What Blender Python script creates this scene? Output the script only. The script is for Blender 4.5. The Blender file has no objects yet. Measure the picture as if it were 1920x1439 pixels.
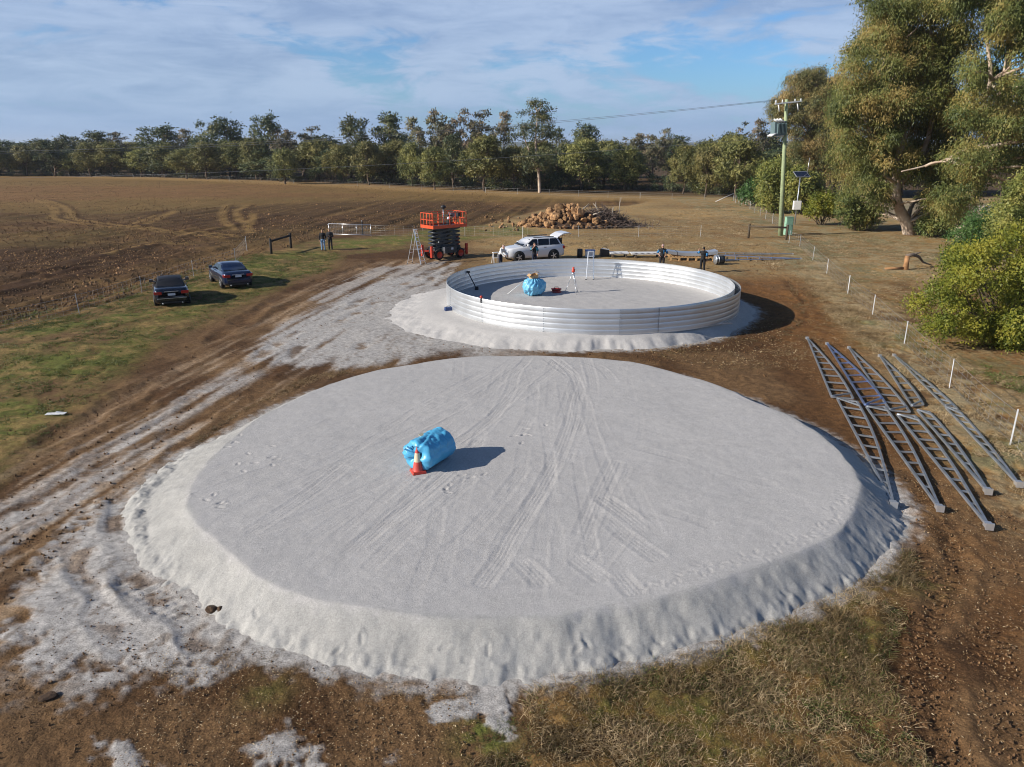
import bpy, math, random
import numpy as np
from mathutils import Matrix, Vector

# ---------------------------------------------------------------- camera, sky, sun, exposure
S = bpy.context.scene
COL = S.collection
R_ = math.radians
CAM_H = 8.5
FPX = 1370.0
PITCH = math.atan((719.5 - 273.0) / FPX)
cam_d = bpy.data.cameras.new("camera")
cam = bpy.data.objects.new("camera", cam_d)
COL.objects.link(cam)
cam.location = (0, 0, CAM_H)
cam.rotation_euler = (math.pi / 2 - PITCH, 0, 0)
cam_d.sensor_width = 36.0
cam_d.lens = FPX / 1920.0 * 36.0
cam_d.clip_start = 0.1
cam_d.clip_end = 20000
S.camera = cam

SUN_EL, SUN_AZ = 25.0, 252.0          # azimuth clockwise from +Y, towards the sun
sd = Vector((math.sin(R_(SUN_AZ)) * math.cos(R_(SUN_EL)), math.cos(R_(SUN_AZ)) * math.cos(R_(SUN_EL)), math.sin(R_(SUN_EL))))
sun_d = bpy.data.lights.new("sun", 'SUN')
sun_d.energy = 4.6
sun_d.angle = R_(0.53)
sun_d.color = (1.0, 0.93, 0.83)
sun = bpy.data.objects.new("sun", sun_d)
COL.objects.link(sun)
sun.rotation_euler = sd.to_track_quat('Z', 'Y').to_euler()

world = bpy.data.worlds.new("World")
S.world = world
world.use_nodes = True
S.view_settings.view_transform = 'Standard'
S.view_settings.look = 'None'
S.view_settings.gamma = 1.0
S.view_settings.exposure = 0.40
S.cycles.max_bounces = 6
S.cycles.transparent_max_bounces = 8
S.cycles.use_denoising = True
S.cycles.filter_width = 1.05


def build_sky():
    nt = world.node_tree
    N = nt.nodes
    for n in list(N):
        N.remove(n)
    L = nt.links.new
    out = N.new('ShaderNodeOutputWorld')
    bg = N.new('ShaderNodeBackground')
    bg.inputs['Strength'].default_value = 0.066
    sky = N.new('ShaderNodeTexSky')
    sky.sky_type = 'NISHITA'
    sky.sun_disc = False
    sky.sun_elevation = R_(SUN_EL)
    sky.sun_rotation = R_(SUN_AZ)
    sky.air_density = 1.0
    sky.dust_density = 0.6
    sky.ozone_density = 2.0
    tc = N.new('ShaderNodeTexCoord')
    sep = N.new('ShaderNodeSeparateXYZ')
    L(tc.outputs['Generated'], sep.inputs[0])

    def math_(op, a, b=None, clamp=False):
        m = N.new('ShaderNodeMath')
        m.operation = op
        m.use_clamp = clamp
        for i, v in enumerate((a, b)):
            if v is None:
                continue
            if isinstance(v, (int, float)):
                m.inputs[i].default_value = v
            else:
                L(v, m.inputs[i])
        return m.outputs[0]
    comb = N.new('ShaderNodeCombineXYZ')
    L(sep.outputs[0], comb.inputs[0])
    L(math_('MULTIPLY', sep.outputs[1], 0.35), comb.inputs[1])
    L(math_('MULTIPLY', sep.outputs[2], 3.0), comb.inputs[2])

    def noise(scale, detail, rough, loc, scl=(1, 1, 1), dist=0.0):
        mp = N.new('ShaderNodeMapping')
        mp.inputs['Location'].default_value = loc
        mp.inputs['Scale'].default_value = scl
        L(comb.outputs[0], mp.inputs[0])
        t = N.new('ShaderNodeTexNoise')
        t.inputs['Scale'].default_value = scale
        t.inputs['Detail'].default_value = detail
        t.inputs['Roughness'].default_value = rough
        t.inputs['Distortion'].default_value = dist
        L(mp.outputs[0], t.inputs[0])
        return t.outputs[0]

    def ramp(v, a, b):
        r = N.new('ShaderNodeMapRange')
        r.interpolation_type = 'SMOOTHSTEP'
        r.inputs[1].default_value = a
        r.inputs[2].default_value = b
        L(v, r.inputs[0])
        return r.outputs[0]

    def mix(f, a, b):
        m = N.new('ShaderNodeMix')
        m.data_type = 'RGBA'
        L(f, m.inputs[0])
        for k, v in ((6, a), (7, b)):
            if isinstance(v, tuple):
                m.inputs[k].default_value = v
            else:
                L(v, m.inputs[k])
        return m.outputs[2]
    n1 = noise(3.0, 8, 0.58, (3.1, 1.7, 0.3), (1, 1, 1), 0.5)
    n2 = noise(11.0, 7, 0.62, (9.2, 4.1, 2.2), (1, 1, 1.3), 0.6)
    n3 = noise(4.2, 5, 0.55, (1.2, 7.7, 5.0), (0.7, 1, 1.6), 0.2)
    dens = math_('ADD', math_('MULTIPLY', n1, 0.70), math_('MULTIPLY', n2, 0.30))
    # more cloud towards the left of the view, open blue sky overhead
    dens = math_('ADD', dens, math_('MULTIPLY', sep.outputs[0], -0.07))
    dens = math_('SUBTRACT', dens, math_('MULTIPLY', ramp(sep.outputs[2], 0.22, 0.6), 0.16))
    cov = ramp(dens, 0.40, 0.505)
    shade = ramp(math_('ADD', math_('MULTIPLY', n3, 0.6), math_('MULTIPLY', n2, 0.4)), 0.36, 0.62)
    ccol = mix(shade, (3.4, 4.55, 6.9, 1), (5.6, 6.8, 9.0, 1))
    tint = N.new('ShaderNodeMix')
    tint.data_type = 'RGBA'
    tint.blend_type = 'MULTIPLY'
    tint.inputs[0].default_value = 1.0
    L(sky.outputs[0], tint.inputs[6])
    tint.inputs[7].default_value = (0.74, 1.12, 1.62, 1)
    base = mix(math_('MULTIPLY', cov, 0.80), tint.outputs[2], ccol)
    hz = ramp(sep.outputs[2], 0.10, 0.0)
    n4 = noise(1.6, 5, 0.55, (5.5, 2.0, 1.0), (1, 1, 2.0))
    hzf = math_('MULTIPLY', hz, math_('ADD', math_('MULTIPLY', n4, 0.7), 0.25), True)
    base = mix(hzf, base, (3.5, 5.3, 8.4, 1))
    # the sky deepens high overhead
    zen = ramp(sep.outputs[2], 0.20, 0.50)
    base = mix(math_('MULTIPLY', zen, 0.62), base, (0.70, 1.0, 1.6, 1))
    L(base, bg.inputs[0])
    L(bg.outputs[0], out.inputs[0])


build_sky()

# ---------------------------------------------------------------- helpers
rng = np.random.default_rng(7)
random.seed(7)


def tag(o, label=None, cat=None, group=None, kind=None):
    if label:
        o['label'] = label
    if cat:
        o['category'] = cat
    if group:
        o['group'] = group
    if kind:
        o['kind'] = kind
    return o


def link(o, parent=None):
    COL.objects.link(o)
    if parent is not None:
        o.parent = parent
    return o


def thing(name, label, cat, loc=(0, 0, 0), rz=0.0, group=None, tilt=None):
    o = bpy.data.objects.new(name, None)
    o.empty_display_size = 0.2
    link(o)
    o.location = loc
    o.rotation_euler = (0, 0, rz) if tilt is None else (tilt[0], tilt[1], rz)
    return tag(o, label, cat, group)


def copy_tree(o, parent=None):
    c = o.copy()
    COL.objects.link(c)
    if parent is not None:
        c.parent = parent
    for ch in list(o.children):
        copy_tree(ch, c)
    return c


def mesh_np(name, V, F, mat=None, smooth=False, parent=None, objname=None):
    """V (n,3), F (m,k) with one k."""
    V = np.asarray(V, dtype=np.float32)
    F = np.asarray(F, dtype=np.int32)
    me = bpy.data.meshes.new(name)
    k = F.shape[1]
    me.vertices.add(len(V))
    me.vertices.foreach_set("co", V.ravel())
    me.loops.add(F.size)
    me.loops.foreach_set("vertex_index", F.ravel())
    me.polygons.add(len(F))
    me.polygons.foreach_set("loop_start", np.arange(0, F.size, k, dtype=np.int32))
    me.update(calc_edges=True)
    me.polygons.foreach_set("use_smooth", np.full(len(F), smooth, dtype=bool))
    if mat:
        me.materials.append(mat)
    o = bpy.data.objects.new(name, me)
    return link(o, parent)


class MB:
    """collects shapes and links them as ONE mesh object"""

    def __init__(self):
        self.v, self.f, self.sm, self.n = [], [], [], 0

    def add(self, V, F, smooth=False):
        for p in V:
            self.v.append(tuple(p))
        for q in F:
            self.f.append(tuple(i + self.n for i in q))
            self.sm.append(smooth)
        self.n += len(V)
        return self

    def box(self, c, s, M=None, taper=1.0):
        x, y, z = s[0] / 2, s[1] / 2, s[2] / 2
        V = [Vector(p) for p in ((-x, -y, -z), (x, -y, -z), (x, y, -z), (-x, y, -z),
                                 (-x * taper, -y * taper, z), (x * taper, -y * taper, z), (x * taper, y * taper, z), (-x * taper, y * taper, z))]
        if M is not None:
            V = [M @ p for p in V]
        c = Vector(c)
        V = [p + c for p in V]
        F = [(0, 3, 2, 1), (4, 5, 6, 7), (0, 1, 5, 4), (1, 2, 6, 5), (2, 3, 7, 6), (3, 0, 4, 7)]
        return self.add(V, F)

    def bar(self, p, q, w, h=None, up=(0, 0, 1)):
        h = h or w
        p, q = Vector(p), Vector(q)
        d = q - p
        Lg = d.length
        if Lg < 1e-6:
            return self
        d.normalize()
        u = Vector(up)
        s = d.cross(u)
        if s.length < 1e-4:
            s = d.cross(Vector((1, 0, 0)))
        s.normalize()
        u = s.cross(d)
        s, u = s * w / 2, u * h / 2
        V = [p - s - u, p + s - u, p + s + u, p - s + u, q - s - u, q + s - u, q + s + u, q - s + u]
        F = [(0, 1, 2, 3), (7, 6, 5, 4), (0, 4, 5, 1), (1, 5, 6, 2), (2, 6, 7, 3), (3, 7, 4, 0)]
        return self.add(V, F)

    def tube(self, pts, r, n=8, cap=True):
        pts = [Vector(p) for p in pts]
        m = len(pts)
        rr = r if isinstance(r, (list, tuple)) else [r] * m
        V, F = [], []
        a = None
        for i, p in enumerate(pts):
            d = (pts[min(i + 1, m - 1)] - pts[max(i - 1, 0)])
            d.normalize()
            if a is None:
                a = d.cross(Vector((0, 0, 1)))
                if a.length < 1e-3:
                    a = d.cross(Vector((1, 0, 0)))
            else:
                a = a - d * a.dot(d)
            a.normalize()
            b = d.cross(a)
            for k in range(n):
                t = 2 * math.pi * k / n
                V.append(p + (a * math.cos(t) + b * math.sin(t)) * rr[i])
        for i in range(m - 1):
            for k in range(n):
                k2 = (k + 1) % n
                F.append((i * n + k, i * n + k2, (i + 1) * n + k2, (i + 1) * n + k))
        self.add(V, F, True)
        if cap:
            b0 = self.n - len(V)
            self.f.append(tuple(b0 + k for k in range(n))[::-1])
            self.f.append(tuple(b0 + (m - 1) * n + k for k in range(n)))
            self.sm += [False, False]
        return self

    def lathe(self, prof, n=24, M=None, c=(0, 0, 0), smooth=True):
        V, F = [], []
        c = Vector(c)
        for (r, z) in prof:
            for k in range(n):
                t = 2 * math.pi * k / n
                p = Vector((r * math.cos(t), r * math.sin(t), z))
                if M is not None:
                    p = M @ p
                V.append(p + c)
        m = len(prof)
        for i in range(m - 1):
            for k in range(n):
                k2 = (k + 1) % n
                F.append((i * n + k, i * n + k2, (i + 1) * n + k2, (i + 1) * n + k))
        self.add(V, F, smooth)
        return self

    def ball(self, c, r, n=10, sc=(1, 1, 1), M=None):
        m = max(4, n // 2 + 1)
        prof = [(math.sin(math.pi * i / m) * 1.0, -math.cos(math.pi * i / m)) for i in range(m + 1)]
        prof = [(max(a, 1e-3), b) for a, b in prof]
        D = Matrix.Diagonal((r * sc[0], r * sc[1], r * sc[2]))
        return self.lathe(prof, n, (M @ D) if M is not None else D, c)

    def build(self, name, mat, parent=None, smooth=None):
        me = bpy.data.meshes.new(name)
        me.from_pydata(self.v, [], self.f)
        me.update()
        me.polygons.foreach_set("use_smooth", np.array(self.sm if smooth is None else [smooth] * len(self.f), dtype=bool))
        if mat:
            me.materials.append(mat)
        return link(bpy.data.objects.new(name, me), parent)


def rotz(a):
    return Matrix.Rotation(a, 3, 'Z')


# measuring the photograph: a pixel of it -> the point of the ground it shows
def G(px, py, h=0.0):
    x, y = (px - 960) / FPX, (py - 719.5) / FPX
    d = (x, math.cos(PITCH) - y * math.sin(PITCH), -math.sin(PITCH) - y * math.cos(PITCH))
    t = (CAM_H - h) / -d[2]
    return d[0] * t, d[1] * t


def at_depth(px, py, Y):
    x, y = (px - 960) / FPX, (py - 719.5) / FPX
    d = (x, math.cos(PITCH) - y * math.sin(PITCH), -math.sin(PITCH) - y * math.cos(PITCH))
    t = Y / d[1]
    return d[0] * t, Y, CAM_H + d[2] * t


# ---------------------------------------------------------------- noise
def _hash(ix, iy, seed):
    ix = ix.astype(np.int64) & 0xffffffff
    iy = iy.astype(np.int64) & 0xffffffff
    h = (ix * 374761393 + iy * 668265263 + seed * 974711) & 0xffffffff
    h = ((h ^ (h >> 13)) * 1274126177) & 0xffffffff
    h = h ^ (h >> 16)
    return (h & 0xffff) / 65535.0


def vnoise(x, y, seed=0):
    x = np.asarray(x, float)
    y = np.asarray(y, float)
    ix, iy = np.floor(x), np.floor(y)
    fx, fy = x - ix, y - iy
    fx = fx * fx * fx * (fx * (fx * 6 - 15) + 10)
    fy = fy * fy * fy * (fy * (fy * 6 - 15) + 10)
    a, b = _hash(ix, iy, seed), _hash(ix + 1, iy, seed)
    c, d = _hash(ix, iy + 1, seed), _hash(ix + 1, iy + 1, seed)
    return (a + (b - a) * fx) * (1 - fy) + (c + (d - c) * fx) * fy


def fbm(x, y, seed=0, octv=4, gain=0.5):
    s, a, t = 0.0, 1.0, 0.0
    for i in range(octv):
        s = s + a * vnoise(x * 2 ** i + 17.3 * i, y * 2 ** i - 9.1 * i, seed + i)
        t += a
        a *= gain
    return s / t


def sstep(a, b, x):
    t = np.clip((x - a) / (b - a), 0, 1)
    return t * t * (3 - 2 * t)


# ---------------------------------------------------------------- materials
MATS = {}


def mat(name, col, rough=0.6, metal=0.0, nscale=0.0, namt=0.15, bump=0.0, bscale=30.0, spec=0.5, col2=None, coat=0.0, objvar=0.0, alpha=None):
    if name in MATS:
        return MATS[name]
    m = bpy.data.materials.new(name)
    m.use_nodes = True
    nt = m.node_tree
    L = nt.links.new
    b = nt.nodes['Principled BSDF']
    b.inputs['Base Color'].default_value = (*col, 1)
    b.inputs['Roughness'].default_value = rough
    b.inputs['Metallic'].default_value = metal
    b.inputs['Specular IOR Level'].default_value = spec
    b.inputs['Coat Weight'].default_value = coat
    b.inputs['Coat Roughness'].default_value = 0.08
    tc = nt.nodes.new('ShaderNodeTexCoord')
    cur = None
    if nscale or col2:
        t = nt.nodes.new('ShaderNodeTexNoise')
        t.inputs['Scale'].default_value = nscale or 5
        t.inputs['Detail'].default_value = 5
        L(tc.outputs['Object'], t.inputs[0])
        mx = nt.nodes.new('ShaderNodeMix')
        mx.data_type = 'RGBA'
        r = nt.nodes.new('ShaderNodeMapRange')
        r.inputs[1].default_value = 0.35
        r.inputs[2].default_value = 0.65
        L(t.outputs[0], r.inputs[0])
        L(r.outputs[0], mx.inputs[0])
        c2 = col2 or tuple(min(1, c * (1 + namt)) for c in col)
        c1 = col if col2 else tuple(c * (1 - namt) for c in col)
        mx.inputs[6].default_value = (*c1, 1)
        mx.inputs[7].default_value = (*c2, 1)
        cur = mx.outputs[2]
        if metal > 0.3:
            r2 = nt.nodes.new('ShaderNodeMapRange')
            r2.inputs[3].default_value = max(0.05, rough - 0.08)
            r2.inputs[4].default_value = rough + 0.1
            L(t.outputs[0], r2.inputs[0])
            L(r2.outputs[0], b.inputs['Roughness'])
    if objvar:
        oi = nt.nodes.new('ShaderNodeObjectInfo')
        hs = nt.nodes.new('ShaderNodeHueSaturation')
        r = nt.nodes.new('ShaderNodeMapRange')
        r.inputs[3].default_value = 1 - objvar
        r.inputs[4].default_value = 1 + objvar
        L(oi.outputs['Random'], r.inputs[0])
        L(r.outputs[0], hs.inputs['Value'])
        if cur:
            L(cur, hs.inputs['Color'])
        else:
            hs.inputs['Color'].default_value = (*col, 1)
        cur = hs.outputs[0]
    if cur:
        L(cur, b.inputs['Base Color'])
    if bump:
        t = nt.nodes.new('ShaderNodeTexNoise')
        t.inputs['Scale'].default_value = bscale
        t.inputs['Detail'].default_value = 6
        L(tc.outputs['Object'], t.inputs[0])
        bp = nt.nodes.new('ShaderNodeBump')
        bp.inputs['Strength'].default_value = bump
        bp.inputs['Distance'].default_value = 0.03
        L(t.outputs[0], bp.inputs['Height'])
        L(bp.outputs[0], b.inputs['Normal'])
    MATS[name] = m
    return m


def leaf_mat(name, c1, c2, c3, scale=0.35, trans=0.3, objvar=0.15):
    """foliage: clumps of differing leaf colour, a little light let through"""
    m = bpy.data.materials.new(name)
    m.use_nodes = True
    nt = m.node_tree
    N, L = nt.nodes, nt.links.new
    for n in list(N):
        N.remove(n)
    out = N.new('ShaderNodeOutputMaterial')
    tc = N.new('ShaderNodeTexCoord')
    t = N.new('ShaderNodeTexNoise')
    t.inputs['Scale'].default_value = scale
    t.inputs['Detail'].default_value = 3
    L(tc.outputs['Object'], t.inputs[0])
    cr = N.new('ShaderNodeValToRGB')
    e = cr.color_ramp.elements
    e[0].position, e[0].color = 0.34, (*c1, 1)
    e[1].position, e[1].color = 0.52, (*c2, 1)
    x = e.new(0.68)
    x.color = (*c3, 1)
    at = N.new('ShaderNodeAttribute')
    at.attribute_name = 'rnd'
    ad = N.new('ShaderNodeMath')
    ad.operation = 'MULTIPLY_ADD'
    L(at.outputs['Fac'], ad.inputs[0])
    ad.inputs[1].default_value = 0.36
    L(t.outputs[0], ad.inputs[2])
    sb = N.new('ShaderNodeMath')
    sb.operation = 'SUBTRACT'
    L(ad.outputs[0], sb.inputs[0])
    sb.inputs[1].default_value = 0.18
    L(sb.outputs[0], cr.inputs[0])
    oi = N.new('ShaderNodeObjectInfo')
    hs = N.new('ShaderNodeHueSaturation')
    r = N.new('ShaderNodeMapRange')
    r.inputs[3].default_value = 1 - objvar
    r.inputs[4].default_value = 1 + objvar
    L(oi.outputs['Random'], r.inputs[0])
    L(r.outputs[0], hs.inputs['Value'])
    r2 = N.new('ShaderNodeMapRange')
    r2.inputs[3].default_value = 0.485
    r2.inputs[4].default_value = 0.512
    L(oi.outputs['Random'], r2.inputs[0])
    L(r2.outputs[0], hs.inputs['Hue'])
    L(cr.outputs[0], hs.inputs['Color'])
    d = N.new('ShaderNodeBsdfPrincipled')
    d.inputs['Roughness'].default_value = 0.5
    d.inputs['Specular IOR Level'].default_value = 0.35
    tr = N.new('ShaderNodeBsdfTranslucent')
    mx = N.new('ShaderNodeMixShader')
    mx.inputs[0].default_value = trans
    L(hs.outputs[0], d.inputs['Base Color'])
    L(hs.outputs[0], tr.inputs[0])
    L(d.outputs[0], mx.inputs[1])
    L(tr.outputs[0], mx.inputs[2])
    L(mx.outputs[0], out.inputs[0])
    MATS[name] = m
    return m


def vcol_mat(name, fine=((9.0, 0.25), (45.0, 0.35)), bump=0.5, bscale=18.0, bdist=0.04, rough=0.95, soft=0.0):
    """surface whose own colour is the 'col' attribute, broken up by fine procedural noise"""
    m = bpy.data.materials.new(name)
    m.use_nodes = True
    nt = m.node_tree
    N, L = nt.nodes, nt.links.new
    b = N['Principled BSDF']
    b.inputs['Roughness'].default_value = rough
    b.inputs['Specular IOR Level'].default_value = 0.15
    at = N.new('ShaderNodeAttribute')
    at.attribute_name = 'col'
    gp = N.new('ShaderNodeNewGeometry')
    cur = at.outputs['Color']
    for sc, am in fine:
        t = N.new('ShaderNodeTexNoise')
        t.inputs['Scale'].default_value = sc
        t.inputs['Detail'].default_value = 4
        L(gp.outputs['Position'], t.inputs[0])
        r = N.new('ShaderNodeMapRange')
        r.inputs[1].default_value = 0.3
        r.inputs[2].default_value = 0.7
        r.inputs[3].default_value = 1 - am
        r.inputs[4].default_value = 1 + am
        L(t.outputs[0], r.inputs[0])
        mx = N.new('ShaderNodeVectorMath')
        mx.operation = 'SCALE'
        L(cur, mx.inputs[0])
        L(r.outputs[0], mx.inputs['Scale'])
        cur = mx.outputs[0]
    L(cur, b.inputs['Base Color'])
    t = N.new('ShaderNodeTexNoise')
    t.inputs['Scale'].default_value = bscale
    t.inputs['Detail'].default_value = 8
    t.inputs['Roughness'].default_value = 0.65
    L(gp.outputs['Position'], t.inputs[0])
    bp = N.new('ShaderNodeBump')
    bp.inputs['Strength'].default_value = bump
    if soft:
        bw = N.new('ShaderNodeRGBToBW')
        L(at.outputs['Color'], bw.inputs[0])
        r = N.new('ShaderNodeMapRange')
        r.inputs[1].default_value, r.inputs[2].default_value = 0.16, 0.38
        r.inputs[3].default_value, r.inputs[4].default_value = bump, bump * soft
        L(bw.outputs[0], r.inputs[0])
        L(r.outputs[0], bp.inputs['Strength'])
    bp.inputs['Distance'].default_value = bdist
    L(t.outputs[0], bp.inputs['Height'])
    L(bp.outputs[0], b.inputs['Normal'])
    MATS[name] = m
    return m


M_ground = vcol_mat('earth', ((6.0, 0.28), (38.0, 0.38)), 0.75, 14.0, 0.05, 0.95, 0.25)
M_sand = vcol_mat('sand', ((2.2, 0.04), (22.0, 0.10), (75.0, 0.30)), 0.55, 45.0, 0.014)
M_galv = mat('galvanised_steel', (0.38, 0.41, 0.45), 0.36, 0.65, 3.0, 0.15)
M_zinc = mat('zinc_sheet', (0.70, 0.72, 0.74), 0.43, 0.85, 0.8, 0.07, objvar=0.09)
M_alu = mat('aluminium', (0.75, 0.76, 0.78), 0.32, 0.75)
M_white = mat('white_paint', (0.78, 0.78, 0.77), 0.45, 0, 6, 0.04)
M_black = mat('black_plastic', (0.015, 0.015, 0.017), 0.5)
M_dark = mat('dark_grey_paint', (0.035, 0.042, 0.05), 0.45, 0, 5, 0.2)
M_rubber = mat('rubber', (0.018, 0.017, 0.016), 0.85, 0, 9, 0.3)
M_red = mat('red_paint', (0.52, 0.05, 0.025), 0.42, 0, 4, 0.12)
M_orange = mat('orange_red_paint', (0.62, 0.085, 0.025), 0.42, 0, 4, 0.12)
M_glass = mat('dark_glass', (0.008, 0.010, 0.013), 0.06, 0, spec=0.6)
M_navy = mat('navy_car_paint', (0.010, 0.022, 0.065), 0.22, 0.35, coat=1.0)
M_ink = mat('black_blue_car_paint', (0.008, 0.011, 0.022), 0.22, 0.35, coat=1.0)
M_softtop = mat('black_roof', (0.010, 0.010, 0.012), 0.5)
M_carwhite = mat('white_car_paint', (0.74, 0.75, 0.77), 0.22, 0, coat=1.0)
M_tail = mat('red_lamp_glass', (0.42, 0.012, 0.015), 0.15, 0, coat=0.6)
M_plate = mat('plate', (0.62, 0.66, 0.72), 0.4)
M_wood = mat('pine', (0.50, 0.31, 0.14), 0.75, 0, 14, 0.25, 0.3, 30)
M_oldwood = mat('weathered_timber', (0.085, 0.062, 0.038), 0.85, 0, 12, 0.35, 0.4, 24)
M_darkwood = mat('charred_timber', (0.022, 0.018, 0.015), 0.8, 0, 12, 0.3, 0.4, 24)
M_pole = mat('green_treated_pole', (0.30, 0.36, 0.20), 0.8, 0, 3.5, 0.15, 0.3, 16)
M_grnbox = mat('green_cabinet_paint', (0.26, 0.46, 0.33), 0.5, 0, 6, 0.08)
M_trafo = mat('transformer_paint', (0.13, 0.19, 0.20), 0.45, 0, 6, 0.1)
M_porcelain = mat('pale_insulator', (0.75, 0.77, 0.78), 0.25)
M_skin = mat('skin', (0.48, 0.26, 0.18), 0.55)
M_hair = mat('dark_hair', (0.02, 0.014, 0.010), 0.7)
M_picket = mat('galvanised_picket', (0.62, 0.63, 0.64), 0.5, 0.3, 6, 0.1)
M_wire = mat('fence_wire', (0.42, 0.42, 0.41), 0.45, 0.7)
M_cable = mat('power_cable', (0.12, 0.13, 0.15), 0.7, 0.0)
M_bark = mat('bark', (0.11, 0.08, 0.055), 0.9, 0, 2.5, 0.4, 0.6, 7)
M_palebark = mat('pale_bark', (0.60, 0.50, 0.40), 0.85, 0, 0.9, 0.3, 0.4, 6, col2=(0.36, 0.25, 0.17))
M_deadwood = mat('dead_wood', (0.16, 0.125, 0.10), 0.9, 0, 3, 0.4)
M_palewood = mat('bleached_wood', (0.42, 0.37, 0.31), 0.9, 0, 3, 0.3)
M_rock = mat('orange_laterite', (0.38, 0.22, 0.10), 0.95, 0, 2.4, 0.3, 1.0, 4, col2=(0.16, 0.088, 0.045), objvar=0.5)
M_clod = mat('soil_clod', (0.085, 0.050, 0.028), 0.95, 0, 4, 0.3, 0.8, 12)

# ---------------------------------------------------------------- the lie of the land
def seg_dist(X, Y, pts):
    """distance to a polyline, arc length along it and signed side offset"""
    best = np.full(X.shape, 1e9)
    S_ = np.zeros(X.shape)
    T_ = np.zeros(X.shape)
    s0 = 0.0
    for (ax, ay), (bx, by) in zip(pts[:-1], pts[1:]):
        dx, dy = bx - ax, by - ay
        L2 = math.hypot(dx, dy)
        if L2 < 1e-6:
            continue
        ux, uy = dx / L2, dy / L2
        u = np.clip((X - ax) * ux + (Y - ay) * uy, 0, L2)
        ex, ey = X - ax - u * ux, Y - ay - u * uy
        d = np.hypot(ex, ey)
        k = d < best
        best = np.where(k, d, best)
        S_ = np.where(k, s0 + u, S_)
        T_ = np.where(k, ex * -uy + ey * ux, T_)
        s0 += L2
    return best, S_, T_


def smooth_line(pts, n=3):
    P = np.array(pts, float)
    for _ in range(n):
        Q = np.empty((2 * len(P) - 2, 2))
        Q[0::2] = P[:-1] * 0.75 + P[1:] * 0.25
        Q[1::2] = P[:-1] * 0.25 + P[1:] * 0.75
        P = np.vstack([P[:1], Q, P[-1:]])
    return [tuple(p) for p in P]


def GL(pts, n=2, h=0.0):
    return smooth_line([G(x, y, h) for x, y in pts], n)


def poly_sd(X, Y, pts):
    """signed distance to a polygon, positive inside"""
    P = [G(*p) for p in pts]
    xs = [p[0] for p in P]
    ys = [p[1] for p in P]
    out = np.full(X.shape, -9.0)
    k = (X > min(xs) - 4) & (X < max(xs) + 4) & (Y > min(ys) - 4) & (Y < max(ys) + 4)
    x, y = X[k], Y[k]
    if not len(x):
        return out
    ins = np.zeros(x.shape, bool)
    d = np.full(x.shape, 1e9)
    for (ax, ay), (bx, by) in zip(P, P[1:] + P[:1]):
        c = ((ay > y) != (by > y)) & (x < (bx - ax) * (y - ay) / ((by - ay) if abs(by - ay) > 1e-9 else 1e-9) + ax)
        ins ^= c
        dx, dy = bx - ax, by - ay
        t = np.clip(((x - ax) * dx + (y - ay) * dy) / (dx * dx + dy * dy + 1e-12), 0, 1)
        d = np.minimum(d, np.hypot(x - ax - t * dx, y - ay - t * dy))
    out[k] = np.where(ins, d, -d)
    return out


FENCE_L = [G(x, y) for x, y in ((-260, 690), (-60, 640), (149, 590), (266, 549), (363, 517), (442, 493), (463, 468.5), (509, 476), (546, 466))]
FENCE_B = [G(x, y) for x, y in ((696, 444), (872, 444), (980, 447), (1085, 444), (1197, 444), (1313, 444), (1403, 447), (1474, 450))]
FENCE_R = [G(x, y) for x, y in ((1479, 456), (1499.5, 463), (1523.7, 488), (1550, 514), (1589.5, 549), (1636, 588), (1695, 646.5), (1780, 730), (1893, 838), (2060, 1000))]
FENCE_A = [G(x, y) for x, y in ((1474, 444), (1448, 420), (1435, 412), (1425, 406), (1415, 398), (1406, 392), (1397.5, 384), (1390.6, 383), (1384, 382), (1379, 381), (1374.6, 377.5))]
FENCE_F = [G(x, y) for x, y in ((1374.6, 377.5), (1320, 376), (1260, 374.5), (1200, 372.5), (1140, 370.5), (1085, 368.5), (1030, 366.5), (970.6, 365), (910, 362), (850, 359), (790, 356), (730, 352.5), (670, 349.5), (610, 346.5), (550, 344), (490, 341.5), (430, 339), (370, 337), (310, 335), (250, 333.5), (190, 332.3), (130, 331.3), (70, 330.5), (0, 330), (-80, 329.5))]

PAD1 = (0.27, 18.5)
PAD2 = (4.1, 39.2)
TANK_R = 7.6
P1_TOP, P2_TOP = 0.56, 0.50


def polar_profile(c, pts, h):
    a, r = [], []
    for p in pts:
        x, y = G(p[0], p[1], h)
        a.append(math.atan2(y - c[1], x - c[0]))
        r.append(math.hypot(x - c[0], y - c[1]))
    o = np.argsort(a)
    return np.array(a)[o], np.array(r)[o]


_t = polar_profile(PAD1, [(345, 930), (362, 975), (420, 1035), (480, 1080), (570, 1125), (640, 1140), (735, 1150), (850, 1155), (1000, 1155), (1100, 1145), (1200, 1125), (1300, 1105), (1400, 1070), (1500, 1035), (1560, 1010), (1598, 970), (1612, 935), (1600, 880), (1560, 830), (1500, 795), (1370, 735), (1280, 703), (1200, 682), (1050, 668), (850, 672), (700, 697), (600, 728), (520, 765), (430, 830), (380, 880)], P1_TOP)
_b = polar_profile(PAD1, [(245, 960), (262, 1030), (320, 1095), (400, 1150), (480, 1195), (640, 1235), (760, 1260), (900, 1280), (1000, 1275), (1130, 1255), (1250, 1225), (1380, 1185), (1500, 1130), (1600, 1080), (1660, 1040), (1695, 1000), (1690, 950)], 0.0)
_ang = np.linspace(-math.pi, math.pi, 361)
PAD1_RT = np.interp(_ang, _t[0], _t[1], period=2 * math.pi)
PAD1_RB = np.interp(_ang, _b[0], _b[1], period=2 * math.pi)
_k = np.ones(9) / 9
PAD1_RT = np.convolve(np.r_[PAD1_RT[-5:-1], PAD1_RT, PAD1_RT[1:5]], _k, 'valid')
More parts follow.
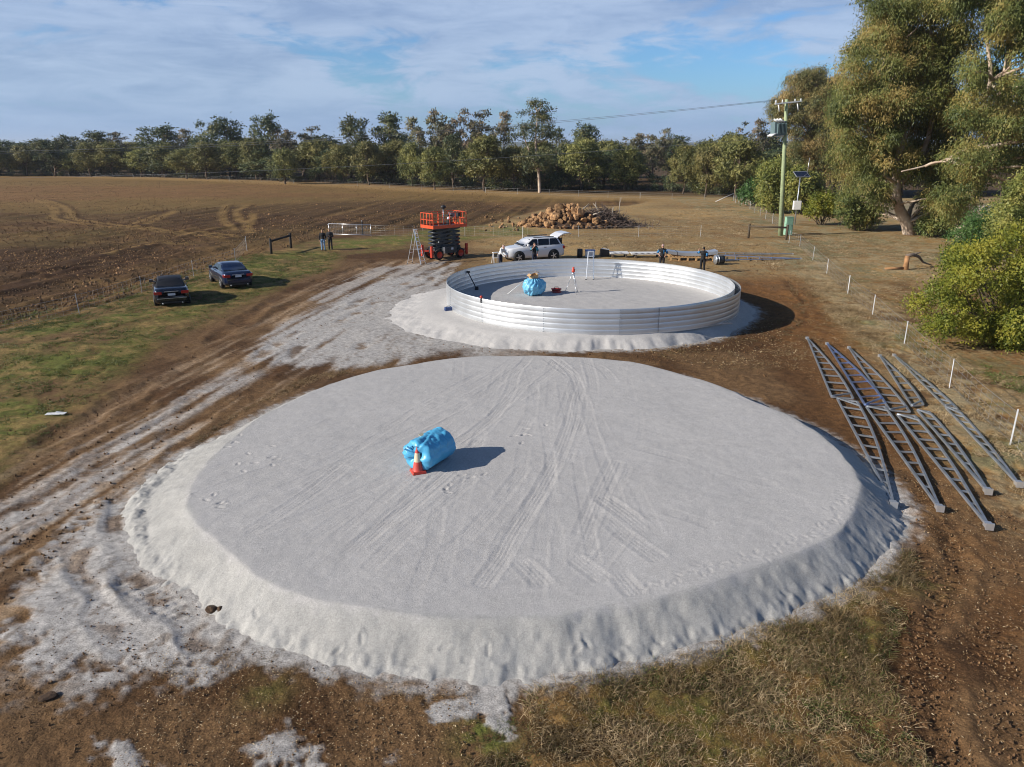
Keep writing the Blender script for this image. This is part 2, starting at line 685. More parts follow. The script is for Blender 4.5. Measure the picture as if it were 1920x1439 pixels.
PAD1_RB = np.convolve(np.r_[PAD1_RB[-5:-1], PAD1_RB, PAD1_RB[1:5]], _k, 'valid')
PAD1_RB = np.maximum(PAD1_RB, PAD1_RT + 0.85)
PAD1_RB = np.where((_ang > 0.1) & (_ang < 2.95), PAD1_RT + 0.95, PAD1_RB)
PAD1_RB = np.convolve(np.r_[PAD1_RB[-5:-1], PAD1_RB, PAD1_RB[1:5]], _k, 'valid')


def pad1_r(X, Y):
    a = np.arctan2(Y - PAD1[1], X - PAD1[0])
    r = np.hypot(X - PAD1[0], Y - PAD1[1])
    return a, r, np.interp(a, _ang, PAD1_RT), np.interp(a, _ang, PAD1_RB)


_b2 = polar_profile(PAD2, [(772, 592), (800, 612), (860, 635), (960, 652), (1040, 658), (1130, 655), (1220, 645), (1310, 630), (1400, 606), (1416, 580)], 0.0)


def pad2_r(X, Y):
    a = np.arctan2(Y - PAD2[1], X - PAD2[0])
    r = np.hypot(X - PAD2[0], Y - PAD2[1])
    rb = np.interp(a, _b2[0], _b2[1], period=2 * math.pi)
    left = np.clip((np.abs(a) - 1.9) / 0.9, 0, 1)
    rb = np.clip(rb, TANK_R + 0.75, TANK_R + 1.5) + left * 1.6
    return a, r, rb - 0.75 - left * 1.3, rb


def ang_noise(a, f, seed):
    return fbm(np.cos(a) * f + 50, np.sin(a) * f + 50, seed, 3)


# wheel tracks on the ground, measured off the photograph
def TR(pts, w=0.32, depth=0.035, gap=None):
    return (GL(pts), w, depth)


RUTS = [
    TR([(0, 905), (120, 800), (250, 735), (330, 695), (420, 620), (560, 540), (700, 490)], 0.5, 0.07),
    TR([(60, 905), (300, 735), (420, 650), (560, 560), (740, 495)], 0.3, 0.035),
    TR([(0, 990), (130, 900), (300, 790), (430, 705), (560, 620), (700, 555), (830, 500)], 0.35, 0.035),
    TR([(0, 1060), (170, 930), (340, 805), (500, 700), (640, 600), (830, 515)], 0.35, 0.03),
    TR([(60, 1090), (210, 970), (350, 860), (450, 760), (600, 680), (800, 600)], 0.3, 0.03),
    TR([(100, 1050), (235, 950), (330, 850)], 0.3, 0.03),
    TR([(224, 960), (222, 1000), (250, 1060), (310, 1120), (350, 1160)], 0.34, 0.05),
    TR([(170, 1075), (190, 1120), (215, 1170)], 0.3, 0.04),
    TR([(1600, 900), (1680, 960), (1760, 1000), (1780, 1080), (1760, 1160), (1750, 1250), (1790, 1400)], 0.3, 0.06),
    TR([(1690, 1000), (1720, 1070), (1700, 1150), (1690, 1230), (1780, 1439)], 0.35, 0.05),
    TR([(1790, 1020), (1850, 1120), (1880, 1200), (1900, 1330)], 0.35, 0.07),
    TR([(1430, 660), (1480, 625), (1520, 600), (1500, 560), (1470, 520)], 0.3, 0.05),
    TR([(1520, 650), (1600, 760), (1700, 880), (1800, 1010)], 0.3, 0.04),
    TR([(0, 790), (60, 750), (140, 690), (200, 640), (290, 590)], 0.3, 0.03),
    TR([(0, 690), (120, 640), (240, 610), (300, 590)], 0.25, 0.02),
    TR([(170, 700), (280, 620), (420, 560), (500, 545)], 0.3, 0.04),
]
FIELD_TRACKS = [
    [(62, 374), (95, 385), (108, 400), (92, 408), (110, 414), (200, 425), (300, 433), (440, 446)],
    [(80, 374), (118, 386), (135, 402), (125, 410), (200, 420), (300, 430), (440, 440)],
    [(250, 420), (285, 408), (325, 395)], [(275, 420), (310, 405), (330, 395)],
    [(424, 385), (415, 400), (420, 415), (438, 430)], [(462, 385), (445, 395), (443, 405), (462, 422), (470, 435)],
    [(474, 402), (473, 415), (462, 424)], [(200, 480), (215, 472), (260, 460), (340, 455)],
]
FIELD_LINES = [smooth_line([G(*p) for p in q], 2) for q in FIELD_TRACKS]
FURROW_DIR = np.array(G(509, 476)) - np.array(G(149, 590))
FURROW_DIR /= np.linalg.norm(FURROW_DIR)


def field_mask(X, Y):
    """ploughed paddock: beyond the left fence line and the back fence"""
    f = np.array(FENCE_L)
    xs = [-500] + list(f[:, 0]) + [G(617, 442)[0], G(696, 441)[0]] + [G(760, 432)[0], G(900, 425)[0], G(1030, 392)[0], G(1180, 386)[0], 60, 200]
    ys = [-60] + list(f[:, 1] + 2.0) + [G(617, 442)[1], G(696, 441)[1]] + [G(760, 432)[1], G(900, 425)[1], G(1030, 392)[1], G(1180, 386)[1], 190, 300]
    yb = np.interp(X, xs, ys)
    far = np.interp(X, *zip(*sorted([(p[0], p[1]) for p in FENCE_F])))
    return sstep(0.0, 2.5, Y - yb) * sstep(2.0, -4.0, Y - far)


def base_h(X, Y):
    X = np.asarray(X, float)
    Y = np.asarray(Y, float)
    d = np.hypot(X, Y)
    near = sstep(140, 50, d)
    h = (fbm(X * 0.09, Y * 0.09, 3, 3) - 0.5) * 0.30 * sstep(300, 60, d)
    # keep the pads' footing level
    k1 = sstep(12.5, 9.5, np.hypot(X - PAD1[0], Y - PAD1[1]))
    k2 = sstep(13, 9.8, np.hypot(X - PAD2[0], Y - PAD2[1]))
    h = h * (1 - np.maximum(k1, k2))
    return h + (fbm(X * 0.9, Y * 0.9, 5, 3) - 0.5) * 0.06 * near


def gz(x, y):
    return float(base_h(np.array([x]), np.array([y]))[0])


def build_ground():
    th = np.concatenate([np.linspace(-3.05, -0.93, 60)[:-1], np.arange(-0.93, 0.93, 0.0031), np.linspace(0.93, 3.05, 60)])
    rr = np.concatenate([[0.15, 1.0, 2.0, 3.0, 4.0, 5.0], 5.6 * 1.0044 ** np.arange(0, int(math.log(330 / 5.6) / math.log(1.0044))), 335 * 1.06 ** np.arange(0, 58)])
    T, Rr = np.meshgrid(th, rr)
    X, Y = Rr * np.sin(T), Rr * np.cos(T)
    nr, nt_ = X.shape
    d = Rr
    Z = base_h(X, Y)
    near = sstep(120, 40, d)
    # ---- masks
    fm = field_mask(X, Y)
    n1 = fbm(X * 0.35, Y * 0.35, 11, 4)
    n2 = fbm(X * 1.6, Y * 1.6, 12, 4)
    n3 = fbm(X * 6.0, Y * 6.0, 13, 3)
    nb = fbm(X * 0.06, Y * 0.06, 14, 3)
    # drive direction, streaks of sand dragged along it
    g0, g1 = np.array(G(60, 980)), np.array(G(800, 520))
    dv = (g1 - g0) / np.linalg.norm(g1 - g0)
    U, W = X * dv[0] + Y * dv[1], -X * dv[1] + Y * dv[0]
    st = fbm(U * 0.22, W * 2.3, 21, 4)
    st2 = fbm(U * 0.5, W * 6.0, 22, 3)

    brown = np.array((0.106, 0.071, 0.043))
    dark = np.array((0.050, 0.028, 0.015))
    red = np.array((0.178, 0.096, 0.040))
    tan = np.array((0.30, 0.205, 0.105))
    straw = np.array((0.34, 0.25, 0.13))
    green = np.array((0.085, 0.112, 0.030))
    olive = np.array((0.115, 0.105, 0.042))
    sandc = np.array((0.455, 0.432, 0.405))
    C = np.empty(X.shape + (3,))
    C[:] = brown

    def lay(m, c):
        nonlocal C
        m = np.clip(m, 0, 1)[..., None]
        C = C * (1 - m) + np.asarray(c) * m
    # general tone
    right = sstep(6, 12, X - Y * 0.12)
    lay(sstep(0.40, 0.62, n1) * 0.8, dark)
    lay(right * sstep(0.25, 0.6, n1 * 0.6 + n2 * 0.4) * 0.85, red)
    lay(right * sstep(0.56, 0.70, n2) * 0.5, dark)

    # dry grass land: round the far side, along the right fence, foreground right
    dfr, sfr, tfr = seg_dist(X, Y, FENCE_R)
    fr = sstep(3.0, 0.3, dfr)
    beyond = sstep(0.0, 2.0, X - np.interp(Y, [p[1] for p in FENCE_R][::-1], [p[0] for p in FENCE_R][::-1]))
    beyond = beyond * (Y < 130)
    lay((fr * 0.9 + beyond * 0.5) * sstep(0.25, 0.55, n2 * 0.6 + n1 * 0.4), straw * 0.68)
    lay(beyond * sstep(0.5, 0.62, n1) * 0.6, red * 0.8)
    lay(fr * sstep(0.52, 0.66, n1) * 0.6, olive)
    fgr = np.clip(poly_sd(X, Y, [(960, 1300), (1130, 1262), (1300, 1225), (1480, 1150), (1640, 1070), (1700, 1060), (1680, 1250), (1760, 1500), (1700, 1800), (900, 1800), (880, 1439), (985, 1390)]) / 0.7 + 0.3, 0, 1)
    lay(fgr * sstep(0.30, 0.6, n2) * 0.65, np.array((0.155, 0.105, 0.045)))
    lay(fgr * sstep(0.54, 0.68, n1 * 0.5 + n3 * 0.5) * 0.8, olive * 0.8)
    lay(fgr * sstep(0.50, 0.40, n2) * 0.6, dark * 0.8)
    mid = sstep(47, 52, Y) * sstep(0, 6, X + 6) * (1 - fm) * sstep(150, 120, Y)
    lay(mid * 0.7, straw * 0.72)
    lay(mid * sstep(0.42, 0.62, n1) * 0.5, brown * 1.2)
    lay(mid * sstep(0.50, 0.66, nb) * 0.7, straw * 0.9)
    lay(mid * sstep(0.55, 0.68, n2) * 0.35, olive)
    # left grass strip beside the fence
    gl = np.clip(poly_sd(X, Y, [(-500, 900), (-300, 720), (0, 625), (150, 585), (290, 540), (400, 508), (520, 470), (600, 450), (690, 446), (860, 425), (980, 420), (1010, 440), (860, 452), (720, 470), (640, 475), (625, 500), (520, 540), (430, 590), (300, 640), (200, 720), (120, 800), (0, 880), (-300, 1100)]) / 2.2 + 0.35, 0, 1)
    gm = gl * sstep(0.28, 0.58, n1 * 0.55 + n2 * 0.3 + nb * 0.15)
    lay(gm * 0.9, olive)
    lay(gl * sstep(0.44, 0.60, n1 * 0.6 + n3 * 0.4) * 0.85, green)
    lay(gl * sstep(0.56, 0.66, n2) * 0.5, straw * 0.7)
    dfl, _, _ = seg_dist(X, Y, FENCE_L)
    lay(sstep(1.4, 0.2, dfl) * sstep(0.35, 0.6, n2) * 0.7, straw * 0.62)
    # small patches of green
    for px, py, rr_, a in ((910, 1380, 0.45, 1), (1300, 1390, 0.5, .5), (1580, 1200, 0.6, .6), (1720, 1090, 0.5, .7), (540, 1195, 0.5, .5), (1440, 1160, 0.4, .6), (1310, 1345, 0.3, .8), (90, 470, 9, .55), (60, 440, 12, .35), (500, 1300, 0.4, .4), (1130, 1350, .4, .5)):
        gx, gy = G(px, py)
        lay(np.exp(-((X - gx) ** 2 + (Y - gy) ** 2) / (rr_ ** 2)) * a * sstep(0.35, 0.6, n3 * 0.6 + n2 * 0.4), green)

    # ---- ploughed paddock
    FU, FW = X * FURROW_DIR[0] + Y * FURROW_DIR[1], -X * FURROW_DIR[1] + Y * FURROW_DIR[0]
    fur = fbm(FU * 0.05, FW * 0.62, 31, 4)
    furb = fbm(X * 0.02, Y * 0.045, 32, 3)
    horiz = fbm(X * 0.035, Y * 0.38, 33, 4)
    clods = fbm(X * 1.1, Y * 1.1, 34, 4)
    fieldc = brown * 0.95 + (red - brown) * 0.12
    lay(fm, fieldc)
    lay(fm * sstep(0.38, 0.60, fur * 0.6 + horiz * 0.4), dark * 1.0)
    furl = fbm(FU * 0.04, FW * 1.25, 35, 3)
    lay(fm * sstep(0.50, 0.62, furl) * sstep(150, 60, d) * 0.7, dark * 0.75)
    lay(fm * sstep(0.46, 0.62, clods) * 0.55, dark)
    lay(fm * sstep(0.50, 0.68, horiz) * 0.5, tan * 0.55)
    lay(fm * sstep(100, 150, d) * 0.55, np.array((0.205, 0.128, 0.062)))
    lay(fm * sstep(0.45, 0.62, furb) * sstep(60, 120, d) * 0.5, np.array((0.15, 0.115, 0.048)))
    lay(fm * sstep(0.42, 0.60, nb) * sstep(150, 60, d) * sstep(0, -35, X) * 0.35, olive * 0.75)
    lay(fm * sstep(0.50, 0.62, n1) * 0.2, olive * 0.7)
    for pl, am in (([(-400, 480), (0, 466), (200, 462), (330, 462), (460, 440), (420, 462), (300, 482), (150, 530), (0, 580), (-300, 680)], 0.85), ([(215, 400), (420, 388), (640, 376), (900, 378), (980, 392), (900, 412), (700, 424), (560, 432), (330, 420)], 0.65)):
        dk = np.clip(poly_sd(X, Y, pl) / 3.0 + 0.4, 0, 1) * fm
        lay(dk * am * sstep(0.30, 0.55, furl * 0.5 + clods * 0.3 + n1 * 0.2), np.array((0.048, 0.029, 0.017)))
    edge_f = sstep(8.0, 0.5, dfl) * fm
    lay(edge_f * 0.6, tan * 0.5)
    for ln in FIELD_LINES:
        dd, _, tt = seg_dist(X, Y, ln)
        lay(sstep(0.75, 0.3, dd) * 0.75, np.array((0.19, 0.135, 0.062)))
        lay(sstep(0.5, 0.2, np.abs(tt - 0.95)) * sstep(1.5, 1.0, dd) * 0.6, dark * 0.8)
    Z += fm * ((fur - 0.5) * 0.45 + (furl - 0.5) * 0.30 + (clods - 0.5) * 0.26) * sstep(170, 70, d)
    # far edge strip of pale dry grass under the trees, then litter in the wood
    far = np.interp(X, *zip(*sorted([(p[0], p[1]) for p in FENCE_F])))
    lay(sstep(-12, -2, Y - far) * sstep(16, 3, Y - far) * (d < 400) * 0.75 * (X < 60), straw * 0.72)
    lay(sstep(4, 14, Y - far) * 0.9, np.array((0.060, 0.045, 0.028)))
    lay(sstep(500, 900, d), np.array((0.045, 0.052, 0.028)))
    # gravel drive under the trees on the right
    gd = np.clip(poly_sd(X, Y, [(1560, 392), (1640, 405), (1760, 425), (1900, 440), (2100, 470), (2100, 395), (1900, 385), (1600, 372)]) / 3 + 0.3, 0, 1)
    lay(gd * 0.9, (0.20, 0.18, 0.16))

    # ---- ruts
    rutm = np.zeros(X.shape)
    for ln, w, dp in RUTS:
        xs, ys = [p[0] for p in ln], [p[1] for p in ln]
        k = (X > min(xs) - 2) & (X < max(xs) + 2) & (Y > min(ys) - 2) & (Y < max(ys) + 2)
        if not k.any():
            continue
        jit = (fbm(X[k] * 0.9, Y[k] * 0.9, 41, 4) - 0.5) * 0.8
        dd, ss, tt = seg_dist(X[k], Y[k], ln)
        tt = np.abs(tt + jit)
        brk = sstep(0.36, 0.55, fbm(ss * 0.5, tt * 0 + w * 50 + dp * 99, 42, 3))
        f = np.where(dd < 1.2, sstep(w, w * 0.4, tt), 0) * brk
        lug = 1 + 0.35 * np.sign(np.sin(ss * 2 * math.pi / 0.22))
        ridge = np.where(dd < 1.2, sstep(w * 1.0, w * 1.3, tt) * sstep(w * 2.0, w * 1.4, tt), 0) * brk
        Z[k] += -dp * 0.75 * f * lug + dp * 0.45 * ridge
        rutm[k] = np.maximum(rutm[k], f)
    lay(rutm * 0.45, dark * 1.2)

    # ---- dry dust whitening the trampled drive
    drv = np.clip(poly_sd(X, Y, [(-300, 1300), (-100, 950), (0, 890), (150, 800), (300, 700), (420, 630), (560, 545), (700, 490), (860, 480), (860, 520), (820, 640), (640, 690), (430, 790), (260, 930), (120, 1100), (60, 1300)]) / 2.0 + 0.4, 0, 1)
    lay(drv * sstep(0.36, 0.66, st * 0.65 + st2 * 0.35) * 0.62, np.array((0.235, 0.180, 0.135)))
    lay(drv * sstep(0.52, 0.64, st2 * 0.6 + st * 0.4) * 0.35, np.array((0.34, 0.30, 0.26)))
    C *= np.array((1.43, 1.24, 0.97))
    lay((np.maximum(fr * 0.75, beyond * 0.40) + mid * 0.35) * sstep(0.38, 0.60, n2 * 0.55 + n3 * 0.45), np.array((0.33, 0.275, 0.165)))
    lay(np.maximum(fr * 0.6, beyond * 0.45) * sstep(0.52, 0.64, n1 * 0.6 + n3 * 0.4), np.array((0.125, 0.135, 0.055)))
    # ---- white sand spilt over the ground
    def spill(poly, amt, soft, aniso, thr=0.5, hard=0.11):
        s = np.clip(poly_sd(X, Y, poly) / soft + 0.5, 0, 1)
        tex = (st * 0.6 + st2 * 0.25 + n3 * 0.15) if aniso else (n2 * 0.5 + n3 * 0.5)
        return amt * sstep(0.0, 0.12, s) * sstep(thr - hard, thr + hard, s * 0.62 + (tex - 0.5) * 1.35)
    sp = np.zeros(X.shape)
    sp = np.maximum(sp, spill([(480, 655), (520, 618), (600, 575), (690, 535), (780, 508), (845, 496), (850, 520), (800, 545), (772, 592), (800, 612), (830, 640), (815, 664), (720, 684), (620, 690), (540, 692), (490, 682)], 1.0, 1.8, True, 0.34, 0.18))
    sp = np.maximum(sp, spill([(560, 560), (700, 500), (830, 488), (860, 494), (760, 520), (600, 580)], 0.7, 1.5, True, 0.5))
    sp = np.maximum(sp, spill([(-200, 1050), (-40, 950), (150, 840), (300, 740), (420, 690), (520, 690), (560, 700), (430, 745), (330, 820), (270, 880), (150, 960), (60, 1010), (-40, 1090)], 0.92, 3.2, True, 0.50, 0.24))
    sp = np.maximum(sp, spill([(250, 940), (190, 950), (120, 1030), (80, 1090), (55, 1190), (110, 1240), (200, 1245), (310, 1225), (380, 1252), (440, 1215), (500, 1205), (470, 1190), (400, 1150), (320, 1095), (262, 1030)], 1.0, 1.2, False, 0.12, 0.20))
    sp = np.maximum(sp, spill([(100, 1180), (300, 1200), (330, 1300), (120, 1330), (40, 1260)], 0.75, 1.6, False, 0.52, 0.25))
    sp = np.maximum(sp, spill([(180, 1390), (280, 1370), (310, 1439), (260, 1480), (180, 1450)], 0.9, 0.6, False, 0.45))
    sp = np.maximum(sp, spill([(460, 1390), (560, 1365), (620, 1400), (610, 1500), (450, 1500)], 0.9, 0.6, False, 0.45))
    sp = np.maximum(sp, spill([(860, 1275), (950, 1280), (972, 1330), (972, 1375), (940, 1384), (900, 1345), (820, 1350), (808, 1325), (880, 1310)], 1.0, 0.35, False, 0.36))
    sp = np.maximum(sp, spill([(705, 1400), (750, 1400), (760, 1439), (710, 1439)], 0.8, 0.4, False, 0.45))
    sp = np.maximum(sp, spill([(-60, 1150), (70, 1180), (60, 1320), (-60, 1330)], 0.5, 1.6, False, 0.55, 0.25))
    for cen, pr in ((PAD1, pad1_r), (PAD2, pad2_r)):
        a, r, rt, rb = pr(X, Y)
        sp = np.maximum(sp, sstep(0.55, 0.0, r - rb + (n3 - 0.5) * 0.7) * 1.0)
    a, r, rt, rb = pad2_r(X, Y)
    sp = np.maximum(sp, 0.95 * sstep(2.6, 0.4, r - rb + (n2 - 0.5) * 3.0) * sstep(PAD2[0] - 2, PAD2[0] - 6, X))
    sp = sp * (1 - 0.75 * rutm * sstep(0.45, 0.6, n2))
    # the drive is trampled: dark clods lie through the thin sand
    lay(sp * 0.96, sandc * (0.93 + 0.14 * (n3[..., None] - 0.5) * 2))
    thin = sp * (1 - sp) * 4
    lay(sstep(0.60, 0.70, n3 * 0.5 + st2 * 0.5) * sp * 0.55, brown * 1.3)
    Z += sp * 0.012 + near * (n3 - 0.5) * 0.05 * (1 - 0.78 * sp) + near * (n2 - 0.5) * 0.07 * (1 - sp)
    # rough grass patches stand a little higher
    Z += (fgr * 0.05 + fr * 0.05) * sstep(0.4, 0.65, n2)
    # keep beneath the pads
    for pr in (pad1_r, pad2_r):
        a, r, rt, rb = pr(X, Y)
        Z -= sstep(0.0, -0.7, r - rb) * 0.12
    me_V = np.stack([X, Y, Z], -1).reshape(-1, 3)
    i = np.arange((nr - 1) * (nt_ - 1))
    a0 = (i // (nt_ - 1)) * nt_ + i % (nt_ - 1)
    F = np.stack([a0, a0 + nt_, a0 + nt_ + 1, a0 + 1], 1)[:, ::-1]
    # close the sheet behind the camera and under it
    j = np.arange(nr - 1)
    F2 = np.stack([j * nt_ + nt_ - 1, (j + 1) * nt_ + nt_ - 1, (j + 1) * nt_, j * nt_], 1)[:, ::-1]
    F = np.vstack([F, F2])
    o = mesh_np('ground', me_V, F, M_ground, True)
    at = o.data.attributes.new('col', 'FLOAT_COLOR', 'POINT')
    cc = np.ones((C.size // 3, 4), np.float32)
    cc[:, :3] = C.reshape(-1, 3)
    at.data.foreach_set('color', cc.ravel())
    tag(o, kind='structure')
    return o


ground = build_ground()


# ---------------------------------------------------------------- sand pads
PT = P1_TOP
PAD_TRACKS = [  # (points on the pad, half width, depth, tread bars)
    ([(990, 672), (965, 700), (960, 735), (920, 790), (880, 850), (800, 930), (700, 1000), (600, 1070)], .20, 1, 0),
    ([(1040, 678), (1010, 740), (985, 800), (930, 860), (860, 930), (790, 1000), (680, 1040)], .20, 1, 0),
    ([(1030, 676), (1090, 720), (1075, 760), (1070, 800), (1050, 850), (1020, 910), (960, 1010), (945, 1040), (910, 1090)], .22, 1.2, 0),
    ([(1045, 676), (1080, 705), (1092, 745), (1090, 790), (1060, 860)], .20, 1.1, 0),
    ([(1100, 676), (1115, 720), (1110, 760), (1085, 810)], .20, .9, 0),
    ([(1090, 676), (1130, 690), (1150, 715)], .20, .8, 0),
    ([(960, 676), (900, 720), (820, 760), (700, 810), (560, 860), (380, 925)], .20, .9, 0),
    ([(985, 680), (900, 745), (790, 800), (640, 870), (500, 930), (420, 975)], .20, .8, 0),
    ([(930, 690), (850, 725), (700, 770), (560, 805)], .18, .6, 0),
    ([(1010, 690), (940, 770), (850, 840), (720, 900), (600, 960), (480, 1000)], .20, .9, 0),
    ([(1150, 870), (1110, 960), (1080, 1040), (1065, 1090)], .24, 1.1, 1),
    ([(1170, 880), (1135, 950), (1100, 1030)], .20, .7, 1),
    ([(1140, 940), (1175, 965), (1230, 1010), (1275, 1045)], .26, 1.5, 1),
    ([(1135, 970), (1180, 1010), (1225, 1040)], .24, 1.2, 1),
    ([(1105, 1025), (1150, 1065), (1185, 1105)], .24, 1.4, 1),
    ([(1090, 1055), (1120, 1078)], .22, 1.2, 1),
    ([(1160, 1065), (1220, 1092)], .2, .9, 1),
    ([(985, 1062), (1010, 1088)], .24, 1.3, 1),
    ([(935, 1040), (950, 1005), (1010, 930)], .22, .9, 1),
    ([(1200, 840), (1280, 860), (1380, 890), (1440, 905)], .20, .9, 1),
    ([(1175, 880), (1260, 905), (1350, 930)], .20, .7, 1),
    ([(1160, 935), (1240, 955), (1320, 980)], .20, .7, 1),
    ([(1210, 825), (1310, 828), (1400, 835)], .18, .5, 1),
    ([(1195, 790), (1300, 775), (1420, 765)], .10, .5, 0),
    ([(1180, 710), (1190, 750), (1205, 790), (1195, 840)], .08, .5, 0),
    ([(900, 830), (860, 860), (690, 1005), (660, 1035)], .22, 1.0, 0),
    ([(880, 900), (760, 1000), (700, 1060)], .20, .9, 0),
    ([(820, 960), (815, 1010)], .18, .6, 0), ([(980, 880), (890, 1000), (800, 1060)], .2, .9, 0),
    ([(640, 880), (560, 940), (480, 990)], .22, 1.2, 1), ([(700, 930), (640, 970), (580, 1010)], .22, .7, 1),
    ([(560, 830), (470, 855), (400, 880)], .18, .7, 0), ([(620, 790), (520, 830), (430, 850)], .18, .5, 0),
    ([(730, 740), (640, 765), (560, 790)], .14, .5, 0), ([(830, 690), (780, 715), (740, 740)], .14, .5, 0),
    ([(1280, 700), (1330, 720), (1400, 750)], .16, .8, 0), ([(860, 680), (858, 715)], .2, .6, 0),
    ([(1170, 1000), (1120, 1060), (1090, 1100)], .2, .9, 1),
]


def sand_grid(name, c, half, step, hfun, colfun):
    n = int(2 * half / step) + 1
    ax = np.linspace(-half, half, n)
    X, Y = np.meshgrid(c[0] + ax, c[1] + ax)
    Z, keep = hfun(X, Y)
    C = colfun(X, Y)
    idx = np.arange(n * n).reshape(n, n)
    q = keep[:-1, :-1] | keep[1:, :-1] | keep[:-1, 1:] | keep[1:, 1:]
    F = np.stack([idx[:-1, :-1][q], idx[:-1, 1:][q], idx[1:, 1:][q], idx[1:, :-1][q]], 1)
    used = np.unique(F)
    remap = np.zeros(n * n, np.int32)
    remap[used] = np.arange(len(used))
    V = np.stack([X, Y, Z], -1).reshape(-1, 3)[used]
    o = mesh_np(name, V, remap[F], M_sand, True)
    at = o.data.attributes.new('col', 'FLOAT_COLOR', 'POINT')
    cc = np.ones((len(used), 4), np.float32)
    cc[:, :3] = C.reshape(-1, 3)[used]
    at.data.foreach_set('color', cc.ravel())
    return tag(o, kind='structure')


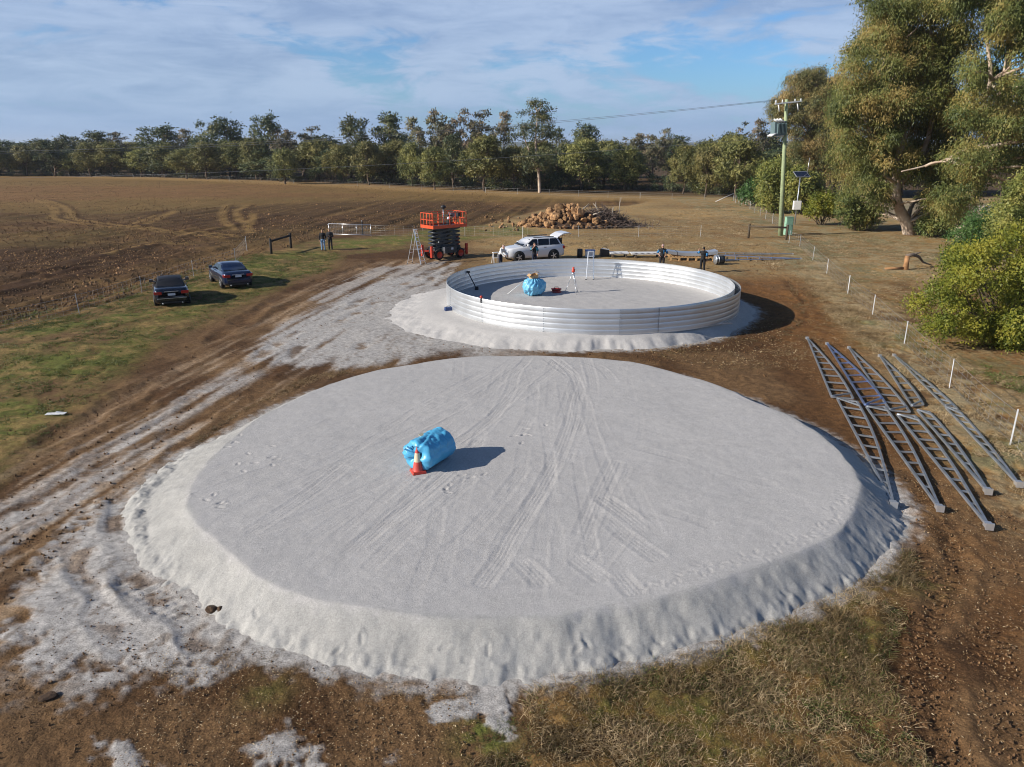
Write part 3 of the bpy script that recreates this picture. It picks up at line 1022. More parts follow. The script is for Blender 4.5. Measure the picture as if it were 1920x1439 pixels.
def pad1_h(X, Y):
    a, r, rt, rb = pad1_r(X, Y)
    rt = rt + (ang_noise(a, 5, 61) - 0.5) * 0.35
    rb = rb + (ang_noise(a, 9, 62) - 0.5) * 0.30
    u0 = (r - rt) / np.maximum(rb - rt, 0.3)
    rip = 0.9 * (ang_noise(a + 0.05 * u0, 9, 63) - 0.5) + 0.55 * (fbm(a * 9.0 + 0.25 * u0, u0 * 0.9, 64, 3) - 0.5)
    u = (r - rt) / np.maximum(rb - rt, 0.3)
    prof = np.where(u < 0, 1.0, np.clip(1 - u, -0.6, 1))
    rnd = 0.5 * (1 - np.sqrt(np.clip(u, -1, 1) ** 2 + 0.0012)) + 0.5 * (1 - u)     # a soft lip
    prof = np.where(u > -1, np.minimum(rnd, 1.0), 1.0)
    prof = np.clip(prof, -0.6, 1.0)
    Z = PT * prof
    sk = sstep(0.0, 0.25, u) * sstep(1.25, 0.7, u)
    Z = Z + sk * rip * (0.03 + 0.07 * ang_noise(a, 3, 60))
    Z = Z + sk * ((fbm(a * 18 + 0.4 * u0, u0 * 1.1, 73, 4) - 0.5) * 0.060 + (fbm(X * 5.5, Y * 5.5, 74, 4) - 0.5) * 0.034)
    Z = Z + sstep(0.5, 0.95, u) * sstep(1.4, 1.0, u) * (fbm(X * 4.2, Y * 4.2, 65, 4) - 0.5) * 0.15
    # windrow left along the foot of the skirt on the left
    lw = sstep(2.4, 2.8, np.abs(a)) * (a < 0) * sstep(0.25, 0.0, np.abs(u - 0.98)) * 0.10
    Z = Z + lw
    # slightly uneven top
    top = sstep(0.0, -0.02, u)
    Z = Z + top * ((fbm(X * 0.5, Y * 0.5, 66, 3) - 0.5) * 0.035 + (fbm(X * 5, Y * 5, 67, 3) - 0.5) * 0.010)
    dz = np.zeros(X.shape)
    fan = []
    gf = np.random.default_rng(55)
    for i in range(26):
        sx = gf.uniform(930, 1110)
        tx, ty = ((gf.uniform(380, 760), gf.uniform(850, 1060)) if i % 3 else (gf.uniform(760, 1250), gf.uniform(980, 1120)))
        f0 = gf.uniform(0.0, 0.35)
        mx_, my_ = sx + (tx - sx) * .45 + gf.normal(0, 14), 676 + (ty - 676) * .40 + gf.normal(0, 10)
        p0 = (sx + (mx_ - sx) * f0, 676 + (my_ - 676) * f0)
        fan.append(([p0, (mx_, my_), (tx, ty)], gf.uniform(.12, .2), gf.uniform(.35, .75), i % 2))
    for pts, w, dp, bars in PAD_TRACKS + fan:
        ln = GL(pts, 2, PT)
        xs, ys = [p[0] for p in ln], [p[1] for p in ln]
        k = (X > min(xs) - .5) & (X < max(xs) + .5) & (Y > min(ys) - .5) & (Y < max(ys) + .5) & (r < rt - 0.1)
        if not k.any():
            continue
        d, s, t = seg_dist(X[k], Y[k], ln)
        t = t + 0.06 * (fbm(s * 0.5, s * 0 + w * 99, 68, 2) - 0.5)
        brk = sstep(0.25, 0.5, fbm(s * 0.4, s * 0 + dp * 37 + pts[0][0], 69, 3))
        ins = sstep(w, w * 0.86, np.abs(t)) * (d < w + .02)
        ribs = 0.5 - 0.5 * np.cos(t / (2 * w) * 2 * math.pi * 5)
        if bars:
            ribs = ribs * (0.45 + 0.55 * (np.sin(s * 2 * math.pi / 0.13 + np.round(t / (2 * w) * 5) * 1.6) > -0.1))
        lip = sstep(w * 0.95, w * 1.05, np.abs(t)) * sstep(w * 1.45, w * 1.1, np.abs(t)) * (d < w * 1.5)
        dz[k] += dp * brk * (-0.0058 * ins * (0.15 + ribs) + 0.0024 * lip)
    Z = Z + dz * 1.25 * top
    # scuffs and footprints
    for i in range(112):
        if i < 60:
            f = i / 60.0
            an = -1.25 + 0.95 * f
            rr_ = np.interp(an, _ang, PAD1_RT) - 0.35 + rng.normal(0, .12)
            fx, fy = PAD1[0] + rr_ * math.cos(an), PAD1[1] + rr_ * math.sin(an)
            dp = 0.007
        elif i < 74:
            an = rng.uniform(-2.9, -0.1)
            rr_ = np.interp(an, _ang, PAD1_RB) - rng.uniform(0.05, 0.45)
            fx, fy = PAD1[0] + rr_ * math.cos(an), PAD1[1] + rr_ * math.sin(an)
            dp = 0.02
        else:
            px, py = ((430, 830, 40), (490, 860, 50), (985, 815, 30), (400, 940, 30), (870, 905, 60))[i % 5][:2]
            fx, fy = G(px + rng.normal(0, 25), py + rng.normal(0, 14), PT)
            dp = 0.014
        k = (np.abs(X - fx) < 0.4) & (np.abs(Y - fy) < 0.4)
        if not k.any():
            continue
        th_ = rng.uniform(0, 3.14)
        ex = (X[k] - fx) * math.cos(th_) + (Y[k] - fy) * math.sin(th_)
        ey = -(X[k] - fx) * math.sin(th_) + (Y[k] - fy) * math.cos(th_)
        q = (ex / 0.10) ** 2 + (ey / 0.045) ** 2
        Z[k] += dp * (-np.exp(-q ** 2) + 0.55 * np.exp(-((np.sqrt(q) - 1.45) / 0.3) ** 2))
    return Z, u < 1.35


def pad_col(X, Y):
    n = fbm(X * 0.6, Y * 0.6, 71, 4)[..., None]
    m = fbm(X * 7, Y * 7, 72, 3)[..., None]
    c = np.array((0.462, 0.446, 0.430)) * (0.94 + 0.08 * n + 0.06 * m)
    # the bank is given a darker, slightly yellower tone than the top
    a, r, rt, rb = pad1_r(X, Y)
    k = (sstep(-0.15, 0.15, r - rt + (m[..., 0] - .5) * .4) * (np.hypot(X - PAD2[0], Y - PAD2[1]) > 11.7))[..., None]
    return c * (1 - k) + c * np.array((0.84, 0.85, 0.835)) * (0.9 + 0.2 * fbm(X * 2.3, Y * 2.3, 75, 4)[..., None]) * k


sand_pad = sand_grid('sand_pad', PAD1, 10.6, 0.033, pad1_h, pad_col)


def pad2_h(X, Y):
    a, r, rt, rb = pad2_r(X, Y)
    rb = rb + (ang_noise(a, 7, 82) - 0.5) * 0.45
    rt = rt + (ang_noise(a, 6, 81) - 0.5) * 0.1
    u = (r - rt) / np.maximum(rb - rt, 0.3)
    prof = 0.5 * (1 - np.sqrt(np.clip(u, -1, 1) ** 2 + 0.02)) + 0.5 * (1 - u)
    prof = np.where(u > -1, np.clip(prof, -0.6, 1.0), 1.0)
    Z = P2_TOP * prof
    Z = Z + sstep(0.1, 0.5, u) * sstep(1.5, 1.0, u) * ((ang_noise(a, 14, 83) - 0.5) * 0.10 + (fbm(X * 1.6, Y * 1.6, 84, 4) - 0.5) * 0.14)
    Z = Z + (fbm(X * 2.2, Y * 2.2, 86, 3) - 0.5) * 0.03 * sstep(0.0, -0.4, u)
    return Z, u < 1.35


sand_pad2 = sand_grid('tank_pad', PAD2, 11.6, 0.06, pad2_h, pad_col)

# distant forested hills
def build_hills():
    n, m = 160, 6
    az = np.linspace(-0.9, 0.9, n)
    V, F = [], []
    for j in range(m):
        f = j / (m - 1)
        for i, a in enumerate(az):
            rr = 3600 + 1400 * f
            top = 12 + 26 * fbm(np.array([a * 7]), np.array([3.0]), 91, 4)[0]
            z = top * math.sin(min(f * 1.3, 1) * math.pi / 2) - 2
            V.append((rr * math.sin(a), rr * math.cos(a), z))
    for j in range(m - 1):
        for i in range(n - 1):
            q = j * n + i
            F.append((q, q + 1, q + n + 1, q + n))
    mt = mat('hill_forest', (0.030, 0.045, 0.024), 0.95, 0, 0.02, 0.3)
    tag(mesh_np('hills', V, F, mt, True), kind='structure')


build_hills()

# ---------------------------------------------------------------- foliage
def cards(P, L, Wd, dirs, spread, out=None):
    """leaf-sprays: one small rhombus for each centre P, long axis near dirs"""
    n = len(P)
    d = dirs + rng.normal(0, spread, (n, 3))
    d /= np.linalg.norm(d, axis=1, keepdims=True) + 1e-9
    r = rng.normal(0, 1, (n, 3)) if out is None else out + rng.normal(0, 0.42, (n, 3))
    s = np.cross(d, r)
    s /= np.linalg.norm(s, axis=1, keepdims=True) + 1e-9
    L = (L * rng.uniform(0.6, 1.35, n))[:, None]
    W = (Wd * rng.uniform(0.6, 1.3, n))[:, None]
    a = P - d * L * 0.5
    c = P + d * L * 0.5
    b = P + s * W * 0.5 - d * L * 0.08
    e = P - s * W * 0.5 - d * L * 0.08
    V = np.stack([a, b, c, e], 1).reshape(-1, 3)
    F = np.arange(4 * n).reshape(n, 4)
    return V, F


def crown_mesh(name, clumps, per, L, Wd, mt, parent=None, droop=0.6, spread=0.7, shell=0.55, flat=0.8):
    """clumps: (centre, radius). leaf-sprays fill each clump, thicker towards its outside and top"""
    Ps, Ds, Rn, Us = [], [], [], []
    mid = np.mean([c for c, r in clumps], axis=0)
    for c, r in clumps:
        n = int(per * (r ** 2) * rng.uniform(0.8, 1.2))
        u = rng.normal(0, 1, (n, 3))
        u /= np.linalg.norm(u, axis=1, keepdims=True)
        u[:, 2] = np.where((u[:, 2] < -0.2) & (rng.random(n) < 0.6), -u[:, 2], u[:, 2])
        rad = r * (shell + (1 - shell) * rng.random(n)) ** 0.8 * (1 + 0.40 * np.sin(u[:, 0] * 5 + c[0]) * np.cos(u[:, 1] * 6 + c[1] + u[:, 2] * 4)) * (1 + 0.30 * np.abs(rng.normal(0, 1, n)) * (rng.random(n) < 0.22))
        q = np.array(c) + u * rad[:, None] * np.array((1, 1, flat))
        Ps.append(q)
        Ds.append(u * 0.6 + np.array((0, 0, -droop)))
        oc = np.array(c) - mid
        oc /= np.linalg.norm(oc) + 1e-6
        Us.append(u + 0.5 * oc)
        Rn.append(np.full(n, rng.random()) * 0.6 + rng.random(n) * 0.4)
    P, D, Rn = np.vstack(Ps), np.vstack(Ds), np.concatenate(Rn)
    V, F = cards(P, L, Wd, D, spread, np.vstack(Us))
    o = mesh_np(name, V, F, mt, False, parent)
    at = o.data.attributes.new('rnd', 'FLOAT', 'POINT')
    at.data.foreach_set('value', np.repeat(Rn, 4).astype(np.float32))
    return o


def limb(mb, p, q, r0, r1, sag=0.1, n=6, sides=6):
    p, q = np.array(p, float), np.array(q, float)
    Lg = np.linalg.norm(q - p)
    off = rng.normal(0, sag * Lg * 0.5, 3)
    pts, rs = [], []
    for i in range(n + 1):
        t = i / n
        w = math.sin(math.pi * t)
        pts.append(p + (q - p) * t + off * w + rng.normal(0, 0.012 * Lg, 3) * w)
        rs.append(r0 + (r1 - r0) * t)
    mb.tube(pts, rs, sides)
    return pts


LM_olive = leaf_mat('olive_leaves', (0.086, 0.101, 0.034), (0.218, 0.218, 0.071), (0.356, 0.322, 0.109), 0.5, 0.25)
LM_dark = leaf_mat('dark_leaves', (0.056, 0.078, 0.038), (0.121, 0.143, 0.063), (0.223, 0.209, 0.084), 0.45, 0.22)
LM_grey = leaf_mat('greyish_leaves', (0.105, 0.105, 0.056), (0.189, 0.184, 0.100), (0.328, 0.248, 0.158), 0.6, 0.22)
LM_gum = leaf_mat('gum_leaves', (0.092, 0.128, 0.038), (0.240, 0.270, 0.080), (0.440, 0.360, 0.115), 0.45, 0.42, 0.04)
LM_gumdk = leaf_mat('brownish_gum_leaves', (0.094, 0.105, 0.041), (0.236, 0.199, 0.074), (0.405, 0.261, 0.110), 0.4, 0.28, 0.04)
LM_wattle = leaf_mat('yellow_green_leaves', (0.105, 0.150, 0.022), (0.240, 0.275, 0.036), (0.400, 0.390, 0.055), 1.4, 0.38, 0.05)
LM_feather = leaf_mat('feathery_green_leaves', (0.043, 0.100, 0.025), (0.078, 0.163, 0.040), (0.121, 0.206, 0.057), 1.0, 0.3, 0.05)
LM_shrub = leaf_mat('shrub_leaves', (0.114, 0.137, 0.036), (0.227, 0.239, 0.058), (0.364, 0.330, 0.091), 0.9, 0.3, 0.08)


def wood_tree(seed, kind):
    """one tree of the far wood, about 10 m tall in its own mesh; kinds: round, tall, open"""
    global rng
    keep, rng = rng, np.random.default_rng(seed)
    mb = MB()
    cl = []
    if kind == 'round':
        Hh, base, w = 10.0, 1.6, 3.6
        top = np.array((rng.normal(0, .2), rng.normal(0, .2), 4.2))
        limb(mb, (0, 0, -0.3), top, 0.22, 0.15, 0.08)
        for i in range(46):
            a, z = rng.uniform(0, 6.28), rng.uniform(0, 1) ** 0.75
            rr_ = w * math.sin(math.pi * min(0.98, 0.20 + 0.74 * z)) ** 0.8 * rng.uniform(0.45, 1.0)
            c = (rr_ * math.cos(a), rr_ * math.sin(a), base + 1.0 + z * (Hh - base - 2.0))
            cl.append((c, rng.uniform(0.95, 1.55)))
            if i % 4 == 0:
                limb(mb, top * rng.uniform(0.5, 1), c, 0.10, 0.03, 0.15, 4, 5)
        mt, per = LM_olive, 105
    elif kind == 'tall':
        Hh = 10.0
        top = np.array((rng.normal(0, .4), rng.normal(0, .4), 7.0))
        pts = limb(mb, (0, 0, -0.3), top, 0.20, 0.09, 0.07, 8)
        for i in range(26):
            z = rng.uniform(0.30, 1)
            a = rng.uniform(0, 6.28)
            rr_ = (1.2 + 1.7 * math.sin(math.pi * (0.2 + 0.75 * z))) * rng.uniform(0.2, 1.0)
            c = (rr_ * math.cos(a), rr_ * math.sin(a), z * 9.2)
            cl.append((c, rng.uniform(0.85, 1.35)))
            p0 = pts[min(len(pts) - 1, int(max(0.2, z - 0.15) * len(pts)))]
            limb(mb, p0, c, 0.075, 0.02, 0.15, 4, 5)
        mt, per = LM_dark, 115
    elif kind == 'open':
        top = np.array((rng.normal(0, .5), rng.normal(0, .5), 4.5))
        pts = limb(mb, (0, 0, -0.3), top, 0.19, 0.12, 0.08, 7)
        for i in range(7):
            a = i / 7 * 6.28 + rng.normal(0, .4)
            e = (rng.uniform(1.2, 3.0) * math.cos(a), rng.uniform(1.2, 3.0) * math.sin(a), rng.uniform(6.0, 9.4))
            pp = limb(mb, pts[rng.integers(3, 7)], e, 0.10, 0.02, 0.14, 6, 5)
            for q in (pp[-1], pp[-2], pp[-3]):
                for _ in range(2):
                    c = np.array(q) + rng.normal(0, 0.65, 3)
                    cl.append((tuple(c), rng.uniform(0.50, 0.95)))
                    limb(mb, q, c, 0.03, 0.012, 0.2, 2, 4)
        for i in range(8):
            a = rng.uniform(0, 6.28)
            cl.append(((1.8 * math.cos(a), 1.8 * math.sin(a), rng.uniform(2.6, 4.6)), rng.uniform(0.6, 1.0)))
        mt, per = LM_grey, 120
    else:   # low understorey bush, 2.4 m
        for i in range(10):
            a = rng.uniform(0, 6.28)
            cl.append(((1.2 * math.cos(a) * rng.random(), 1.2 * math.sin(a) * rng.random(), rng.uniform(0.5, 1.7)), rng.uniform(0.5, 0.9)))
        for i in range(5):
            limb(mb, (0, 0, -0.2), cl[i][0], 0.05, 0.02, 0.1, 3, 4)
        mt, per = LM_dark, 90
    root = bpy.data.objects.new('tree', None)
    link(root)
    mb.build('trunk', M_bark if kind != 'open' else M_deadwood, root)
    crown_mesh('crown', cl, per, 0.46 if kind != 'bush' else 0.3, 0.20 if kind != 'bush' else 0.13, mt, root, 0.35, 0.8, 0.5, 0.85)
    rng = keep
    return root


PROTO = {'round': [wood_tree(100 + i, 'round') for i in range(4)], 'tall': [wood_tree(200 + i, 'tall') for i in range(4)],
         'open': [wood_tree(300 + i, 'open') for i in range(3)], 'bush': [wood_tree(400 + i, 'bush') for i in range(2)]}
_proto_used = set()
ORD = ['first', 'second', 'third', 'fourth', 'fifth', 'sixth', 'seventh', 'eighth', 'ninth', 'tenth', 'eleventh', 'twelfth', 'thirteenth', 'fourteenth', 'fifteenth', 'sixteenth', 'seventeenth', 'eighteenth', 'nineteenth', 'twentieth', 'twenty-first', 'twenty-second', 'twenty-third', 'twenty-fourth', 'twenty-fifth', 'twenty-sixth', 'twenty-seventh', 'twenty-eighth', 'twenty-ninth', 'thirtieth', 'thirty-first', 'thirty-second', 'thirty-third', 'thirty-fourth', 'thirty-fifth', 'thirty-sixth', 'thirty-seventh', 'thirty-eighth', 'thirty-ninth', 'fortieth', 'forty-first', 'forty-second', 'forty-third', 'forty-fourth']


def place_tree(kind, var, x, y, height, width, label, name, cat='tree', group=None):
    p = PROTO[kind][var % len(PROTO[kind])]
    c = p if id(p) not in _proto_used else copy_tree(p)
    _proto_used.add(id(p))
    c.name = name
    native = {'round': (10.0, 8.4), 'tall': (9.9, 5.6), 'open': (9.8, 6.2), 'bush': (2.3, 3.2)}[kind]
    c.location = (x, y, gz(x, y) - 0.05)
    c.rotation_euler = (0, 0, random.uniform(0, 6.28))
    sx = width / native[1]
    c.scale = (sx, sx, height / native[0])
    tag(c, label, cat, group)
    return c


def tree_at(px, base_y, top_y, wpx, kind, var, back=0.0):
    wpx = wpx * (1.22 if kind == 'round' else 1.05)
    """where a tree of the photograph stands and how big it is"""
    x, y = G(px, base_y)
    if back:
        k = (y + back) / y
        x, y = x * k, y * k
    th = PITCH - math.atan((719.5 - top_y) / FPX)
    return x, y, CAM_H - y * math.tan(th), wpx / FPX * (y * math.cos(PITCH) + CAM_H * math.sin(PITCH))


# front row of the far wood, read left to right: (x, base y, top y, width, kind)
FRONT = [(-110, 331, 268, 60, 'round'), (-55, 331, 272, 55, 'tall'), (0, 331, 272, 56, 'round'), (45, 331, 276, 50, 'round'), (92, 332, 268, 56, 'tall'), (130, 332, 280, 50, 'round'), (172, 332, 262, 52, 'round'), (212, 332, 268, 55, 'round'), (258, 333, 274, 58, 'round'), (300, 334, 268, 55, 'round'), (345, 336, 276, 56, 'round'), (388, 337, 268, 58, 'round'), (432, 337, 262, 62, 'round'), (478, 338, 262, 60, 'round'), (537, 345, 280, 44, 'round'), (590, 342, 258, 80, 'round'), (640, 345, 270, 55, 'round'), (690, 348, 268, 62, 'round'), (738, 347, 272, 54, 'round'), (772, 350, 270, 54, 'round'), (815, 356, 268, 64, 'round'), (850, 352, 246, 44, 'tall'), (908, 359, 254, 76, 'round'), (965, 360, 280, 60, 'round'), (1090, 357, 268, 68, 'round'), (1172, 358, 270, 72, 'round'), (1330, 372, 270, 70, 'round'), (1385, 374, 262, 74, 'round'), (1285, 366, 275, 56, 'round')]
BACK = [(-90, 262, 70, 'tall', 25), (-30, 262, 60, 'tall', 30), (20, 264, 60, 'tall', 30), (65, 262, 60, 'tall', 30), (98, 261, 60, 'tall', 26), (143, 251, 46, 'tall', 25), (190, 247, 62, 'tall', 25), (222, 256, 46, 'open', 30), (262, 266, 60, 'round', 45), (305, 232, 70, 'tall', 22), (352, 252, 50, 'open', 30), (398, 226, 46, 'tall', 20), (432, 220, 62, 'tall', 20), (505, 209, 50, 'tall', 14), (540, 242, 44, 'open', 20), (572, 240, 52, 'open', 25), (612, 254, 62, 'tall', 28), (677, 213, 54, 'tall', 14), (735, 213, 60, 'tall', 14), (800, 234, 56, 'open', 14), (832, 204, 60, 'open', 14), (884, 211, 58, 'open', 16), (930, 226, 54, 'open', 22), (1046, 238, 50, 'tall', 14), (1097, 232, 56, 'tall', 30), (1140, 262, 70, 'round', 60), (1192, 250, 44, 'open', 45), (1222, 245, 46, 'open', 45), (1262, 254, 66, 'tall', 60), (1320, 262, 66, 'round', 40), (1362, 250, 66, 'tall', 50), (1405, 238, 50, 'open', 40), (1440, 246, 52, 'tall', 45), (460, 254, 62, 'tall', 30), (760, 250, 56, 'tall', 30), (1010, 262, 70, 'round', 40)]
nm = {'round': 'bushy_tree', 'tall': 'gum_tree', 'open': 'sparse_gum_tree'}
for i, (px, by, ty, w, kd) in enumerate(FRONT):
    x, y, hh, ww = tree_at(px, by, ty, w, kd, i)
    lab = f"rounded olive tree, {ORD[i]} from left in the far wood's front row" if kd == 'round' else f"slim dark gum, {ORD[i]} from left in the far wood's front row"
    if px == 815:
        lab = "rounded tree on a bare trunk at the field's edge, clear of the far wood"
    if px == 908:
        lab = "broad dome shaped tree, widest of the far wood's front row, left of the tallest gum"
    if px == 1172:
        lab = "dense dark egg shaped tree standing alone behind the brush heap"
    place_tree(kd, i * 3 + i // 4, x, y + random.uniform(-1, 5), hh * random.uniform(.90, 1.12), ww * random.uniform(.88, 1.15), lab, nm[kd], 'tree', 'trees of the far wood')
for i, (px, ty, w, kd, bk) in enumerate(BACK):
    by = float(np.interp(px, [f[0] for f in FRONT[:26]] + [1400], [f[1] for f in FRONT[:26]] + [372]))
    x, y, hh, ww = tree_at(px, by, ty, w * 1.12, kd, i, bk)
    word = {'tall': 'tall dark gum', 'open': 'thin bare limbed gum', 'round': 'bushy tree'}[kd]
    place_tree(kd, i, x, y, hh, ww, f"{word}, {ORD[[q[0] for q in sorted(BACK)].index(px)]} from left of those above the far wood", nm[kd], 'tree', 'tall trees behind the front row')
# the wood goes on behind: trees that only show as dark stems and leaf between the front ones
k = 0
for row, bk in ((0, 9), (1, 34), (2, 62)):
    for px in range(-190 + row * 14, 1470, 46):
        by = float(np.interp(px, [f[0] for f in FRONT[:26]] + [1400], [f[1] for f in FRONT[:26]] + [374]))
        if 1200 < px < 1300 and row < 2:
            continue
        x, y, hh, ww = tree_at(px + random.uniform(-14, 14), by, random.uniform(272, 290), random.uniform(52, 66), 'round', k, bk + random.uniform(-3, 4))
        kd = random.choice(['tall', 'round', 'tall'])
        place_tree(kd, k, x, y, hh, ww, 'shaded tree deep inside the far wood, only partly seen between the front trees', nm[kd], 'tree', 'half hidden trees inside the far wood')
        k += 1
for i in range(120):
    px = -60 + i * 12.4 + random.uniform(-8, 8)
    by = float(np.interp(px, [f[0] for f in FRONT[:26]] + [1400], [f[1] for f in FRONT[:26]] + [372]))
    x, y = G(px, by - 0.5)
    kk = 1 + random.uniform(0.01, 0.05)
    place_tree('bush', i, x * kk, y * kk, random.uniform(1.2, 3.6), random.uniform(2.6, 4.8), 'low dark bush at the foot of the far wood, one of its ragged fringe', 'bush', 'bush', 'bushes along the foot of the far wood')


# the tall pale stemmed gum in the middle of the wood, and the big gums on the right
def gum(name, label, bx, by, height, clumps, trunk_pts, trunk_r, limbs, leaf, bark, per=110, L=0.42, Wd=0.12, droop=1.0, hang=True, flat=0.9):
    z0 = gz(bx, by)
    root = thing(name, label, 'tree', (bx, by, z0))
    loc = np.array((bx, by, z0))
    mb = MB()
    for pts, rs in zip(trunk_pts, trunk_r):
        P = [np.array(p) - loc for p in pts]
        for _ in range(2):
            Q = [P[0]]
            for a, b in zip(P[:-1], P[1:]):
                Q += [a * 0.75 + b * 0.25, a * 0.25 + b * 0.75]
            P = Q + [P[-1]]
        n = len(P)
        mb.tube(P, [rs[0] + (rs[1] - rs[0]) * i / (n - 1) for i in range(n)], 10)
    nodes = [np.array(p) - loc for pts in trunk_pts for p in pts[1:]]
    cl = [(tuple(np.array(c) - loc), r) for c, r in clumps]
    for j, (c, r) in enumerate(cl):
        if j % limbs == 0:
            d = [np.linalg.norm(nn - np.array(c)) + max(0, nn[2] - c[2]) for nn in nodes]
            p0 = nodes[int(np.argmin(d))]
            limb(mb, p0, c, 0.09 + 0.012 * np.linalg.norm(p0 - np.array(c)), 0.025, 0.16, 6, 6)
    mb.build('trunk', bark, root)
    crown_mesh('crown', cl, per, L, Wd, leaf, root, droop, 0.55, 0.45, flat)
    return root


def in_poly(px, py, poly):
    c = False
    for (ax, ay), (bx, by) in zip(poly, poly[1:] + poly[:1]):
        if (ay > py) != (by > py) and px < (bx - ax) * (py - ay) / (by - ay) + ax:
            c = not c
    return c


def clump_fill(poly, Y, dY, n, rmin, rmax, seed, sparse=0.0):
    """clumps of leaf through a crown's volume; the crown's outline and its distance come from the photograph"""
    g = np.random.default_rng(seed)
    xs, ys = [p[0] for p in poly], [p[1] for p in poly]
    out = []
    while len(out) < n:
        px, py = g.uniform(min(xs), max(xs)), g.uniform(min(ys), max(ys))
        if not in_poly(px, py, poly):
            continue
        if sparse and vnoise(np.array([px / 46.0]), np.array([py / 34.0]), seed)[0] < sparse:
            continue
        cx, cy = (min(xs) + max(xs)) / 2, (min(ys) + max(ys)) / 2
        e = 1 - 0.75 * (((px - cx) / (max(xs) - cx)) ** 2 + ((py - cy) / (max(ys) - cy)) ** 2) * 0.5
        yy = Y + g.uniform(-dY, dY) * max(0.25, e)
        out.append((at_depth(px, py, yy), g.uniform(rmin, rmax)))
    return out


# pale stemmed tall gum at (1012, 360)
bx, by = G(1012, 362)
T = at_depth(985, 290, by + 1)
gum('pale_stemmed_gum', 'tallest gum of the far wood, its straight pale trunk showing below the leaves', bx, by, 18,
    clump_fill([(1005, 188), (1030, 196), (1036, 250), (1048, 290), (1030, 322), (985, 318), (955, 290), (958, 262), (966, 246), (968, 214), (985, 204)], by, 4.0, 62, 0.8, 1.5, 5, 0.30),
    [[(bx, by, -0.3), at_depth(1010, 320, by), at_depth(1003, 270, by), at_depth(1008, 215, by)], [at_depth(1010, 318, by), at_depth(990, 280, by + 1), at_depth(978, 240, by + 1)]], [(0.34, 0.08), (0.18, 0.06)], 3, LM_dark, M_palebark, 95, 0.42, 0.17, 0.5)

# big gum: leaning pale trunk on the right
bx, by = G(1706, 440)
poly = [(1650, -60), (1622, -10), (1612, 45), (1592, 75), (1588, 130), (1566, 170), (1572, 235), (1556, 290), (1574, 345), (1572, 392), (1600, 418), (1640, 425), (1664, 385), (1672, 345), (1710, 330), (1735, 372), (1742, 405), (1770, 428), (1800, 420), (1815, 380), (1808, 300), (1790, 220), (1800, 120), (1790, 20), (1780, -60), (1740, -110)]
cl = clump_fill(poly, by - 1.0, 5.0, 330, 0.75, 1.55, 11, 0.36) + clump_fill(poly, by + 5.5, 2.5, 170, 1.0, 1.8, 14)
gum('big_gum_tree', 'big gum tree with a leaning cream trunk and drooping foliage, right of the power pole', bx, by, 22, cl,
    [[(bx, by, -0.4), at_depth(1701, 418, by - .3), at_depth(1682, 385, by - .4), at_depth(1679, 345, by - .2), at_depth(1690, 270, by + 1), at_depth(1700, 190, by + 1.5), at_depth(1690, 90, by + 2), at_depth(1680, 20, by + 2)],
     [at_depth(1684, 350, by), at_depth(1730, 300, by + 1), at_depth(1757, 190, by + 1), at_depth(1752, 120, by + 1), at_depth(1740, 20, by + 1)],
     [at_depth(1682, 335, by), at_depth(1650, 270, by - 1), at_depth(1630, 180, by - 1)],
     [at_depth(1700, 190, by + 1.5), at_depth(1745, 178, by), at_depth(1784, 180, by - .5)]], [(0.62, 0.12), (0.30, 0.08), (0.22, 0.06), (0.16, 0.06)], 4, LM_gum, M_palebark, 430, 0.27, 0.082, 1.1)

bx, by = G(1800, 446)
poly = [(1775, -80), (1800, -140), (1900, -170), (2040, -150), (2140, -60), (2170, 80), (2150, 230), (2080, 330), (1990, 350), (1960, 310), (1900, 318), (1880, 300), (1840, 330), (1822, 400), (1790, 430), (1752, 400), (1762, 350), (1800, 320), (1800, 250), (1790, 200), (1812, 130), (1785, 60)]
cl = clump_fill(poly, by - 5, 5.0, 380, 0.75, 1.55, 12, 0.38) + clump_fill(poly, by + 2.5, 3, 190, 1.0, 1.8, 15, 0.15)
gum('spreading_gum_tree', 'broad gum with bare bent limbs and a dark shaded trunk behind the green bushes', bx, by, 22, cl,
    [[(bx, by, -0.4), at_depth(1805, 400, by), at_depth(1835, 320, by - 1), at_depth(1855, 250, by - 2), at_depth(1880, 170, by - 3), at_depth(1900, 60, by - 3), at_depth(1930, -60, by - 3)],
     [at_depth(1835, 320, by - 1), at_depth(1880, 270, by - 2), at_depth(1930, 200, by - 3), at_depth(1990, 100, by - 3)],
     [at_depth(1855, 250, by - 2), at_depth(1838, 205, by - 3), at_depth(1862, 150, by - 4), at_depth(1848, 70, by - 4), at_depth(1850, -20, by - 4)],
     [at_depth(1690, 322, by - 5), at_depth(1735, 312, by - 5), at_depth(1775, 300, by - 4.5), at_depth(1810, 280, by - 4), at_depth(1850, 276, by - 4), at_depth(1930, 262, by - 4)]], [(0.62, 0.12), (0.34, 0.10), (0.28, 0.07), (0.05, 0.17)], 4, LM_gum, M_palebark, 430, 0.27, 0.082, 1.1)

# trees that close the view behind the gums
for i, px in enumerate(range(1500, 2120, 62)):
    x, y, hh, ww = tree_at(px, 388 + 4 * (i % 3), 272 - 14 * (i % 2), 105, 'round', i, 22 + 9 * (i % 3))
    place_tree('round', i + 2, x, y, hh, ww, 'shaded bushy tree behind the big gums on the right, only glimpsed between them', 'bushy_tree', 'tree', 'trees behind the big gums')

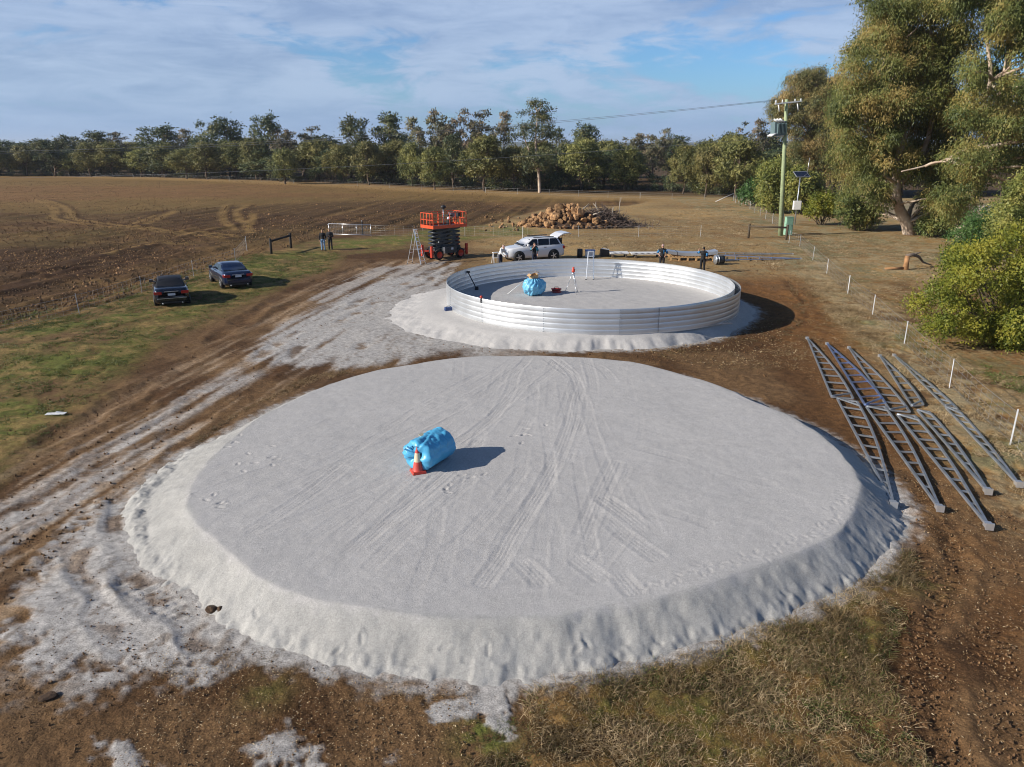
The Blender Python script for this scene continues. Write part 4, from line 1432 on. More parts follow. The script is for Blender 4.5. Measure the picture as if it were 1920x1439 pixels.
# second dark stemmed trunk beside it, and the brown crowned gum by the pole
bx, by = G(1553, 372)
poly = [(1446, 200), (1468, 160), (1500, 142), (1542, 138), (1572, 150), (1596, 180), (1606, 250), (1610, 320), (1590, 345), (1566, 330), (1538, 332), (1500, 322), (1480, 300), (1478, 255), (1452, 235)]
cl = clump_fill(poly, by, 6.0, 290, 0.9, 1.7, 13, 0.14)
gum('brown_crowned_gum', 'gum with brownish thin foliage behind the power pole', bx, by, 20, cl,
    [[(bx, by, -0.3), at_depth(1552, 330, by), at_depth(1556, 290, by), at_depth(1545, 230, by), at_depth(1530, 160, by)],
     [at_depth(1552, 318, by), at_depth(1520, 260, by), at_depth(1490, 190, by)], [at_depth(1556, 290, by), at_depth(1575, 240, by + 1), at_depth(1580, 180, by + 1)]], [(0.42, 0.10), (0.2, 0.07), (0.2, 0.07)], 4, LM_gumdk, M_palebark, 330, 0.31, 0.10, 1.0)


def bush_at(name, label, poly, Y, dY, n, rmin, rmax, seed, leaf, per, L, Wd, cat='bush', droop=0.1, stem=True, group=None):
    cl = clump_fill(poly, Y, dY, n, rmin, rmax, seed)
    cl = [((c[0], c[1], max(c[2], r * 0.55)), r) for c, r in cl]
    cx, cy = np.mean([c[0][0] for c in cl]), np.mean([c[0][1] for c in cl])
    root = thing(name, label, cat, (cx, cy, gz(cx, cy)), 0, group)
    loc = np.array((cx, cy, gz(cx, cy)))
    mb = MB()
    cl = [(tuple(np.array(c) - loc), r) for c, r in cl]
    for c, r in cl[::3]:
        limb(mb, (rng.normal(0, .25), rng.normal(0, .25), -0.2), c, 0.05, 0.015, 0.12, 5, 5)
    mb.build('trunk', M_bark, root)
    crown_mesh('crown', cl, per, L, Wd, leaf, root, droop, 0.9, 0.45, 0.9)
    return root


bush_at('wattle_bush', 'large yellow green bush by the fence at the right edge', [(1706, 590), (1722, 560), (1752, 540), (1770, 500), (1800, 476), (1850, 455), (1920, 440), (2010, 440), (2060, 520), (2060, 660), (1990, 720), (1920, 700), (1850, 668), (1780, 640), (1726, 622)], 32.0, 2.2, 170, 0.45, 0.85, 21, LM_wattle, 1250, 0.13, 0.06)
bush_at('feathery_bush', 'feathery dark green bush between the dark trunk and the yellow bush', [(1778, 512), (1786, 455), (1812, 420), (1860, 398), (1905, 420), (1910, 470), (1850, 500), (1800, 528)], 45.0, 1.8, 70, 0.5, 0.85, 22, LM_feather, 800, 0.15, 0.05)
bush_at('grey_green_shrub', 'tall grey green shrub at the right edge above the yellow bush', [(1862, 440), (1880, 380), (1905, 340), (1960, 310), (2040, 330), (2060, 450), (1990, 480), (1900, 470)], 40.0, 2.0, 95, 0.5, 0.9, 23, LM_shrub, 700, 0.15, 0.07)
bush_at('shaded_shrub', 'dark shrub in the shade beside the cream trunk of the big gum', [(1722, 440), (1726, 405), (1750, 390), (1785, 395), (1800, 430), (1786, 452), (1745, 450)], 73.0, 1.6, 40, 0.6, 1.0, 30, LM_gum, 210, 0.3, 0.1)
bush_at('round_shrub', 'rounded bright green shrub right of the solar panel mast', [(1506, 402), (1510, 380), (1530, 366), (1556, 368), (1572, 384), (1570, 402), (1540, 410)], 84.0, 2.0, 40, 0.6, 0.95, 24, LM_wattle, 260, 0.26, 0.13)
bush_at('pale_green_shrub', 'tall pale green shrub behind the power pole', [(1428, 398), (1426, 340), (1436, 312), (1458, 300), (1478, 310), (1486, 350), (1484, 392), (1452, 402)], 100.0, 2.5, 60, 0.9, 1.4, 25, LM_shrub, 150, 0.34, 0.16)
bush_at('pale_green_shrub', 'green shrub mass behind the solar panel mast', [(1480, 398), (1480, 345), (1498, 320), (1530, 330), (1546, 360), (1548, 395), (1510, 402)], 97.0, 2.5, 50, 0.8, 1.3, 26, LM_shrub, 150, 0.34, 0.16)
bush_at('dark_green_shrub', 'dark green shrub at the far end of the right fence', [(1392, 372), (1398, 345), (1420, 334), (1440, 350), (1446, 392), (1428, 390)], 112.0, 2.0, 34, 0.9, 1.3, 27, LM_feather, 120, 0.36, 0.18)
bush_at('sapling_thicket', 'thin stemmed tree clump behind the corner of the far fence', [(1300, 360), (1300, 300), (1330, 268), (1380, 262), (1420, 290), (1424, 350), (1380, 362), (1350, 350)], 138.0, 4.0, 70, 1.2, 2.0, 28, LM_olive, 75, 0.46, 0.2, 'tree')
bush_at('wattle_bush', 'low yellow bush at the foot of the brown crowned gum', [(1572, 396), (1590, 372), (1640, 372), (1652, 398), (1636, 422), (1600, 424)], 78.0, 2.0, 34, 0.7, 1.1, 29, LM_gum, 200, 0.34, 0.12)

# ---------------------------------------------------------------- the ring of the steel tank
def ang2(px, py, h):
    x, y = G(px, py, h)
    return math.atan2(y - PAD2[1], x - PAD2[0]), math.hypot(x - PAD2[0], y - PAD2[1])


WALL_Z0, WALL_Z1 = P2_TOP - 0.03, 1.64


def wall_sheet(a0, a1, rfun, steps=40, lean=0.0):
    """curved sheet with five pressed bands, 3 mm thick"""
    H = WALL_Z1 - WALL_Z0
    prof = []
    nb = 5
    for b in range(nb):
        z0, z1 = b / nb, (b + 1) / nb
        prof += [(z0 + 0.010, 0.0), (z0 + 0.035, 0.013), (z0 + 0.07, 0.016), (z1 - 0.04, 0.016), (z1 - 0.016, 0.012)]
    prof = [(0.0, 0.004)] + prof + [(1.0, 0.004)]
    m = len(prof)
    V = []
    for i in range(steps + 1):
        a = a0 + (a1 - a0) * i / steps
        for t in (0, -0.004):
            for (z, o) in prof:
                r = rfun(i / steps) + o + t + lean * z
                V.append((r * math.cos(a), r * math.sin(a), WALL_Z0 + z * H))
    F = []
    w = 2 * m
    for i in range(steps):
        for j in range(m - 1):
            q = i * w + j
            F.append((q, q + w, q + w + 1, q + 1))
            q += m
            F.append((q, q + 1, q + w + 1, q + w))
    # the rolled top edge, with corners of its own
    k0 = len(V)
    for i in range(steps + 1):
        V.append(V[i * w + m - 1])
        V.append(V[i * w + 2 * m - 1])
    for i in range(steps):
        F.append((k0 + 2 * i, k0 + 2 * i + 2, k0 + 2 * i + 3, k0 + 2 * i + 1))
    return V, F


def build_tank():
    root = thing('water_tank', 'round ring of ribbed zinc sheets, an unfinished water tank wall on its sand pad', 'water tank', (PAD2[0], PAD2[1], 0))
    n = 14
    a_start = math.radians(-8)
    for k in range(n):
        a0 = a_start + 2 * math.pi * k / n
        a1 = a_start + 2 * math.pi * (k + 1) / n + 0.012
        off = 0.0 if k % 2 == 0 else 0.0045
        V, F = wall_sheet(a0, a1, lambda t: TANK_R + off, 36)
        me = mesh_np('wall_sheet', V, F, M_zinc, True, root)
        mb = MB()
        for i in range(15):
            z = WALL_Z0 + 0.05 + i * (WALL_Z1 - WALL_Z0 - 0.1) / 14
            for da in (0.0035,):
                a = a0 + da
                r = TANK_R + 0.028
                p = Vector((r * math.cos(a), r * math.sin(a), z))
                q = Vector(((r + 0.014) * math.cos(a), (r + 0.014) * math.sin(a), z))
                mb.tube([p, q], 0.017, 6)
        mb.build('seam_bolt', M_galv, root)
    # loose last sheet, still standing clear of the ring on the right
    aa, _ = ang2(1215, 616, WALL_Z0)
    ab, _ = ang2(1352, 512, WALL_Z1)
    _, rm = ang2(1388, 534, WALL_Z1)
    amp = max(0.3, min(0.75, rm - TANK_R))
    V, F = wall_sheet(aa, ab, lambda t: TANK_R + 0.035 + amp * math.sin(math.pi * min(1, t * 1.02)) ** 1.3, 80)
    o = mesh_np('loose_wall_sheet', V, F, M_zinc, True, root)
    o['label'] = 'last wall sheet still loose, bowed out from the ring on the right'
    # edge foil strips under the wall at the foot, white
    return root


build_tank()
print('tank', ang2(1215, 616, WALL_Z0), ang2(1352, 512, WALL_Z1), ang2(1388, 534, WALL_Z1))


def gp(px, py, h=None):
    """ground point under a pixel, with the ground's own height"""
    x, y = G(px, py, 0.0 if h is None else h)
    return (x, y, gz(x, y) if h is None else h)


# ---------------------------------------------------------------- wrapped liner bundles
M_tarp = mat('blue_liner', (0.085, 0.40, 0.66), 0.38, 0, 3, 0.08, 0.25, 9, spec=0.5)
M_tarplight = mat('pale_blue_liner', (0.16, 0.47, 0.70), 0.38, 0, 3, 0.12, 0.35, 12)


def liner_roll():
    c = G(807, 868, PT)
    d = np.array(G(846, 846, PT)) - np.array(G(797, 876, PT))
    az = math.atan2(d[1], d[0])
    Lg, R = 1.30, 0.425
    root = thing('liner_roll', 'blue rolled tank liner with gathered ends lying on the near sand pad', 'liner roll', (c[0], c[1], PT + 0.005), az)
    nu, nv = 64, 96
    V = []
    g = np.random.default_rng(3)
    ph = g.uniform(0, 6.28, 12)
    for i in range(nu + 1):
        u = i / nu
        e = min(u, 1 - u) * 2                     # 0 at the ends
        cap = min(1.0, e / 0.20)
        x = (u - 0.5) * Lg
        if e < 0.20:
            x = math.copysign(Lg * (0.5 - 0.10 + 0.10 * math.sin((1 - cap) * math.pi / 2) * (1 if cap > 0.35 else cap / 0.35)), u - 0.5)
            rr = R * (0.05 + 0.95 * math.sin(cap * math.pi / 2) ** 0.9)
        else:
            rr = R
        for j in range(nv):
            t = 2 * math.pi * j / nv
            w = sum(math.sin(t * k + ph[k]) * (0.5 / k) for k in (3, 5, 7, 9, 11))
            endw = (1 - min(1, e / 0.42)) ** 1.5 * (1.0 if u < .5 else .45)
            pleat = 0.045 * endw * math.sin(t * 13 + 2 * math.sin(t * 3 + u * 4)) * (0.6 + 0.4 * math.sin(t * 2 + 1))
            nz = float(fbm(np.array([t * 1.9 + 9]), np.array([u * 5.0]), 7, 4)[0])
            crump = (0.035 * abs(nz - 0.5) * 2 - 0.012) * (1.5 if 0.9 < t < 3.0 else 0.6) + 0.018 * w * endw
            fold = (-0.020 * math.exp(-((t - 2.0 + 0.9 * u) / 0.07) ** 2) + 0.014 * math.exp(-((t - 2.15 + 0.9 * u) / 0.10) ** 2)) * (1 if u < .6 else .3)
            facet = 0.045 * abs(math.sin(t * 3.0 + 0.6)) ** 1.5
            q = rr * (1 + facet) + (pleat + crump) * (0.35 + 0.65 * rr / R) + fold * rr / R
            yy, zz = q * math.cos(t) * 1.04, q * math.sin(t) * 0.97
            zz = max(zz, -R * 0.90 + 0.03 * abs(math.cos(t * 3)))
            V.append((x + 0.05 * endw * math.sin(t * 4 + 1) * math.copysign(1, u - .5), yy, zz + R * 0.90))
    F = []
    for i in range(nu):
        for j in range(nv):
            F.append((i * nv + j, i * nv + (j + 1) % nv, (i + 1) * nv + (j + 1) % nv, (i + 1) * nv + j))
    mesh_np('liner', V, F, M_tarp, True, root)
    mb = MB()
    mb.box((-0.10, 0.18, 2 * R * 0.93), (0.16, 0.10, 0.008), Matrix.Rotation(0.35, 3, 'X'))
    mb.build('tape_patch', mat('cream_tape', (0.72, 0.62, 0.42), 0.6), root)
    mb = MB()
    for k in range(4):   # torn flap at the gathered end
        a = 0.6 + k * 0.35
        mb.bar((-Lg * .46, R * .35 * math.cos(a), R * .9 + R * .5 * math.sin(a)), (-Lg * .52, R * .85 * math.cos(a), R * .9 + R * .8 * math.sin(a)), 0.10, 0.008)
    mb.build('flap', M_tarplight, root)


liner_roll()


def traffic_cone():
    x, y = G(784, 885, PT)
    root = thing('traffic_cone', 'faded red traffic cone with a cream band standing at the blue roll', 'traffic cone', (x, y, PT), 0.4)
    mb = MB()
    for k in range(4):
        pass
    mb.box((0, 0, 0.03), (0.36, 0.36, 0.06), None, 0.88)
    mb.build('base', M_red, root)
    mc = mat('cone_red', (0.60, 0.075, 0.055), 0.5, 0, 7, 0.12)
    MB().lathe([(0.15, 0.056), (0.135, 0.08), (0.098, 0.30)], 28).build('lower_cone', mc, root)
    MB().lathe([(0.0985, 0.30), (0.062, 0.535)], 28).build('reflective_band', mat('cream_band', (0.70, 0.58, 0.40), 0.45, 0, 9, 0.12), root)
    MB().lathe([(0.0625, 0.535), (0.032, 0.70), (0.022, 0.71), (0.001, 0.712)], 28).build('tip', mc, root)


traffic_cone()


def liner_bundle():
    x, y = G(1000, 553, P2_TOP)
    root = thing('liner_bundle', 'crumpled light blue liner bundle tied in a heap inside the tank', 'liner bundle', (x, y, P2_TOP))
    n, m = 80, 44
    V = []
    for i in range(m + 1):
        p = math.pi * i / m
        for j in range(n):
            t = 2 * math.pi * j / n
            s = 1 + 0.10 * math.sin(t * 3 + 1) * math.sin(p)
            w = float(fbm(np.array([t * 1.3 + 4 + 1.4 * math.cos(p)]), np.array([p * 2.6 + 0.8 * math.sin(t)]), 17, 4)[0] - 0.5)
            ple = 0.06 * math.sin(t * 15 + 4 * math.cos(p) + 5 * w) * math.sin(p) ** 0.6
            r = s + w * 0.35 + ple
            V.append((0.62 * r * math.sin(p) * math.cos(t), 0.60 * r * math.sin(p) * math.sin(t), max(0.0, 0.46 - 0.52 * r * math.cos(p))))
    F = [(i * n + j, i * n + (j + 1) % n, (i + 1) * n + (j + 1) % n, (i + 1) * n + j) for i in range(m) for j in range(n)]
    mesh_np('liner', V, F, M_tarplight, True, root)
    mb = MB()
    for k in range(9):
        a = k * 0.7
        mb.tube([(0.55 * math.cos(a), 0.5 * math.sin(a), 0.3), (0.35 * math.cos(a + .3), 0.33 * math.sin(a + .3), 0.82), (0, 0, 1.0)], 0.012, 5)
    mb.build('tie_straps', M_white, root)
    b = thing('cardboard_box', 'crumpled open cardboard box on top of the blue bundle in the tank', 'box', (x + 0.02, y, P2_TOP + 0.93), 0.5, None, (0.15, -0.2))
    card = mat('cardboard', (0.50, 0.32, 0.16), 0.8, 0, 6, 0.15)
    mb = MB()
    mb.box((0, 0, 0.02), (0.42, 0.30, 0.02))
    for s in (-1, 1):
        mb.box((0, s * 0.15, 0.13), (0.42, 0.012, 0.2)).box((s * 0.21, 0, 0.13), (0.012, 0.288, 0.2))
    mb.build('carton', card, b)
    for s in (-1, 1):
        MB().box((s * 0.28, 0, 0.27), (0.18, 0.28, 0.01), Matrix.Rotation(s * 0.5, 3, 'Y')).build('flap', card, b)
    p = thing('plastic_pipe', 'thin white pipe leaning from the tank floor onto the blue bundle', 'pipe')
    q0, q1 = G(952, 552, P2_TOP), G(986, 548, P2_TOP)
    MB().tube([(q0[0], q0[1], P2_TOP + .02), (q1[0], q1[1], P2_TOP + 0.72)], 0.018, 8).build('pipe', M_white, p)


liner_bundle()


def laser_tripod():
    x, y = G(1074, 550, P2_TOP)
    root = thing('survey_tripod', 'silver tripod carrying a red laser level on the tank floor', 'tripod', (x, y, P2_TOP), 0.35)
    for k in range(3):
        a = k * 2.094 + 0.5
        mb = MB()
        f = Vector((0.46 * math.cos(a), 0.46 * math.sin(a), 0.0))
        t = Vector((0.06 * math.cos(a), 0.06 * math.sin(a), 1.12))
        mb.tube([t, t.lerp(f, 0.55)], 0.024, 6)
        mb.tube([t.lerp(f, 0.45), f], 0.016, 6)
        mb.box(t.lerp(f, 0.52), (0.06, 0.06, 0.05))
        mb.build('leg', M_alu, root)
    MB().lathe([(0.001, 1.08), (0.10, 1.08), (0.10, 1.14), (0.04, 1.16), (0.04, 1.20), (0.001, 1.20)], 14).build('head', M_alu, root)
    MB().lathe([(0.001, 1.20), (0.085, 1.20), (0.095, 1.24), (0.09, 1.36), (0.06, 1.38), (0.06, 1.46), (0.04, 1.49), (0.001, 1.49)], 16).build('laser_level', M_red, root)
    MB().tube([(0, 0, 1.08), (0, 0, 0.55)], 0.015, 6).build('centre_column', M_alu, root)
    x, y = G(1043, 548, P2_TOP)
    r = thing('hose_reel', 'low dark red reel lying in the shadow beside the blue bundle', 'reel', (x, y, P2_TOP))
    MB().lathe([(0.001, 0), (0.30, 0), (0.31, 0.03), (0.25, 0.05), (0.25, 0.15), (0.31, 0.17), (0.30, 0.2), (0.12, 0.2), (0.12, 0.12), (0.001, 0.12)], 20).build('drum', mat('dark_red', (0.25, 0.02, 0.02), 0.5), r)
    MB().tube([(-0.12, 0, 0.2), (-0.1, 0, 0.3), (0.1, 0, 0.3), (0.12, 0, 0.2)], 0.015, 6).build('handle', M_black, r)


laser_tripod()


def step_ladder(name, label, x, y, z, h, rz, w0=0.34, w1=0.55, spread=0.75, n=7, rw=0.06):
    root = thing(name, label, 'ladder', (x, y, z), rz)
    for s in (-1, 1):
        MB().bar((s * w1 / 2, -spread / 2, 0), (s * w0 / 2, 0.0, h), rw, 0.03).build('rail', M_alu, root)
        MB().bar((s * w1 / 2, spread / 2, 0), (s * w0 / 2, 0.02, h), rw * .7, 0.03).build('rear_leg', M_alu, root)
        MB().box((s * w1 / 2, -spread / 2, 0.02), (0.09, 0.07, 0.05)).build('foot', M_black, root)
        MB().box((s * w1 / 2, spread / 2, 0.02), (0.08, 0.06, 0.05)).build('foot', M_black, root)
    for k in range(1, n):
        t = k / n
        w = w1 + (w0 - w1) * t
        MB().box((0, -spread / 2 * (1 - t), h * t), (w, 0.10, 0.03)).build('step', M_alu, root)
    for k in (1, 3, 5):
        t = k / n
        MB().box((0, spread / 2 * (1 - t), h * t), (w1 + (w0 - w1) * t, 0.03, 0.03)).build('rear_brace', M_alu, root)
    MB().box((0, 0.0, h + 0.01), (w0 + 0.08, 0.16, 0.05)).build('top_cap', M_alu, root)
    mb = MB()
    for s in (-1, 1):
        mb.bar((s * w1 * .46, -spread * .26, h * .45), (s * w1 * .46, spread * .26, h * .45), 0.02, 0.012)
    mb.build('spreader', M_alu, root)
    return root


x, y = 4.9, 45.75
step_ladder('step_ladder', 'short aluminium step ladder standing inside the tank against its far wall', x, y, P2_TOP, 1.72, math.radians(-8), 0.30, 0.46, 0.5, 6, 0.045)
x, y, z = gp(781, 494)
step_ladder('step_ladder', 'tall aluminium step ladder standing open beside the red scissor lift', x, y, z, 2.55, math.radians(62), 0.32, 0.62, 1.25, 9)


# ---------------------------------------------------------------- tools round the tank
def small_tools():
    a, r = ang2(874, 520, 1.05)
    a = math.atan2(G(869, 508, 1.5)[1] - PAD2[1], G(869, 508, 1.5)[0] - PAD2[0])
    p = Vector((PAD2[0] + (TANK_R - 0.05) * math.cos(a), PAD2[1] + (TANK_R - 0.05) * math.sin(a), 1.45))
    q = Vector((PAD2[0] + (TANK_R - 0.75) * math.cos(a + .03), PAD2[1] + (TANK_R - 0.75) * math.sin(a + .03), P2_TOP + 0.02))
    t = thing('steel_prop', 'black steel prop leaning on the inside of the tank wall at the left', 'prop')
    MB().tube([q, p], 0.03, 8).build('shaft', M_black, t)
    MB().box(q + Vector((0, 0, 0.07)), (0.2, 0.2, 0.18)).build('foot', M_black, t)
    MB().box(p, (0.22, 0.12, 0.10), rotz(a)).build('head', M_black, t)
    a = ang2(914, 558, WALL_Z1)[0]
    p = Vector((PAD2[0] + TANK_R * math.cos(a), PAD2[1] + TANK_R * math.sin(a), WALL_Z1))
    t = thing('rim_clamp', 'small red and black clamp on the near rim of the tank', 'clamp', p, a)
    MB().box((0.035, 0, -0.08), (0.05, 0.06, 0.24)).build('jaw', M_black, t)
    MB().ball((0.02, 0, 0.07), 0.075, 10).build('knob', M_red, t)
    x, y = G(841, 582, P2_TOP)
    t = thing('tool_case', 'small blue tool case with a white end lying on sand left of the tank', 'tool case', (x, y, P2_TOP - .02), 0.35)
    MB().box((0, 0, 0.09), (0.40, 0.26, 0.18), None, 0.9).build('case', mat('case_blue', (0.02, 0.05, 0.16), 0.5), t)
    MB().box((0.26, 0, 0.08), (0.10, 0.22, 0.16)).build('end_cap', M_white, t)
    MB().tube([(-0.1, 0, .18), (-.07, 0, .24), (.07, 0, .24), (.1, 0, .18)], 0.014, 6).build('handle', M_black, t)
    # white trim strip lying along the wall's foot at the right
    q0, q1 = gp(1312, 612, 0.52), gp(1372, 610, 0.30)
    t = thing('trim_strip', 'pale metal strip lying on sand at the foot of the loose tank sheet', 'metal strip')
    MB().bar((q0[0], q0[1], q0[2] + .05), (q1[0], q1[1], q1[2] + .1), 0.07, 0.03).build('strip', M_alu, t)


small_tools()


# ---------------------------------------------------------------- roof trusses lying on the right
def truss(label, baseL, baseR, tip, n, bow, plate=True, blue=False, z=0.09, group='roof trusses lying on the red dirt', brace=True):
    """flat ladder-like half truss: two chords meeting at a plated tip"""
    m = mat('sky_tint_galv', (0.36, 0.46, 0.72), 0.36, 0.85, 3, 0.1) if blue else M_galv  # sky reflection put into this steel's colour as a blue tint
    L_, R__, T = Vector((*G(*baseL), 0)), Vector((*G(*baseR), 0)), Vector((*G(*tip), 0))
    for v in (L_, R__, T):
        v.z = max(gz(v.x, v.y), 0.0) + z
    org = (L_ + R__ + T) / 3
    root = thing('roof_truss', label, 'roof truss', org, 0, group)
    L_, R__, T = L_ - org, R__ - org, T - org

    def chord(A, t, b):
        d = (T - A)
        nrm = Vector((d.y, -d.x, 0)).normalized()
        return A + d * t + nrm * b * 0.62 * math.sin(math.pi * t ** 0.85) * d.length
    cl = [chord(L_, i / 16, bow[0]) for i in range(17)]
    cr = [chord(R__, i / 16, bow[1]) for i in range(17)]
    for c in (cl, cr):
        mb = MB()
        for p, q in zip(c[:-1], c[1:]):
            mb.bar(p, q + (q - p) * 0.02, 0.056, 0.06)
        mb.build('chord', m, root)
    for k in range(n):
        t = k / n * 0.93
        i = t * 16
        j = int(i)
        f = i - j
        p = cl[j].lerp(cl[j + 1], f)
        q = cr[j].lerp(cr[j + 1], f)
        MB().bar(p, q, 0.045, 0.045).build('rung', m, root)
    if brace:
        j = 1
        MB().bar(cl[0] + Vector((0, 0, .03)), cr[j] + Vector((0, 0, .03)), 0.06, 0.05).build('diagonal_brace', m, root)
    if plate:
        d = (T - (L_ + R__) / 2).normalized()
        a = math.atan2(d.y, d.x)
        mb = MB()
        mb.box(T + Vector((0, 0, 0.03)), (0.04, 0.17, 0.17), rotz(a))
        mb.box(T - d * 0.10 + Vector((0, 0, 0.02)), (0.20, 0.16, 0.10), rotz(a))
        mb.build('end_plate', M_alu, root)
    else:
        MB().box(T, (0.12, 0.12, 0.11)).build('end_plate', M_alu, root)
    return root


def z6(x, y):
    return 1480 + x / 3.427, 620 + y / 3.427


TR_ = [
    ('grey roof truss half, leftmost of the far row, its pointed end away', (268, 458), (405, 472), (113, 65), 9, (0.0, 0.03), False, False),
    ('leftmost grey roof truss half of the near row, tip on the sand slope', (303, 470), (430, 490), (668, 1150), 9, (0.0, -0.03), True, False),
    ('bluish roof truss half, second from left in the far row', (482, 512), (612, 497), (240, 105), 9, (0.0, 0.035), False, True),
    ('grey roof truss half, second from left in the near row', (490, 522), (606, 520), (965, 1180), 9, (0.0, -0.03), True, False),
    ('grey roof truss half, third from left in the far row', (640, 542), (770, 552), (380, 130), 9, (0.0, 0.03), False, False),
    ('grey roof truss half, longest of the near row, its tip nearest the camera', (688, 572), (800, 577), (1280, 1300), 10, (0.0, -0.03), True, False),
    ('narrow grey roof truss half, fourth from left in the far row', (782, 512), (856, 507), (578, 185), 7, (0.0, 0.04), False, False),
    ('narrow grey roof truss half, fourth from left in the near row', (818, 538), (890, 547), (1275, 1072), 8, (0.0, -0.03), True, False),
    ('slim greenish grey roof truss half beside the fence, far piece', (996, 512), (1075, 532), (670, 180), 8, (0.0, 0.02), False, False),
    ('slim greenish grey roof truss half beside the fence, near piece with white tip', (1000, 522), (1080, 542), (1475, 1025), 9, (0.0, -0.02), True, False),
]
for lab, l, r, t, n, bow, plate, blue in TR_:
    tz = 0.09
    o = truss(lab, z6(*l), z6(*r), z6(*t), n, bow, plate, blue, tz)
    if lab.startswith('grey roof truss half, leftmost of the near'):
        o.location.z += 0.13
        o.rotation_euler = (0.0, 0.0, 0.0)

# two more behind the tank
truss('long galvanised truss lying on the grass behind the tank, right of the pallet', (1358, 482.5), (1356, 491), (1502, 488), 6, (0.005, -0.01), False, True, 0.12, 'trusses lying behind the tank', False)
truss('thin galvanised truss lying behind the longer one, past the pallet', (1345, 476), (1343, 480.5), (1486, 478), 8, (0.0, 0.0), False, False, 0.08, 'trusses lying behind the tank', False)


# ---------------------------------------------------------------- things stacked behind the tank
def stacks():
    c0 = Vector(gp(1252, 489))
    c1 = Vector(gp(1338, 489.5))
    d = (c1 - c0)
    az = math.atan2(d.y, d.x)
    mid = (c0 + c1) / 2
    Lg = d.length
    root = thing('timber_pallet', 'long pine pallet on the grass behind the tank carrying curved sheets', 'pallet', mid, az)
    mb = MB()
    for k in range(15):
        mb.box((-Lg / 2 + 0.08 + k * (Lg - 0.16) / 14, 0, 0.40), (0.10, 1.1, 0.025))
    mb.build('deck_boards', M_wood, root)
    for s in (-0.5, 0, 0.5):
        MB().box((0, s, 0.335), (Lg, 0.06, 0.10)).build('bearer', M_wood, root)
    mb = MB()
    for k in range(6):
        for s in (-0.5, 0.5):
            mb.box((-Lg / 2 + 0.15 + k * (Lg - 0.3) / 5, s, 0.17), (0.12, 0.12, 0.22))
    mb.build('blocks', M_wood, root)
    MB().box((0, -0.5, 0.04), (Lg, 0.10, 0.03)).build('bottom_board', M_wood, root)
    root2 = thing('sheet_stack', 'stack of curved zinc sheets sagging on the pine pallet', 'sheet stack', mid + Vector((0, 0, 0.4125)), az)
    V, F = [], []
    n = 24
    for i in range(n + 1):
        u = i / n * 2 - 1
        x = u * (Lg / 2 + 0.15)
        zb = 0.012 + 0.34 * u * u * 0.55
        for (yy, zz) in ((-0.55, zb), (0.55, zb), (0.55, zb + 0.22), (-0.55, zb + 0.22)):
            V.append((x, yy, zz))
    for i in range(n):
        for j in range(4):
            F.append((i * 4 + j, i * 4 + (j + 1) % 4, (i + 1) * 4 + (j + 1) % 4, (i + 1) * 4 + j))
    F += [(0, 1, 2, 3), (n * 4 + 3, n * 4 + 2, n * 4 + 1, n * 4)]
    mesh_np('sheets', V, F, M_zinc, False, root2)
    mb = MB()
    for u in (-0.6, 0.6):
        zb = 0.012 + 0.187 * u * u
        mb.box((u * (Lg / 2 + .15), 0, zb + 0.112), (0.035, 1.13, 0.245))
    mb.build('strapping', M_black, root2)
    # flat bundle of perforated channels left of it
    c = Vector(gp(1205, 485))
    for i, (px, w, lab) in enumerate(((1212, 2.6, 'bundle of pale slotted steel channels behind the far tank wall'), (1160, 1.5, 'bundle of pale flat strips behind the far tank wall, left of the slotted channels'))):
        c = Vector(gp(px, 484 - i * 0.5))
        t = thing('channel_bundle', lab, 'steel bundle', c, 0.03)
        mb = MB()
        for k in range(6):
            mb.box((0, -0.35 + 0.14 * k, 0.36), (w, 0.12, 0.05))
            mb.box((0, -0.35 + 0.14 * k, 0.30), (w * .98, 0.12, 0.05))
        mb.build('channels', M_white, t)
        mb = MB()
        for k in range(5 if i == 0 else 2):
            mb.box((-w / 2 + 0.35 + k * 0.48, -0.42, 0.388), (0.22, 0.07, 0.012))
        mb.build('slots', M_black, t)
        for s in (-1, 1):
            MB().box((s * w * .35, 0, 0.135), (0.12, 0.9, 0.27)).build('bearer', M_oldwood, t)
    # cool box, tubs and a black bin by the ladder
    c = Vector(gp(1106, 484))
    t = thing('cool_box', 'white cool box with a blue lid behind the tank ladder', 'cool box', c, 0.1)
    MB().box((0, 0, 0.25), (0.7, 0.42, 0.46), None, 1.04).build('tub', M_white, t)
    MB().box((0, 0, 0.52), (0.74, 0.46, 0.08)).build('lid', mat('lid_blue', (0.10, 0.22, 0.55), 0.5), t)
    MB().tube([(-.36, 0, .4), (-.42, 0, .62), (.42, 0, .62), (.36, 0, .4)], 0.02, 6).build('handle', M_white, t)
    c = Vector(gp(1087, 485))
    t = thing('black_drum', 'small black drum behind the far tank wall beside the white car', 'drum', c)
    MB().lathe([(0.001, 0), (0.2, 0), (0.22, 0.2), (0.22, 0.55), (0.2, 0.62), (0.001, 0.62)], 18).build('barrel', M_black, t)
    MB().lathe([(0.001, 0.62), (0.21, 0.62), (0.21, 0.66), (0.001, 0.66)], 18).build('lid', M_dark, t)
    c = Vector(gp(1133, 483))
    t = thing('tool_bag', 'black and white tool bag behind the tank, right of the ladder', 'tool bag', c, 0.2)
    MB().box((0, 0, 0.33), (0.75, 0.35, 0.56), None, 0.85).build('bag', M_black, t)
    MB().box((0.05, -0.05, 0.62), (0.6, 0.22, 0.05), Matrix.Rotation(0.15, 3, 'Y')).build('flap', M_white, t)
    MB().tube([(-.25, 0, .6), (-.15, 0, .78), (.15, 0, .78), (.25, 0, .6)], 0.02, 6).build('handle', M_black, t)
    c = Vector(gp(1350, 496))
